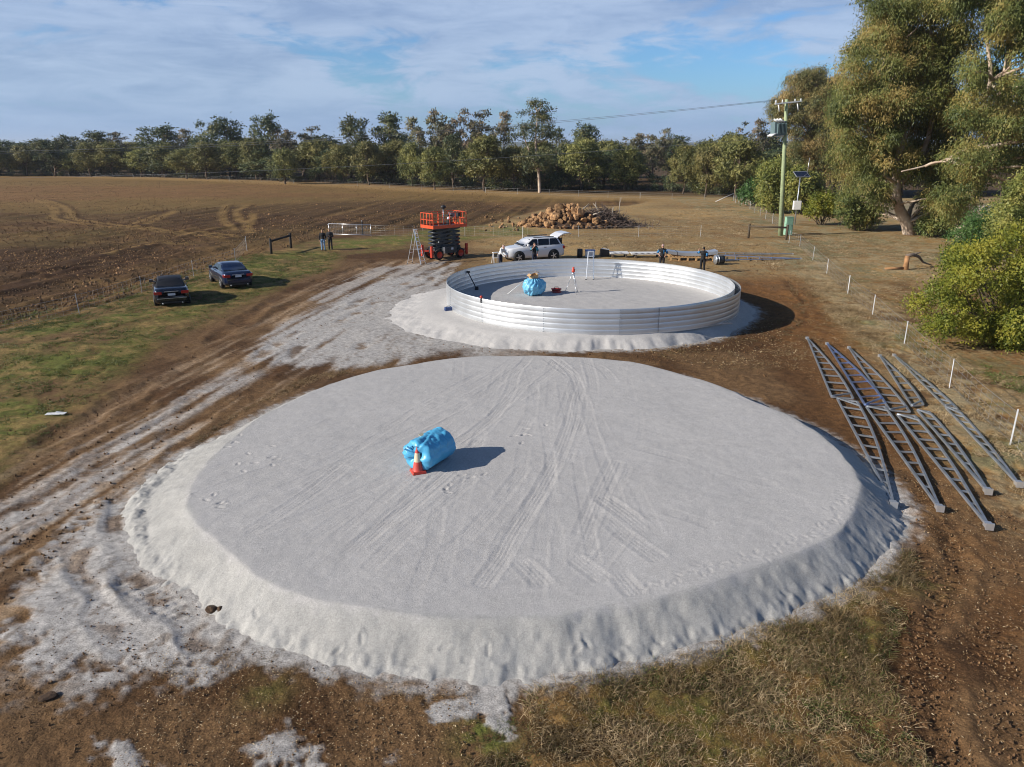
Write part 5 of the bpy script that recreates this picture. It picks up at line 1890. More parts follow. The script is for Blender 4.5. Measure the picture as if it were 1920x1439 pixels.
    t = thing('hose_drum', 'drum of grey hose with white ends, right of the pallet', 'hose drum', c + Vector((0, 0, 0.36)), 0.15)
    Rx = Matrix.Rotation(math.pi / 2, 3, 'Y')
    MB().lathe([(0.001, -0.2), (0.30, -0.2), (0.30, 0.25), (0.001, 0.25)], 22, Rx).build('hose', M_dark, t)
    for k, s in enumerate((-0.40, -0.22)):
        MB().lathe([(0.05, s - .02), (0.36, s - .02), (0.36, s + .02), (0.05, s + .02)], 22, Rx).build('flange', M_galv, t)
    MB().tube([(-.45, 0, 0), (.32, 0, 0)], 0.05, 10).build('axle', M_galv, t)


stacks()


# ---------------------------------------------------------------- scissor lift
def scissor_lift():
    pr, pf = Vector(gp(811, 491)), Vector(gp(858, 484.5))
    x, y, z = gp(834, 484)
    az = math.radians(40)
    root = thing('scissor_lift', 'red and grey rough terrain scissor lift half raised beside the step ladder', 'scissor lift', (x, y, z), az)
    mb = MB()
    mb.box((0, 0, 0.66), (2.5, 0.95, 0.34))
    mb.box((0, -0.62, 0.72), (1.35, 0.30, 0.52)).box((0, 0.62, 0.72), (1.35, 0.30, 0.52))
    mb.build('chassis', M_dark, root)
    MB().box((-0.58, -0.785, 0.72), (0.14, 0.02, 0.50)).build('access_panel', M_alu, root)
    MB().box((0.2, -0.785, 0.80), (0.20, 0.014, 0.16)).build('sticker', M_plate, root)
    for sx in (-1, 1):
        for sy in (-1, 1):
            w = MB().lathe([(0.26, -0.14), (0.37, -0.14), (0.40, -0.10), (0.40, 0.10), (0.37, 0.14), (0.26, 0.14)], 28, Matrix.Rotation(math.pi / 2, 3, 'X'), (sx * 1.02, sy * 0.66, 0.40)).build('wheel', M_rubber, root)
            MB().lathe([(0.001, -0.145), (0.10, -0.15), (0.12, -0.10), (0.25, -0.10), (0.265, -0.145), (0.265, 0.145), (0.25, 0.10), (0.001, 0.10)], 24, Matrix.Rotation(math.pi / 2, 3, 'X'), (sx * 1.02, sy * 0.66, 0.40)).build('rim', M_red, w)
    # outriggers
    for sx in (-1, 1):
        for sy in (-1, 1):
            mb = MB()
            mb.bar((sx * 1.25, sy * 0.35, 0.62), (sx * 1.62, sy * 0.62, 0.62), 0.12, 0.14)
            mb.box((sx * 1.66, sy * 0.66, 0.66), (0.17, 0.17, 0.86))
            mb.build('outrigger', M_red, root)
    # scissor stack: five crossed pairs on each side
    zb, dz = 0.90, 0.288
    for k in range(5):
        z0, z1 = zb + k * dz, zb + (k + 1) * dz
        for sy in (-0.40, 0.40):
            o = 0.05 if k % 2 else -0.05
            MB().bar((-1.15, sy, z0), (1.15, sy, z1), 0.08, 0.15).build('scissor_arm', M_dark, root)
            MB().bar((-1.15, sy + (0.10 if sy < 0 else -0.10), z1), (1.15, sy + (0.10 if sy < 0 else -0.10), z0), 0.08, 0.15).build('scissor_arm', M_dark, root)
    mb = MB()
    for k in range(6):
        for sx in (-1.15, 1.15):
            mb.tube([(sx, -0.46, zb + k * dz), (sx, 0.46, zb + k * dz)], 0.075, 10)
    mb.build('pivot_tubes', M_dark, root)
    MB().tube([(-0.8, 0, 1.05), (0.5, 0, 2.0)], 0.07, 10).build('lift_ram', M_galv, root)
    MB().box((1.22, 0.05, 1.3), (0.10, 0.5, 0.75)).build('ladder_panel', M_red, root)
    # platform
    zp = zb + 5 * dz + 0.09
    mb = MB()
    mb.box((0, 0, zp + 0.05), (3.1, 1.68, 0.10))
    mb.build('platform_floor', M_dark, root)
    mb = MB()
    for sy in (-1, 1):
        mb.box((0, sy * 0.86, zp + 0.10), (3.2, 0.04, 0.24))
    for sx in (-1, 1):
        mb.box((sx * 1.58, 0, zp + 0.10), (0.04, 1.68, 0.24))
    mb.build('toe_board', M_orange, root)
    h = 1.12
    for sx in (-1.56, -1.04, -0.52, 0, 0.52, 1.04, 1.56):
        for sy in (-0.84, 0.84):
            if sx in (-0.52,) and sy < 0:
                continue
            MB().bar((sx, sy, zp + .2), (sx, sy, zp + h), 0.045, 0.045).build('guard_post', M_orange, root)
    for sx in (-1.56, 1.56):
        for sy in (-0.42, 0.0, 0.42):
            MB().bar((sx, sy, zp + .2), (sx, sy, zp + h), 0.05, 0.05).build('guard_post', M_orange, root)
    for zz in (zp + 0.62, zp + h):
        mb = MB()
        for sy in (-0.84, 0.84):
            mb.bar((-1.585, sy, zz), (1.585, sy, zz), 0.05, 0.05)
        for sx in (-1.56, 1.56):
            mb.bar((sx, -0.84, zz), (sx, 0.84, zz), 0.05, 0.05)
        mb.build('guard_rail', M_orange, root)
    MB().box((0.95, -0.70, zp + 0.98), (0.32, 0.25, 0.34)).build('control_box', M_black, root)
    MB().box((1.2, 0.5, zp + 0.85), (0.55, 0.4, 0.35)).build('tool_tray', mat('grey_box', (0.2, 0.22, 0.25), 0.5), root)
    mb = MB()
    mb.box((0.35, -0.2, zp + 0.42), (0.30, 0.30, 0.50))
    mb.box((0.35, -0.2, zp + 0.86), (0.46, 0.40, 0.10))
    mb.build('power_unit', M_black, root)
    MB().ball((0.22, -0.36, zp + 0.66), 0.13, 10).build('gauge', M_plate, root)
    MB().tube([(0.42, 0.62, zp + 0.1), (0.42, 0.62, zp + 1.35)], 0.05, 8).build('beacon_post', M_galv, root)
    MB().lathe([(0.001, zp + 1.33), (0.22, zp + 1.35), (0.20, zp + 1.52), (0.10, zp + 1.58), (0.001, zp + 1.6)], 14, None, (0.42, 0.62, 0)).build('beacon', M_black, root)


scissor_lift()


# ---------------------------------------------------------------- cars
def loft(mb, st):
    """st: list of (x, [(y, z) half section from bottom centre to top centre])"""
    V, F = [], []
    m = len(st[0][1])
    ring = 2 * m - 2
    for x, sec in st:
        V += [(x, y, z) for y, z in sec] + [(x, -y, z) for y, z in sec[-2:0:-1]]
    for i in range(len(st) - 1):
        for j in range(ring):
            F.append((i * ring + j, i * ring + (j + 1) % ring, (i + 1) * ring + (j + 1) % ring, (i + 1) * ring + j))
    F.append(tuple(range(ring)))
    F.append(tuple((len(st) - 1) * ring + j for j in range(ring))[::-1])
    mb.add(V, F, True)


def sec(w, zb, zt, k=1.0):
    return [(0, zb), (w * .82, zb), (w * .97, zb + .07), (w, zb + .32 * (zt - zb)), (w * .99, zb + .62 * (zt - zb)), (w * .955, zt - .07), (w * .88, zt - .012), (w * .6, zt + .004), (0, zt + .012)]


def quad_pane(mb, a, b, c, d, off=0.006):
    a, b, c, d = map(Vector, (a, b, c, d))
    nrm = (b - a).cross(d - a).normalized() * off
    mb.add([a + nrm, b + nrm, c + nrm, d + nrm], [(0, 1, 2, 3)])


def car(root, P, paint, roofmat):
    L2 = P['L'] / 2
    mb = MB()
    loft(mb, [(x, sec(w, zb, zt)) for x, w, zb, zt in P['st']])
    mb.build('body', paint, root)
    zb, zr = P['belt'], P['roof']
    xb0, xb1, xr0, xr1 = P['gh']
    wb, wr = P['gw']
    # greenhouse
    m = MB()
    st = []
    prof = [(xb0, zb, wb * .96), (xb0 + (xr0 - xb0) * .55, zb + (zr - zb) * .60, (wb + wr) / 2 * .985), (xr0 - .02, zr - .05, wr * 1.0), (xr0 + .18, zr - .012, wr * 1.0), ((xr0 + xr1) / 2, zr + .02, wr), (xr1 - .2, zr - .015, wr), (xr1 + .02, zr - .05, wr * 1.0), (xb1 + (xr1 - xb1) * .5, zb + (zr - zb) * .55, (wb + wr) / 2), (xb1, zb, wb * .97)]
    for x, zt, w in prof:
        st.append((x, [(0, zb - .06), (wb * .99, zb - .06), (w + (wb - w) * .5, zb + .5 * (zt - zb)), (w, zt - .03), (w * .9, zt), (0, zt + .012)]))
    loft(m, st)
    m.build('roof', roofmat, root)

    # windows, each its own pane
    def pt(xbot, xtop, side, f0, f1):
        out = []
        for xx, xt, f in ((xbot, xtop, f0), (xbot, xtop, f1)):
            pass
        return out
    g = MB()
    zz0, zz1 = zb + .03, zr - .075

    def side_y(z):
        return (wb + (wr - wb) * (z - zb) / (zr - zb)) + .012
    # rear and front screens
    fr = .10
    for (xb, xr, nm_, sgn) in ((xb0, xr0, 'rear_window', -1), (xb1, xr1, 'windscreen', 1)):
        g = MB()
        pts = []
        for f in (0.06, 0.5, 0.90):
            zx = zb + (zr - .05 - zb) * f
            xx = xb + (xr - xb) * f * (1.0 if f != 0.5 else 1.06)
            wv = (wb + (wr - wb) * f) * .86
            pts.append((xx + sgn * .035, wv, zx + 0.012))
        for q in range(2):
            a, b = pts[q], pts[q + 1]
            v = [(a[0], a[1], a[2]), (a[0], -a[1], a[2]), (b[0], -b[1], b[2]), (b[0], b[1], b[2])]
            if sgn > 0:
                v = v[::-1]
            g.add(v, [(0, 1, 2, 3)])
        g.build(nm_, M_glass, root)
    for s in (-1, 1):
        for (x0, x1, x2, x3) in P['side']:
            g = MB()
            v = [(x0, s * side_y(zz0), zz0), (x1, s * side_y(zz0), zz0), (x2, s * side_y(zz1), zz1), (x3, s * side_y(zz1), zz1)]
            g.add(v if s < 0 else v[::-1], [(0, 1, 2, 3)])
            g.build('side_window', M_glass, root)
        mr = MB()
        mr.box((xb1 - .38, s * (wb + .16), zb + .10), (.12, .22, .16), None, .85)
        mr.bar((xb1 - .36, s * wb * .95, zb + .03), (xb1 - .36, s * (wb + .1), zb + .06), .05)
        mr.build('mirror', paint, root)
        for k, (hx) in enumerate(P['handles']):
            MB().box((hx, s * (P['w'] + .004), zb - .13), (.20, .03, .035)).build('door_handle', P['trim'], root)
    for sx in P['wheels']:
        for s in (-1, 1):
            r = P['r']
            Rx = Matrix.Rotation(math.pi / 2, 3, 'X')
            MB().lathe([(0.02, -.012), (r + .075, -.012), (r + .075, .012), (0.02, .012)], 30, Rx, (sx, s * (P['w'] - .005), r + .02)).build('wheel_arch', M_black, root)
            w = MB().lathe([(r * .66, -.11), (r * .95, -.11), (r, -.08), (r, .08), (r * .95, .11), (r * .66, .11)], 30, Rx, (sx, s * (P['w'] - .075), r)).build('wheel', M_rubber, root)
            rm = MB().lathe([(.02, -.06), (r * .68, -.03), (r * .68, .03), (.02, .06)], 30, Rx, (sx, s * (P['w'] - .07), r))
            for k in range(5):
                a = k * 1.2566
                rm.bar((sx, s * (P['w'] + .036), r), (sx + r * .62 * math.cos(a), s * (P['w'] + .030), r + r * .62 * math.sin(a)), .07, .03, (0, 1, 0))
            rm.build('rim', M_alu, w)
    return root


def sedan(label, px, py, heading, paint, roofmat, kind):
    x, y, z = gp(px, py)
    root = thing('parked_car', label, 'car', (x, y, z), math.atan2(heading[1], heading[0]), 'dark sedans parked on the grass')
    P = dict(L=4.7, w=.90, r=.325, belt=.98, roof=1.45, gh=(-1.72, 1.10, -.92, .22), gw=(.80, .60), wheels=(-1.40, 1.40), trim=paint, handles=(-.45, .45),
             st=[(-2.36, .70, .40, .84), (-2.31, .80, .28, .97), (-2.15, .87, .23, 1.04), (-1.7, .90, .19, 1.05), (-.8, .905, .18, 1.03), (.9, .905, .18, 1.0), (1.5, .90, .19, .95), (2.0, .86, .22, .86), (2.25, .78, .26, .76), (2.36, .66, .34, .64)],
             side=[(-1.42, -.52, -.50, -.88), (-.47, .42, .30, -.46)] if kind else [(-1.30, -.30, -.30, -.85), (-.24, .62, .20, -.24)])
    car(root, P, paint, roofmat)
    for s in (-1, 1):
        mb = MB()
        mb.box((-2.30, s * .66, .83), (.14, .34, .15)).box((-2.20, s * .83, .85), (.26, .10, .14))
        mb.build('tail_light', M_tail, root)
        mb = MB()
        mb.box((2.24, s * .6, .66), (.16, .30, .13), None, .9)
        mb.build('headlight', M_plate, root)
    MB().box((-2.352, 0, .80 if kind else .74), (.02, .38, .12)).build('number_plate', M_plate, root)
    MB().box((-2.345, 0, .90), (.02, .72, .022)).build('chrome_strip', M_alu, root)
    mb = MB()
    mb.box((-2.36, 0, .47), (.10, 1.44, .16), None, .97)
    mb.build('rear_bumper', paint, root)
    MB().box((-2.33, 0, .30), (.06, 1.2, .10)).build('diffuser', M_black, root)
    if not kind:
        MB().box((-2.37, 0, .54), (.09, 1.5, .02)).build('bumper_trim', M_alu, root)
    for s in (-1, 1):
        MB().tube([(-2.42, s * .5, .27), (-2.2, s * .5, .28)], .04, 10).build('exhaust', M_alu, root)
    return root


def car_xy(px_r, py_r, heading, back):
    x, y = G(px_r, py_r)
    d = Vector((heading[0], heading[1])).normalized()
    return x + d.x * back, y + d.y * back


h1 = Vector((-0.43, 0.90)).normalized()
x, y = car_xy(325, 575, h1, 2.25)
c1 = sedan('black blue sedan with a black roof parked by the left fence, nearest the camera', 325, 560, h1, M_ink, M_softtop, 0)
c1.location = (x, y, gz(x, y))
h2 = Vector((-0.55, 0.83)).normalized()
x, y = car_xy(449, 541, h2, 2.25)
c2 = sedan('navy blue sedan with pale alloy wheels parked beyond the black one', 449, 530, h2, M_navy, M_navy, 1)
c2.location = (x, y, gz(x, y))


def suv():
    d = Vector((-0.92, -0.38)).normalized()
    x, y, z = gp(997, 489)
    root = thing('parked_car', 'white four wheel drive wagon with its tailgate raised behind the tank', 'car', (x, y, z), math.atan2(d.y, d.x))
    P = dict(L=4.8, w=.96, r=.40, belt=1.20, roof=1.76, gh=(-2.15, 1.12, -1.80, .30), gw=(.88, .70), wheels=(-1.42, 1.46), trim=M_black, handles=(-.7, .25),
             st=[(-2.38, .80, .50, 1.05), (-2.33, .90, .36, 1.20), (-2.1, .95, .30, 1.24), (-1.0, .965, .28, 1.23), (.9, .965, .28, 1.20), (1.35, .96, .28, 1.14), (1.9, .93, .30, 1.08), (2.25, .86, .34, 1.0), (2.38, .74, .42, .86)],
             side=[(-1.98, -1.12, -1.16, -1.72), (-1.05, -.16, -.18, -1.08), (-.09, .92, .28, -.10)])
    car(root, P, M_carwhite, M_carwhite)
    for s in (-1, 1):
        MB().box((-2.30, s * .84, 1.0), (.16, .20, .22), None, .95).build('tail_light', M_tail, root)
        MB().box((2.22, s * .64, .86), (.20, .34, .14), None, .9).build('headlight', M_plate, root)
        MB().bar((-1.55, s * .62, 1.80), (.15, s * .62, 1.80), .04, .05).build('roof_rail', M_black, root)
    mb = MB()
    for k in range(7):
        mb.box((2.385, -.36 + k * .12, .82), (.03, .05, .16))
    mb.build('grille', M_black, root)
    MB().box((2.36, 0, .50), (.10, 1.3, .16)).build('front_bumper', M_carwhite, root)
    # raised tailgate
    mb = MB()
    p = [(-1.86, 1.76), (-2.28, 1.98), (-2.42, 2.02), (-2.85, 2.06), (-3.0, 1.98)]
    V, F = [], []
    for (xx, zz) in p:
        V += [(xx, -.72, zz), (xx, .72, zz), (xx, .72, zz - .06), (xx, -.72, zz - .06)]
    for i in range(len(p) - 1):
        for j in range(4):
            F.append((i * 4 + j, i * 4 + (j + 1) % 4, (i + 1) * 4 + (j + 1) % 4, (i + 1) * 4 + j))
    F += [(0, 1, 2, 3), (19, 18, 17, 16)]
    mb.add(V, F)
    g = mb.build('tailgate', M_carwhite, root)
    mb = MB()
    quad_pane(mb, (-2.02, -.62, 1.846), (-2.02, .62, 1.846), (-2.44, .60, 2.027), (-2.44, -.60, 2.027), -.008)
    mb.build('tailgate_window', M_glass, g)
    MB().box((-2.95, 0, 1.99), (.06, 1.1, .07)).build('tail_light_bar', M_tail, g)
    for s in (-1, 1):
        MB().tube([(-2.05, s * .70, 1.45), (-2.32, s * .70, 1.92)], .015, 6).build('gas_strut', M_black, g)
    MB().box((-2.25, 0, 1.35), (.02, 1.3, .6)).build('boot_opening', M_black, root)


suv()

# ---------------------------------------------------------------- fences
def fence(name, label, pts, hgt, wires=5, w=0.04, post_mat=None, mesh=True):
    P = [Vector((x, y, gz(x, y))) for x, y in pts]
    o0 = P[len(P) // 2]
    root = thing(name, label, 'fence', o0)
    pm = post_mat or M_picket
    for p in P:
        t = Vector((random.uniform(-.03, .03), random.uniform(-.03, .03), hgt * random.uniform(.94, 1.05)))
        mb = MB()
        mb.bar(p - o0 + Vector((0, 0, -.2)), p - o0 + t, w, w * 0.35)
        mb.bar(p - o0 + Vector((0, w * .3, -.2)), p - o0 + t + Vector((0, w * .3, 0)), w * 0.35, w * .7)
        mb.build('post', pm, root)
    for k in range(wires):
        z = hgt * (0.12 + 0.82 * k / (wires - 1))
        mb = MB()
        pts_ = []
        for a, b in zip(P[:-1], P[1:]):
            for i in range(4):
                f = i / 4
                pts_.append(a.lerp(b, f) - o0 + Vector((0, 0, z - 0.05 * math.sin(math.pi * f))))
        pts_.append(P[-1] - o0 + Vector((0, 0, z)))
        mb.tube(pts_, 0.0045 if k < wires - 1 else 0.006, 4)
        mb.build('wire', M_wire, root)
    if mesh:
        mb = MB()
        snake = []
        for a, b in zip(P[:-1], P[1:]):
            n = max(2, int((b - a).length / 0.45))
            for i in range(1, n):
                p = a.lerp(b, i / n) - o0
                lo, hi = p + Vector((0, 0, hgt * .12)), p + Vector((0, 0, hgt * .90))
                snake += [lo, hi] if len(snake) % 4 == 0 else [hi, lo]
        mb.tube(snake, 0.0035, 3)
        mb.build('wire_mesh', M_wire, root)
    return root


fence('wire_fence', 'wire fence of thin white posts behind the two dark cars on the left', FENCE_L[:-2], 1.1)
fence('wire_fence', 'wire fence of thin white posts between the gate and the right hand timber brace', FENCE_B[:-2], 1.12)
fence('wire_fence', 'wire fence with white posts beside the trusses and the yellow bush', FENCE_R, 1.12, w=0.042)
fence('wire_fence', 'wire fence of close white posts running away past the power pole', FENCE_A, 1.12)
fence('wire_fence', 'faint wire fence along the foot of the far wood', FENCE_F, 1.05, 4, 0.05, M_wire, False)


def h_brace(label, a, b, h0, h1, rz0, rz1, m, r):
    pa, pb = Vector(gp(*a)), Vector(gp(*b))
    root = thing('fence_brace', label, 'fence brace', pa)
    d = pb - pa
    MB().tube([(0, 0, -.2), (0, 0, h0)], r, 10).build('post', m, root)
    MB().tube([d + Vector((0, 0, -.2)), d + Vector((0, 0, h1))], r, 10).build('post', m, root)
    MB().tube([Vector((0, 0, rz0)), d + Vector((0, 0, rz1))], r * .85, 10).build('rail', m, root)


h_brace('dark timber fence brace of two posts and a rail behind the navy sedan', (509, 476), (546, 466), 1.25, 1.32, 1.02, 1.08, M_darkwood, 0.10)
h_brace('weathered timber fence brace of two posts and a rail in front of the power pole', (1403, 447), (1474, 450), 1.35, 1.38, 1.12, 1.12, M_oldwood, 0.11)


def gate():
    a, b = Vector(gp(617.5, 441.5)), Vector(gp(696, 444))
    root = thing('farm_gate', 'galvanised farm gate with wire mesh standing open behind two people', 'gate', a)
    d = b - a
    h0, h1 = 0.12, 1.12
    u = Vector((0, 0, 1))
    mb = MB()
    mb.tube([u * h0, u * h1], 0.03, 8).tube([d + u * h0, d + u * h1], 0.03, 8)
    mb.tube([u * h1, d + u * h1], 0.03, 8).tube([u * h0, d + u * h0], 0.03, 8)
    mb.build('frame', M_alu, root)
    for f in (0.33, 0.66):
        MB().tube([d * f + u * h0, d * f + u * h1], 0.022, 8).build('upright', M_alu, root)
    mb = MB()
    for k in range(1, 8):
        z = h0 + (h1 - h0) * k / 8
        mb.bar(u * z, d + u * z, 0.008, 0.008)
    for k in range(1, 26):
        mb.bar(d * (k / 26) + u * h0, d * (k / 26) + u * h1, 0.007, 0.007)
    mb.build('mesh', M_wire, root)
    for k, f in enumerate((0.12, 0.88)):
        MB().tube([(0, 0, h1 * f + .05), (-0.14, 0, h1 * f + .05)], 0.02, 6).build('hinge', M_galv, root)
    p = Vector(gp(680, 441))
    t = thing('gate_post', 'dark green post standing behind the open farm gate', 'post', p)
    MB().tube([(0, 0, -.2), (0, 0, 1.3)], 0.075, 10).build('shaft', M_darkwood, t)
    MB().tube([(0, 0, 1.3), (0, 0, 1.38)], 0.05, 8).build('cap', M_galv, t)
    p, q = Vector(gp(1374, 377.5)), Vector(gp(1342, 379))
    t = thing('brace_rail', 'pale rail slanting from the far fence corner down to the ground', 'rail')
    MB().tube([p + u * 1.15, q + u * 0.03], 0.05, 8).build('rail', M_white, t)


gate()


# ---------------------------------------------------------------- power pole, lines and the solar mast
def catenary(p, q, sag, n=28):
    return [Vector(p).lerp(Vector(q), i / n) - Vector((0, 0, sag * 4 * (i / n) * (1 - i / n))) for i in range(n + 1)]


def power_pole():
    x, y, z = gp(1463, 443)
    H = 12.6
    root = thing('power_pole', 'green treated timber power pole carrying a transformer and a crossarm', 'power pole', (x, y, z), 0, None, (0, -0.066))
    MB().tube([(0, 0, -.5), (0, 0, H * .5), (0, 0, H)], [0.23, 0.19, 0.15], 16).build('pole', M_pole, root)
    az = math.radians(12)
    D = Vector((math.cos(az), math.sin(az), 0))
    N_ = Vector((-D.y, D.x, 0))
    MB().bar(D * -1.3 + Vector((0, 0, H - .35)) - N_ * .2, D * 1.45 + Vector((0, 0, H - .25)) - N_ * .2, .10, .12).build('crossarm', M_porcelain, root)
    for k in (-1.2, -.55, .75, 1.35):
        c = D * k - N_ * .2
        MB().lathe([(.02, H - .30), (.07, H - .24), (.04, H - .20), (.08, H - .14), (.04, H - .10), (.06, H - .04), (.001, H)], 12, None, c).build('insulator', M_porcelain, root)
    # fuse drop outs under the arm
    for k in (-1.0, .95):
        c = D * k - N_ * .28
        MB().tube([c + Vector((0, 0, H - .45)), c + Vector((.12, 0, H - 1.05))], .05, 8).build('fuse', M_porcelain, root)
    # transformer
    zt = H - 2.55
    mb = MB()
    mb.box((-.75, -.18, zt), (1.15, .80, 1.25), rotz(az), .94)
    for k in range(7):
        mb.box(Vector((-.62, -.18, zt)) + rotz(az) @ Vector((-.42 + k * .14, -.42, 0)), (.03, .22, .9), rotz(az))
    mb.build('transformer', M_trafo, root)
    MB().box((-.62, -.18, zt + .60), (1.06, .78, .06), rotz(az)).build('transformer_lid', M_trafo, root)
    for i in range(3):
        p = Vector((-.62, -.18, zt + .35)) + rotz(az) @ Vector((-.30 + i * .28, -.38, .2))
        MB().tube([p, p + Vector((-.50, -.12, .30))], .085, 8).build('bushing', M_porcelain, root)
    for i in range(4):
        p = Vector((-.62, -.18, zt - .1)) + rotz(az) @ Vector((-.50, -.35 + i * .2, -.3))
        MB().tube([p, p + Vector((-.50, -.06, -.20))], .075, 8).build('bushing', M_porcelain, root)
    MB().box((-.62, -.25, zt - .66), (.7, .4, .12), rotz(az)).build('terminal_tray', M_porcelain, root)
    MB().bar((0, -.12, zt + .3), (-.3, -.15, zt + .3), .1, .16).build('bracket', M_galv, root)
    MB().tube([(.22, 0, .1), (.22, 0, 2.6)], .04, 8).build('cable_guard', M_galv, root)
    # lines to the left
    top = Vector((x - 0.066 * H, y, z + H - .1))
    far = Vector((-185, 110, 14.0))
    for i, (k, s) in enumerate(((-1.2, 5.5), (-.55, 5.7))):
        t = thing('power_line', ['upper power line sagging left across the sky from the pole', 'second power line just under the upper one'][i], 'power line')
        MB().tube(catenary(top + D * k, far + D * k * .8 + Vector((0, 0, -.1 * i)), s), 0.014, 5).build('cable', M_cable, t)
    t = thing('power_line', 'lowest service line crossing in front of the far wood', 'power line')
    MB().tube(catenary(top + Vector((-.6, 0, -3.3)), Vector((-260, 110, 17.5)), 8.0), 0.013, 5).build('cable', M_cable, t)


power_pole()


def mast():
    x, y, z = gp(1490, 422)
    root = thing('solar_mast', 'slim grey mast with a tilted solar panel, white box and aerial', 'solar mast', (x, y, z))
    MB().tube([(0, 0, -.2), (0, 0, 5.2)], .065, 10).build('pole', M_galv, root)
    Rm = rotz(0.2) @ Matrix.Rotation(R_(32), 3, 'X')
    c = Vector((.1, -.05, 5.45))
    MB().box(c, (1.65, 1.05, .05), Rm).build('panel_frame', M_alu, root)
    MB().box(c + Rm @ Vector((0, 0, .0285)), (1.52, .92, .008), Rm).build('solar_cells', mat('solar_cells', (.012, .016, .035), .15, coat=.5), root)
    mb = MB()
    MB().tube([(.75, .1, 5.4), (.82, .1, 7.2)], .025, 6).build('aerial', M_alu, root)
    MB().box((-.06, -.16, 2.15), (.82, .34, .95)).build('cabinet', M_white, root)
    MB().box((-.06, -.335, 2.15), (.72, .012, .85)).build('cabinet_door', M_white, root)
    MB().bar((0, 0, 4.9), (.1, -.2, 5.35), .05, .05).build('bracket', M_galv, root)
    x, y, z = gp(1479, 444)
    t = thing('green_cabinet', 'pale green electrical cabinet behind the timber brace at the power pole', 'cabinet', (x + .45, y + 1.6, z), .15)
    MB().box((0, 0, .85), (.72, .42, 1.7)).build('body', M_grnbox, t)
    MB().box((0, 0, 1.72), (.78, .48, .06)).build('lid', M_grnbox, t)
    MB().box((0, -.216, .85), (.60, .012, 1.45)).build('door', M_grnbox, t)
    MB().box((.22, -.235, .9), (.03, .03, .14)).build('handle', M_black, t)


mast()


# ---------------------------------------------------------------- rocks
def rock_mesh(seed, sub=3):
    import bmesh
    bm = bmesh.new()
    bmesh.ops.create_icosphere(bm, subdivisions=sub, radius=1.0)
    g = np.random.default_rng(seed)
    V = np.array([v.co for v in bm.verts])
    sc = g.uniform(.7, 1.15, 3)
    planes = g.normal(0, 1, (9, 3))
    planes /= np.linalg.norm(planes, axis=1, keepdims=True)
    for p in planes:
        h = g.uniform(.45, .8)
        k = V @ p - h
        V = V - np.where(k > 0, k, 0)[:, None] * p * .9
    n = fbm(V[:, 0] * 2.2 + V[:, 2] * 1.7 + 5, V[:, 1] * 2.2 - V[:, 2] * 1.3 + 5, seed, 4) - .5
    V = V * (1 + n[:, None] * .45) * sc
    F = np.array([[v.index for v in f.verts] for f in bm.faces])
    bm.free()
    return V, F


ROCKS = [rock_mesh(500 + i) for i in range(6)]
ROCK_ME = []
for V, F in ROCKS:
    o = mesh_np('boulder', V, F, M_rock, False)
    ROCK_ME.append(o.data)
    bpy.data.objects.remove(o)


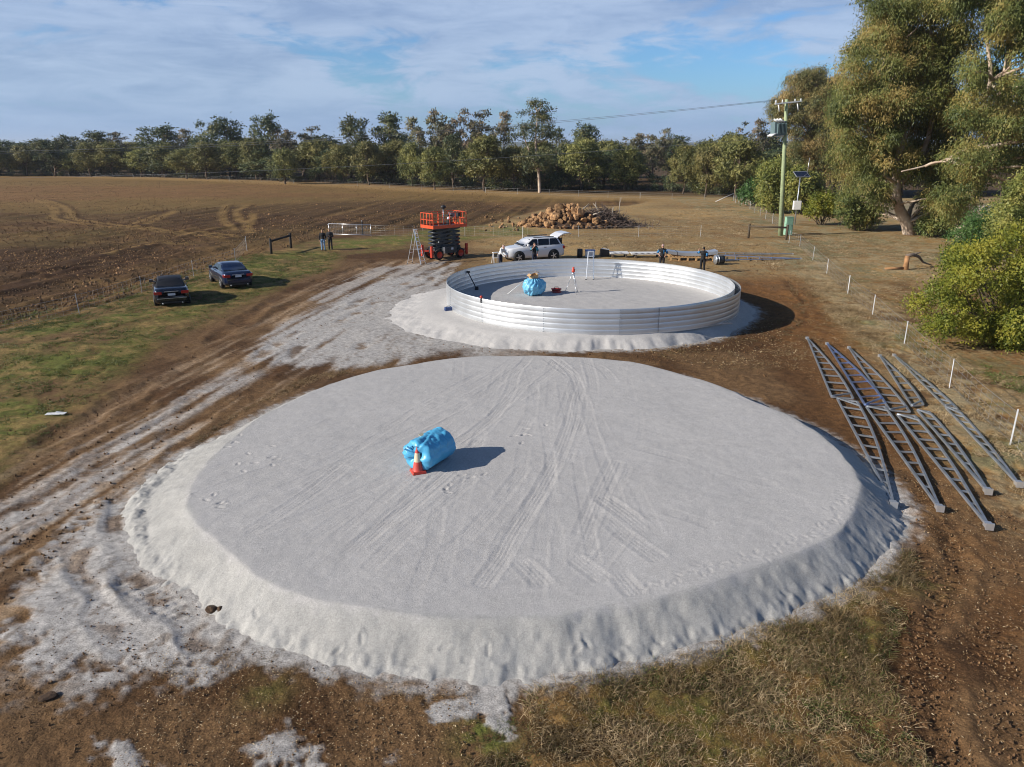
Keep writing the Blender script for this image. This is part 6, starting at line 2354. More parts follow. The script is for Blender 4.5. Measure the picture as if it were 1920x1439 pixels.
def rock_heap():
    c = Vector(gp(1072, 424))
    rx, ry, hh = 5.9, 2.7, 1.75

    def top(x, y):
        u = (x / rx) ** 2 + (y / ry) ** 2
        return hh * max(0.0, 1 - u) ** .75 * (.78 + .38 * math.exp(-((x + 0.3) / 2.4) ** 2))
    # the dark earth under the stones
    n = 60
    V, F = [], []
    for i in range(n + 1):
        for j in range(n + 1):
            x, y = (i / n * 2 - 1) * rx * 1.1, (j / n * 2 - 1) * ry * 1.1
            z = top(x, y) - .25 + .25 * (vnoise(np.array([x * 1.7 + 40]), np.array([y * 1.7 + 40]), 3)[0] - .3)
            V.append((x + c.x, y + c.y, max(z, -.2) + c.z))
    for i in range(n):
        for j in range(n):
            F.append((i * (n + 1) + j, (i + 1) * (n + 1) + j, (i + 1) * (n + 1) + j + 1, i * (n + 1) + j + 1))
    o = mesh_np('earth_mound', V, F, mat('heap_earth', (.060, .034, .020), .95, 0, 2, .4, .8, 6), True)
    tag(o, kind='structure')
    g = np.random.default_rng(77)
    k = 0
    pts = []
    tries = 0
    while len(pts) < 165 and tries < 6000:
        tries += 1
        x, y = g.uniform(-rx, rx * .98), g.uniform(-ry * 1.05, ry * .8)
        if x > 0.7 and y > -1.45 + .35 * max(0, 1.8 - x):
            continue
        u = (x / rx) ** 2 + (y / ry) ** 2
        if u > 1.06:
            continue
        r = g.uniform(.20, .56) * (1.15 if u < .8 else .85)
        if any((x - a) ** 2 + (y - b) ** 2 < (.62 * (r + q)) ** 2 for a, b, q in pts):
            continue
        pts.append((x, y, r))
    for x, y, r in pts:
        o = bpy.data.objects.new('boulder', ROCK_ME[k % 6])
        link(o)
        o.location = (c.x + x, c.y + y, c.z + top(x, y) + r * .25)
        o.scale = (r * g.uniform(.85, 1.2), r * g.uniform(.85, 1.2), r * g.uniform(.75, 1.1))
        o.rotation_euler = (g.uniform(0, 6), g.uniform(0, 6), g.uniform(0, 6))
        big = 'large' if r > .47 else 'small' if r < .27 else 'middling'
        tag(o, f'{big} orange boulder, one of many piled in the heap behind the white car', 'boulder', f'{big} boulders of the orange heap')
        k += 1
    # spill of smaller stones to the left
    for i in range(34):
        px, py = g.uniform(905, 985), g.uniform(408, 436)
        x, y, z = gp(px, py)
        r = g.uniform(.10, .28)
        o = bpy.data.objects.new('stone', ROCK_ME[i % 6])
        link(o)
        o.location, o.scale = (x, y, z + r * .3), (r, r, r * .8)
        o.rotation_euler = (g.uniform(0, 6), g.uniform(0, 6), g.uniform(0, 6))
        tag(o, 'orange stone strewn on the grass left of the boulder heap', 'stone', 'stones strewn left of the heap')
    # dead brush thrown on the right of it
    b = Vector(gp(1138, 425))
    mb = MB()
    for i in range(1700):
        x, y = g.normal(0, 1.9), g.normal(0, .8)
        z = max(0.05, g.uniform(0, 1) ** .7 * 2.1 * math.exp(-((x + .3) / 2.6) ** 2 - (y / 1.5) ** 2))
        d = Vector((g.normal(0, 1), g.normal(0, .6), g.normal(.1, .5))).normalized()
        Lg = g.uniform(.4, 1.2)
        p = Vector((b.x + x - .4, b.y + y, b.z + z))
        m = p + d * Lg * .5 + Vector((g.normal(0, .08), g.normal(0, .08), g.normal(0, .08)))
        q = p + d * Lg
        q.z = max(q.z, b.z + .03)
        mb.tube([p, m, q], [.034, .026, .012], 4, False)
    tag(mb.build('brush_heap', mat('grey_brush', (.13, .095, .078), .9, 0, 1.2, .4)), 'tangle of grey dead branches heaped on the right of the boulders', 'brush heap', kind='stuff')
    for i, (a, q, r0) in enumerate((((1085, 400), (1106, 384), .07), ((1112, 403), (1140, 398), .09), ((1122, 396), (1112, 382), .06), ((1148, 405), (1149, 390), .08), ((1161, 400), (1163, 371), .05), ((1120, 412), (1140, 400), .10))):
        Yd = b.y - .8
        p0, p1 = Vector(at_depth(*a, Yd)), Vector(at_depth(*q, Yd + .5))
        t = thing('dead_limb', ['pale dead limb lying on the crown of the boulder heap', 'long pale dead limb lying level across the brush heap', 'pale forked limb rising left of the brush heap', 'short stout upright limb in the brush heap', 'tall thin pale stick standing up out of the brush heap', 'thick dark limb at the front of the brush heap'][i], 'branch', p0)
        d = p1 - p0
        mb = MB()
        mb.tube([(0, 0, 0), d * .5 + Vector((0, 0, .12)), d], [r0, r0 * .8, r0 * .4], 7)
        mb.tube([d * .55 + Vector((0, 0, .1)), d * .8 + Vector((.15, 0, .35))], [r0 * .5, r0 * .2], 6)
        mb.build('wood', M_palewood, t)


rock_heap()


def small_gravel():
    g = np.random.default_rng(98)
    P = []
    while len(P) < 4200:
        px, py = g.uniform(-60, 1000, 2000), 350 + 230 * g.random(2000) ** 1.4
        xs, ys = np.array([G(a, b) for a, b in zip(px, py)]).T
        kf = (field_mask(xs, ys) > .5) & (fbm(xs * .09, ys * .09, 97, 3) > .47)
        P += list(zip(xs[kf], ys[kf]))
    P = np.array(P[:4200])
    V0, F0 = rock_mesh(520, 1)
    n = len(P)
    s = .02 + .10 * g.random(n) ** 3
    V = np.c_[P, base_h(P[:, 0], P[:, 1]) + .06][:, None, :] + V0[None] * s[:, None, None] * g.uniform(.7, 1.2, (n, 1, 3))
    F = F0[None] + (np.arange(n) * len(V0))[:, None, None]
    tag(mesh_np('field_gravel', V.reshape(-1, 3), F.reshape(-1, 3), mat('tan_gravel', (.42, .25, .11), .95, 0, .3, .4, col2=(.24, .13, .055)), False), kind='stuff')


small_gravel()


def field_stones():
    g = np.random.default_rng(99)
    k = 0
    lines = [(25, 590, 300, 488, 70), (250, 489, 420, 470, 26), (520, 440, 620, 430, 18)]
    spots = []
    for x0, y0, x1, y1, n in lines:
        for i in range(n):
            f = g.random()
            spots.append((x0 + (x1 - x0) * f + g.normal(0, 5), y0 + (y1 - y0) * f - abs(g.normal(0, 5)), g.uniform(.05, .15)))
    for i in range(165):
        px, py = g.uniform(0, 900), g.uniform(365, 445)
        spots.append((px, py, g.uniform(.06, .18)))
    for px, py, r in spots:
        x, y, z = gp(px, py)
        if field_mask(np.array([x]), np.array([y]))[0] < .3:
            continue
        o = bpy.data.objects.new('field_stone', ROCK_ME[k % 6])
        link(o)
        o.location, o.scale = (x, y, z + r * .25), (r * g.uniform(.8, 1.3), r, r * .75)
        o.rotation_euler = (g.uniform(0, 6), g.uniform(0, 6), g.uniform(0, 6))
        tag(o, 'small orange stone lying loose on the ploughed field', 'stone', 'stones lying on the ploughed field')
        k += 1
    # clods of turned earth, countless
    n = 22000
    oc = np.array([(1, 0, 0), (-1, 0, 0), (0, 1, 0), (0, -1, 0), (0, 0, 1), (0, 0, -1)], float)
    fc = np.array([(0, 2, 4), (2, 1, 4), (1, 3, 4), (3, 0, 4), (2, 0, 5), (1, 2, 5), (3, 1, 5), (0, 3, 5)])
    P = []
    while len(P) < n:
        px, py = g.uniform(-60, 960, 4000), 340 + 280 * g.random(4000) ** 1.5
        xs, ys = np.array([G(a, b) for a, b in zip(px, py)]).T
        kf = field_mask(xs, ys) > .5
        P += list(zip(xs[kf], ys[kf]))
    P = np.array(P[:n])
    z = base_h(P[:, 0], P[:, 1])
    s = .015 + .085 * g.random(n) ** 2.2
    V = (np.c_[P, z][:, None, :] + oc[None] * s[:, None, None] * g.uniform(.6, 1.3, (n, 6, 3)) + np.array((0, 0, .04)))
    F = (fc[None] + (np.arange(n) * 6)[:, None, None])
    tag(mesh_np('soil_clods', V.reshape(-1, 3), F.reshape(-1, 3), mat('turned_soil', (.20, .118, .056), .95, 0, .4, .45, col2=(.11, .064, .030)), False), kind='stuff')
    # trampled clods about the drive and the right hand dirt
    P, Sz = [], []
    for poly, m_, smax in (([(0, 780), (300, 640), (560, 520), (800, 480), (830, 500), (500, 700), (250, 900), (0, 1150)], 1500, .05), ([(1440, 650), (1560, 620), (1720, 780), (1920, 980), (1920, 1439), (1660, 1439), (1720, 1000), (1560, 780)], 3400, .035), ([(0, 1180), (450, 1210), (900, 1290), (900, 1439), (0, 1439)], 1500, .024), ([(830, 648), (1240, 655), (1500, 590), (1560, 650), (1460, 720), (1250, 680), (1000, 662), (850, 668)], 900, .05), ([(60, 1000), (260, 960), (420, 1180), (300, 1240), (60, 1230)], 700, .022), ([(1400, 480), (1520, 500), (1560, 620), (1440, 640), (1420, 560)], 900, .06)):
        c_ = 0
        while c_ < m_:
            px, py = g.uniform(min(p[0] for p in poly), max(p[0] for p in poly)), g.uniform(min(p[1] for p in poly), max(p[1] for p in poly))
            if in_poly(px, py, poly):
                P.append(G(px, py))
                Sz.append(smax * .85 * g.random() ** 3 + .006)
                c_ += 1
    P, Sz = np.array(P), np.array(Sz)
    a, r, rt, rb = pad1_r(P[:, 0], P[:, 1])
    a2, r2, rt2, rb2 = pad2_r(P[:, 0], P[:, 1])
    ok = (r > rb) & (r2 > rb2)
    P, Sz = P[ok], Sz[ok]
    n = len(P)
    z = base_h(P[:, 0], P[:, 1])
    V = (np.c_[P, z][:, None, :] + oc[None] * Sz[:, None, None] * g.uniform(.6, 1.3, (n, 6, 3)) + np.array((0, 0, .008)))
    F = (fc[None] + (np.arange(n) * 6)[:, None, None])
    tag(mesh_np('dirt_crumbs', V.reshape(-1, 3), F.reshape(-1, 3), mat('dirt_crumb', (.19, .10, .042), .95, 0, 1.5, .4, col2=(.10, .055, .024)), False), kind='stuff')


field_stones()


# ---------------------------------------------------------------- grass, straw and fallen leaves
def in_mask(poly, n, g):
    P = []
    xs, ys = [p[0] for p in poly], [p[1] for p in poly]
    W = np.array([G(*p) for p in poly])
    lo, hi = W.min(0), W.max(0)
    while len(P) < n:
        q = g.uniform(lo, hi, (n, 2))
        c = np.zeros(n, bool)
        for (ax, ay), (bx, by) in zip(W, np.roll(W, -1, 0)):
            t = ((ay > q[:, 1]) != (by > q[:, 1])) & (q[:, 0] < (bx - ax) * (q[:, 1] - ay) / (by - ay + 1e-12) + ax)
            c ^= t
        P += list(q[c])
    return np.array(P[:n])


def grass_mat(name, c1, c2, c3):
    m = leaf_mat(name, c1, c2, c3, .5, .25, 0)
    return m


def grass(name, areas, mt, seed, flop=.9):
    """areas: (polygon, count, blade length, width)"""
    g = np.random.default_rng(seed)
    Vs, R1 = [], []
    for poly, n, Lg, Wd in areas:
        # tufts: blades share a root
        nt_ = max(1, n // 9)
        T = in_mask(poly, nt_, g)
        dens = fbm(T[:, 0] * .9 + 3, T[:, 1] * .9, seed, 3)
        T = T[dens * .7 + .3 * fbm(T[:, 0] * 3.1, T[:, 1] * 3.1, seed + 5, 2) > .38 + .12 * g.random(len(T))]
        a, r, rt, rb = pad1_r(T[:, 0], T[:, 1])
        a2, r2, rt2, rb2 = pad2_r(T[:, 0], T[:, 1])
        T = T[(r > rb + .05) & (r2 > rb2 + .05)]
        tr = g.random(len(T))
        P = np.repeat(T, 9, 0) + g.normal(0, .05 + Lg * .18, (len(T) * 9, 2))
        n2 = len(P)
        z = base_h(P[:, 0], P[:, 1])
        d = g.normal(0, 1, (n2, 3))
        lean = np.repeat(g.normal(0, .9, (len(T), 2)) + np.array((.35, -.2)), 9, 0)
        d[:, :2] = d[:, :2] * .6 + lean
        d[:, 2] = np.abs(g.normal(flop, .45, n2)) * np.repeat(g.uniform(.3, 1.2, len(T)), 9)
        d /= np.linalg.norm(d, axis=1, keepdims=True)
        s = np.cross(d, g.normal(0, 1, (n2, 3)))
        s /= np.linalg.norm(s, axis=1, keepdims=True)
        L_ = (Lg * g.uniform(.45, 1.25, n2))[:, None]
        b = np.c_[P, z - .01]
        w = s * Wd
        mid = b + d * L_ * .55
        tip = mid + (d * .6 + g.normal(0, .3, (n2, 3)) + np.array((0, 0, -.25))) * L_ * .5
        Vs.append(np.stack([b - w * .5, b + w * .5, mid - w * .45, mid + w * .45, tip - w * .12, tip + w * .12], 1).reshape(-1, 3))
        R1.append(np.repeat(np.repeat(tr, 9) * .6 + g.random(n2) * .4, 6))
    V = np.vstack(Vs)
    k0 = np.arange(len(V) // 6)[:, None, None] * 6
    F = (k0 + np.array([(0, 1, 3, 2), (2, 3, 5, 4)])[None]).reshape(-1, 4)
    o = mesh_np(name, V, F, mt, False)
    at = o.data.attributes.new('rnd', 'FLOAT', 'POINT')
    at.data.foreach_set('value', np.concatenate(R1).astype(np.float32))
    return tag(o, kind='stuff')


fg_poly = [(990, 1300), (1130, 1268), (1300, 1232), (1480, 1160), (1640, 1075), (1705, 1030), (1720, 1100), (1650, 1250), (1740, 1439), (1740, 1700), (900, 1700), (880, 1439), (1000, 1400)]
strip_r = [(1480, 455), (1530, 478), (1610, 540), (1660, 590), (1730, 660), (1820, 740), (1990, 900), (1990, 1040), (1880, 900), (1760, 790), (1660, 680), (1560, 600), (1500, 510)]
beyond_r = [(1500, 440), (1700, 440), (1800, 520), (1720, 600), (1800, 680), (1960, 720), (1990, 850), (1840, 730), (1700, 620), (1600, 530)]
midland = [(880, 452), (1000, 455), (1180, 452), (1420, 458), (1480, 480), (1460, 510), (1390, 478), (1180, 470), (960, 470)]
midfar = [(900, 440), (1170, 438), (1250, 400), (1360, 385), (1440, 430), (1400, 446), (1100, 450)]
GM_dry = grass_mat('dry_grass_blades', (.20, .15, .075), (.38, .29, .15), (.55, .44, .26))
GM_green = grass_mat('green_grass_blades', (.065, .090, .022), (.12, .155, .036), (.20, .21, .065))
GM_olive = grass_mat('brown_olive_grass_blades', (.11, .085, .034), (.22, .165, .068), (.36, .27, .13))
grass('dry_grass', [(strip_r, 70000, .24, .010), (beyond_r, 30000, .2, .013), (midland, 20000, .2, .016), (midfar, 22000, .2, .02), (fg_poly, 38000, .24, .0065)], GM_dry, 31)
grass('foreground_grass', [(fg_poly, 90000, .17, .0065), ([(1180, 655), (1300, 640), (1440, 600), (1520, 600), (1560, 680), (1480, 700), (1340, 700)], 9000, .14, .010), ([(300, 1215), (520, 1215), (860, 1290), (860, 1330), (560, 1290), (300, 1270)], 4500, .10, .006), ([(640, 690), (560, 712), (430, 780), (330, 850), (220, 940), (260, 930), (350, 850), (440, 780), (560, 726), (650, 700)], 5000, .12, .008), ([(1480, 520), (1560, 560), (1640, 640), (1560, 640), (1480, 570)], 6000, .15, .012)], GM_olive, 32)
grass('green_grass', [([(0, 625), (150, 585), (290, 540), (400, 508), (520, 475), (640, 470), (620, 505), (500, 545), (400, 600), (260, 660), (120, 790), (0, 860)], 80000, .12, .014), ([(0, 600), (130, 572), (260, 532), (420, 488), (500, 470), (500, 482), (300, 545), (150, 596), (0, 640)], 16000, .20, .014), (fg_poly, 48000, .14, .0065), ([(860, 1350), (960, 1345), (990, 1400), (900, 1420)], 1400, .10, .006), ([(1700, 640), (1840, 680), (1960, 720), (1960, 760), (1860, 720), (1740, 670)], 5000, .16, .012)], GM_green, 33)


def litter():
    g = np.random.default_rng(44)
    Vs = []
    for poly, n, s in ((fg_poly, 6500, .022), ([(1450, 650), (1700, 900), (1760, 1100), (1680, 1250), (1760, 1439), (1990, 1439), (1990, 1000), (1600, 620)], 11000, .022), (beyond_r, 3500, .045), ([(300, 1220), (900, 1300), (880, 1439), (200, 1439)], 2600, .018), ([(1180, 655), (1440, 600), (1560, 680), (1340, 700)], 1400, .045)):
        P = in_mask(poly, n, g)
        a, r, rt, rb = pad1_r(P[:, 0], P[:, 1])
        P = P[r > rb + .05]
        n = len(P)
        z = base_h(P[:, 0], P[:, 1]) + g.uniform(.01, .05, n)
        d = g.normal(0, 1, (n, 3))
        d[:, 2] *= .25
        d /= np.linalg.norm(d, axis=1, keepdims=True)
        e = np.cross(d, g.normal(0, .35, (n, 3)) + np.array((0, 0, 1)))
        e /= np.linalg.norm(e, axis=1, keepdims=True)
        L_ = (s * g.uniform(.5, 1.5, n))[:, None]
        c = np.c_[P, z]
        Vs.append(np.stack([c - d * L_, c + e * L_ * .28, c + d * L_, c - e * L_ * .28], 1).reshape(-1, 3))
    V = np.vstack(Vs)
    o = mesh_np('leaf_litter', V, np.arange(len(V)).reshape(-1, 4), leaf_mat('fallen_leaves', (.20, .12, .05), (.40, .27, .12), (.62, .50, .30), 9.0, .1, 0), False)
    at = o.data.attributes.new('rnd', 'FLOAT', 'POINT')
    at.data.foreach_set('value', np.repeat(g.random(len(V) // 4), 4).astype(np.float32))
    tag(o, kind='stuff')


litter()


# ---------------------------------------------------------------- odd things on the ground
def odds():
    x, y, z = gp(1697, 507)
    t = thing('tree_stump', 'cut orange stump with a dead branch fallen over its top', 'stump', (x, y, z))
    MB().tube([(0, 0, -.1), (0.02, 0, .5), (.0, 0, 1.0)], [.22, .17, .16], 12).build('stump', mat('cut_wood', (.36, .19, .085), .85, 0, 3, .3), t)
    mb = MB()
    mb.tube([(-.05, 0, .98), (.5, .2, 1.05), (1.1, .5, .85), (1.7, .9, .4), (2.6, 1.3, .12)], [.14, .13, .10, .07, .03], 8)
    mb.tube([(.5, .2, 1.05), (1.0, .1, 1.25)], [.09, .03], 6)
    mb.build('branch', M_deadwood, t)
    MB().tube([(-1.5, -.1, .10), (-.2, -.05, .12)], [.07, .09], 8).build('fallen_piece', mat('cut_wood', (.36, .19, .085)), t)
    for i, (px, py, s, lab) in enumerate(((398, 1148, .10, 'brown earth clod lying on the windrow of sand at left'), (417, 1150, .12, 'larger brown earth clod lying on the sand windrow, right of its twin'))):
        x, y, z = gp(px, py)
        o = bpy.data.objects.new('earth_clod', ROCK_ME[i])
        link(o)
        o.data = ROCK_ME[i].copy()
        o.data.materials.clear()
        o.data.materials.append(M_clod)
        o.location, o.scale = (x, y, z + .08), (s * 1.2, s, s * .8)
        tag(o, lab, 'clod')
    x, y, z = gp(262, 1308)
    o = bpy.data.objects.new('turf_clump', ROCK_ME[3].copy())
    link(o)
    o.data.materials.clear()
    o.data.materials.append(M_clod)
    o.location, o.scale, o.rotation_euler = (x - 1.5, y, z + .01), (.20, .12, .06), (0, 0, .4)
    o.location.x = G(88, 1308)[0]
    tag(o, 'dark clump of turf lying on thin sand at the lower left', 'turf clump')
    x, y, z = gp(104, 773)
    t = thing('plastic_scrap', 'flat scrap of pale plastic on the grass at the left', 'scrap', (x, y, z + .03), .1)
    MB().box((0, 0, .012), (.62, .20, .016)).box((.12, .05, .03), (.3, .12, .012), Matrix.Rotation(.15, 3, 'Y')).build('sheet', M_white, t)
    x, y, z = gp(1845, 398)
    g = np.random.default_rng(5)
    mb = MB()
    for i in range(60):
        p = Vector((g.normal(0, 1.4), g.normal(0, .7), abs(g.normal(.35, .25))))
        d = Vector((g.normal(0, 1), g.normal(0, .5), g.normal(0, .2))).normalized()
        mb.tube([p - d * .8, p + d * .8], .05, 5)
    o = thing('timber_heap', 'low heap of pale timber on the gravel under the gum trees', 'timber heap', (x, y, z))
    mb.build('timber', M_palewood, o)


odds()

# ---------------------------------------------------------------- people
def remesh(mb, name, m, parent, vox):
    o = mb.build(name, m, parent)
    md = o.modifiers.new('r', 'REMESH')
    md.mode = 'VOXEL'
    md.voxel_size = vox
    sm = o.modifiers.new('s', 'SMOOTH')
    sm.factor, sm.iterations = 0.5, 3
    dg = bpy.context.evaluated_depsgraph_get()
    me = bpy.data.meshes.new_from_object(o.evaluated_get(dg))
    o.modifiers.clear()
    o.data = me
    me.polygons.foreach_set('use_smooth', np.ones(len(me.polygons), bool))
    if not me.materials:
        me.materials.append(m)
    return o


def person(label, loc, rz, top, legs, hair=None, cap=None, pose=None, h=1.76, accent=None, sleeves='short', shoes=None, held=None):
    """stands facing -Y before it is turned by rz"""
    root = thing('person', label, 'person', loc, rz)
    k = h / 1.76
    J = dict(pel=(0, 0, .95), sp=(0, .01, 1.12), ch=(0, .0, 1.34), nk=(0, .01, 1.50), hd=(0, -.01, 1.62),
             hipL=(.095, 0, .90), kneeL=(.11, -.02, .50), ankL=(.12, .02, .09), hipR=(-.095, 0, .90), kneeR=(-.11, -.02, .50), ankR=(-.12, .02, .09),
             shL=(.185, .01, 1.42), elL=(.26, .03, 1.14), wrL=(.27, -.08, .90), shR=(-.185, .01, 1.42), elR=(-.26, .03, 1.14), wrR=(-.27, -.08, .90))
    J.update(pose or {})
    J = {a: Vector(b) * k for a, b in J.items()}
    mb = MB()

    def T(a, b, r0, r1, off=0):
        mb.tube([J[a], J[b]], [(r0 + off) * k, (r1 + off) * k], 12)
        mb.ball(J[b], (r1 + off) * k, 10)
        mb.ball(J[a], (r0 + off) * k, 10)
    # body
    mb.ball(J['pel'], .15 * k, 12, (1.0, .75, .85))
    mb.ball(J['sp'], .14 * k, 12, (1.0, .72, 1.1))
    mb.ball(J['ch'], .17 * k, 12, (1.05, .72, 1.0))
    T('ch', 'nk', .09, .058)
    T('nk', 'hd', .055, .06)
    hd = J['hd']
    mb.ball(hd + Vector((0, .012, .03)) * k, .098 * k, 14, (.80, .98, 1.12))
    mb.ball(hd + Vector((0, -.03, -.055)) * k, .062 * k, 12, (.92, .9, .95))
    mb.bar(hd + Vector((0, -.095, .02)) * k, hd + Vector((0, -.115, -.02)) * k, .026 * k, .03 * k)
    for s in (-1, 1):
        mb.ball(hd + Vector((s * .078, .015, .0)) * k, .026 * k, 8, (.5, .8, 1.2))
    for s in 'LR':
        T('sh' + s, 'el' + s, .052, .042)
        T('el' + s, 'wr' + s, .041, .028)
        d = (J['wr' + s] - J['el' + s]).normalized()
        pc = J['wr' + s] + d * .05 * k
        mb.ball(pc, .045 * k, 10, (.9, .9, .9))
        sx = Vector((0, 1, 0)) - d * d.y
        sx = sx.normalized() if sx.length > .1 else Vector((1, 0, 0))
        up = d.cross(sx)
        for i, (w, L_) in enumerate(((-.030, .070), (-.010, .082), (.010, .078), (.029, .062))):
            b0 = J['wr' + s] + (d * .075 + sx * w) * k
            b1 = b0 + (d * L_ * .55 + up * .010) * k
            b2 = b1 + (d * L_ * .45 + up * .028) * k
            mb.tube([b0, b1, b2], [.011 * k, .010 * k, .009 * k], 6)
        b0 = J['wr' + s] + (d * .03 - sx * .03) * k
        mb.tube([b0, b0 + (d * .035 - sx * .035) * k, b0 + (d * .065 - sx * .040) * k], [.013 * k, .012 * k, .010 * k], 6)
        T('hip' + s, 'knee' + s, .085, .058)
        T('knee' + s, 'ank' + s, .056, .038)
        mb.ball(J['ank' + s] + Vector((0, -.07, -.045)) * k, .05 * k, 8, (.85, 2.2, .7))
    remesh(mb, 'body', M_skin, root, .011 * k)
    # trousers
    mb = MB()
    mb.ball(J['pel'] + Vector((0, 0, .01)), .165 * k, 12, (1.02, .80, .80))
    for s in 'LR':
        T('hip' + s, 'knee' + s, .085, .062, .018)
        T('knee' + s, 'ank' + s, .062, .055, .014)
    remesh(mb, 'trousers', legs, root, .018 * k)
    # top
    mb = MB()
    mb.ball(J['pel'] + Vector((0, 0, .06)), .168 * k, 12, (1.02, .80, .75))
    mb.ball(J['sp'], .160 * k, 12, (1.02, .76, 1.1))
    mb.ball(J['ch'], .19 * k, 12, (1.06, .76, .98))
    T('ch', 'nk', .10, .07)
    for s in 'LR':
        mb.tube([J['ch'], J['sh' + s]], [.09 * k, .07 * k], 10)
        T('sh' + s, 'el' + s, .062, .055, .010)
        if sleeves == 'long':
            mb.tube([J['el' + s], J['wr' + s]], [.060 * k, .046 * k], 12)
    remesh(mb, 'jacket' if sleeves == 'long' else 'shirt', top, root, .017 * k)
    if accent:
        for s, sg in (('L', 1), ('R', -1)):
            mb = MB()
            d = (J['el' + s] - J['sh' + s])
            mb.tube([J['sh' + s] + d * .25, J['sh' + s] + d * .95], [.082 * k, .074 * k], 12)
            mb.build('sleeve_panel', accent, root)
        MB().tube([J['ch'] + Vector((.08, -.135, .06)) * k, J['sp'] + Vector((.10, -.13, .0)) * k], .022 * k, 8).build('chest_panel', accent, root)
    # shoes
    for s in 'LR':
        mb = MB()
        mb.ball(J['ank' + s] + Vector((0, -.065, -.045)) * k, .058 * k, 10, (.9, 2.3, .80))
        mb.tube([J['ank' + s] + Vector((0, 0, -.02)) * k, J['ank' + s] + Vector((0, 0, .06)) * k], .058 * k, 10)
        remesh(mb, 'shoe', shoes or M_black, root, .014 * k)
    # hair or cap, eyes
    if cap:
        mb = MB()
        mb.lathe([(.001, .155), (.06, .150), (.092, .115), (.100, .06), (.098, .045), (.001, .045)], 16, Matrix.Diagonal((.92 * k, 1.06 * k, k)), hd + Vector((0, .012, 0)) * k)
        mb.box(hd + Vector((0, -.135, .055)) * k, (.15 * k, .11 * k, .012))
        mb.build('cap', cap, root)
        if hair:
            mb = MB()
            mb.ball(hd + Vector((0, .045, .01)) * k, .088 * k, 12, (.86, .8, .9))
            mb.build('hair', hair, root)
    elif hair:
        mb = MB()
        mb.ball(hd + Vector((0, .030, .058)) * k, .105 * k, 14, (.83, .98, 1.0))
        mb.build('hair', hair, root)
    mb = MB()
    for s in (-1, 1):
        MB().ball(hd + Vector((s * .033, -.078, .018)) * k, .013 * k, 8).build('eye', M_black, root)
    return root


C_black = mat('black_cloth', (.012, .012, .014), .85, 0, 20, .3)
C_darkgrey = mat('charcoal_cloth', (.022, .024, .030), .85, 0, 20, .3)
C_jeans = mat('pale_jeans', (.20, .33, .50), .85, 0, 16, .2)
C_navy = mat('navy_cloth', (.016, .022, .045), .85, 0, 16, .3)
C_teal = mat('teal_cloth', (.03, .28, .42), .8, 0, 16, .15)
C_blue = mat('blue_cloth', (.03, .20, .46), .8, 0, 16, .15)
C_white = mat('white_cloth', (.72, .72, .70), .8, 0, 16, .06)
C_cap = mat('pinkish_cap', (.45, .30, .27), .8)
C_hair2 = mat('fair_hair', (.30, .20, .11), .8)

p = gp(606.5, 469)
person('person in a black jacket and pale blue jeans standing on the grass near the gate', p, .15, C_black, C_jeans, C_hair2, sleeves='long', h=1.74)
p = gp(620, 467.5)
person('person all in dark clothes with folded arms standing beside the open gate', p, .1, C_darkgrey, C_black, C_hair2, sleeves='long', h=1.76,
       pose=dict(elL=(.27, -.02, 1.14), wrL=(.06, -.20, 1.14), elR=(-.27, -.02, 1.14), wrR=(-.06, -.20, 1.18)))


def stand(px, top_y, hgt):
    th = PITCH - math.atan((719.5 - top_y) / FPX)
    Y = (CAM_H - hgt) / math.tan(th)
    X = (px - 960) / FPX * (Y * math.cos(PITCH) + (CAM_H - hgt) * math.sin(PITCH))
    return X, Y, gz(X, Y)


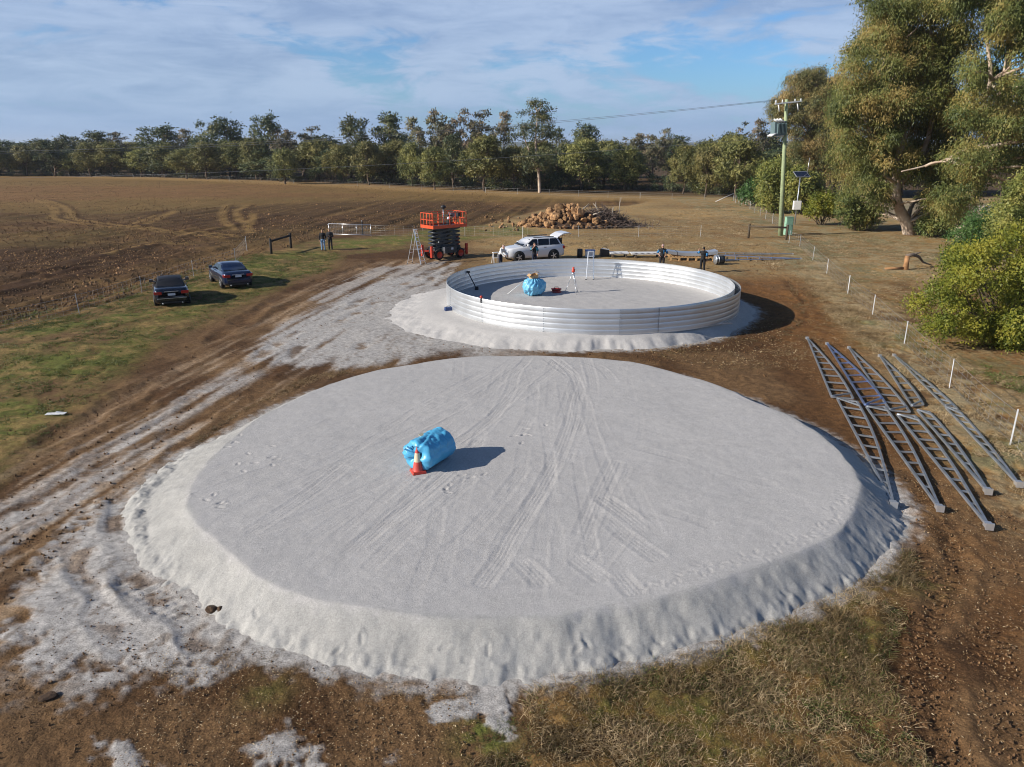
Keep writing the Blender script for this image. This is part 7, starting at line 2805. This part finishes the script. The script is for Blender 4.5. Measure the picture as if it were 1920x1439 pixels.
person('worker in white sleeves bending at the front of the white car', stand(938, 462, 1.60), .9, C_white, C_navy, None, C_cap, accent=None, sleeves='long', h=1.74,
       pose=dict(sp=(0, -.05, 1.10), ch=(0, -.16, 1.28), nk=(0, -.25, 1.42), hd=(0, -.31, 1.50), shL=(.185, -.20, 1.36), elL=(.25, -.30, 1.10), wrL=(.16, -.48, .95), shR=(-.185, -.20, 1.36), elR=(-.25, -.30, 1.10), wrR=(-.16, -.48, .95)))
person('worker in black with a teal stripe, hand at face, before the white car', stand(1002, 457, 1.75), .4, C_black, C_navy, M_hair, None, accent=C_teal, h=1.76,
       pose=dict(elR=(-.30, -.08, 1.22), wrR=(-.10, -.20, 1.50), elL=(.27, -.02, 1.15), wrL=(.17, -.16, .93)))
person('worker in a cap and black shirt with blue sleeves standing left of the sheet stack', stand(1243, 461, 1.78), -.1, C_black, C_black, None, C_cap, accent=C_blue, h=1.80,
       pose=dict(elL=(.34, .04, 1.18), wrL=(.20, -.12, 1.02), elR=(-.34, .04, 1.18), wrR=(-.20, -.12, 1.02)))
person('dark haired worker in black seen from behind, one arm raised, in front of the pallet', stand(1320, 465, 1.76), 2.9, C_black, C_black, M_hair, None, accent=C_blue, h=1.78,
       pose=dict(elL=(.38, -.06, 1.36), wrL=(.32, -.22, 1.54)))
x, y, z = stand(929, 474, .9)
t = thing('step_stool', 'small white step stool beside the bending worker at the car', 'step stool', (x, y + .4, z), .4)
for s in (-1, 1):
    MB().bar((s * .22, -.25, 0), (s * .18, 0, .78), .05, .03).build('leg', M_white, t)
    MB().bar((s * .22, .25, 0), (s * .18, .02, .78), .05, .03).build('leg', M_white, t)
MB().box((0, 0, .80), (.46, .26, .04)).build('top_step', M_white, t)
MB().box((0, -.13, .42), (.42, .16, .03)).build('lower_step', M_white, t)

# ---------------------------------------------------------------- the air
def haze():
    o = MB().box((0, 900, 22), (13000, 13000, 50)).build('haze', None)
    m = bpy.data.materials.new('air')
    m.use_nodes = True
    nt = m.node_tree
    for n in list(nt.nodes):
        nt.nodes.remove(n)
    out = nt.nodes.new('ShaderNodeOutputMaterial')
    v = nt.nodes.new('ShaderNodeVolumePrincipled')
    v.inputs['Color'].default_value = (0.80, 0.88, 1.0, 1)
    v.inputs['Density'].default_value = 0.00013
    v.inputs['Anisotropy'].default_value = 0.2
    nt.links.new(v.outputs[0], out.inputs['Volume'])
    o.data.materials.append(m)
    tag(o, kind='stuff')


haze()
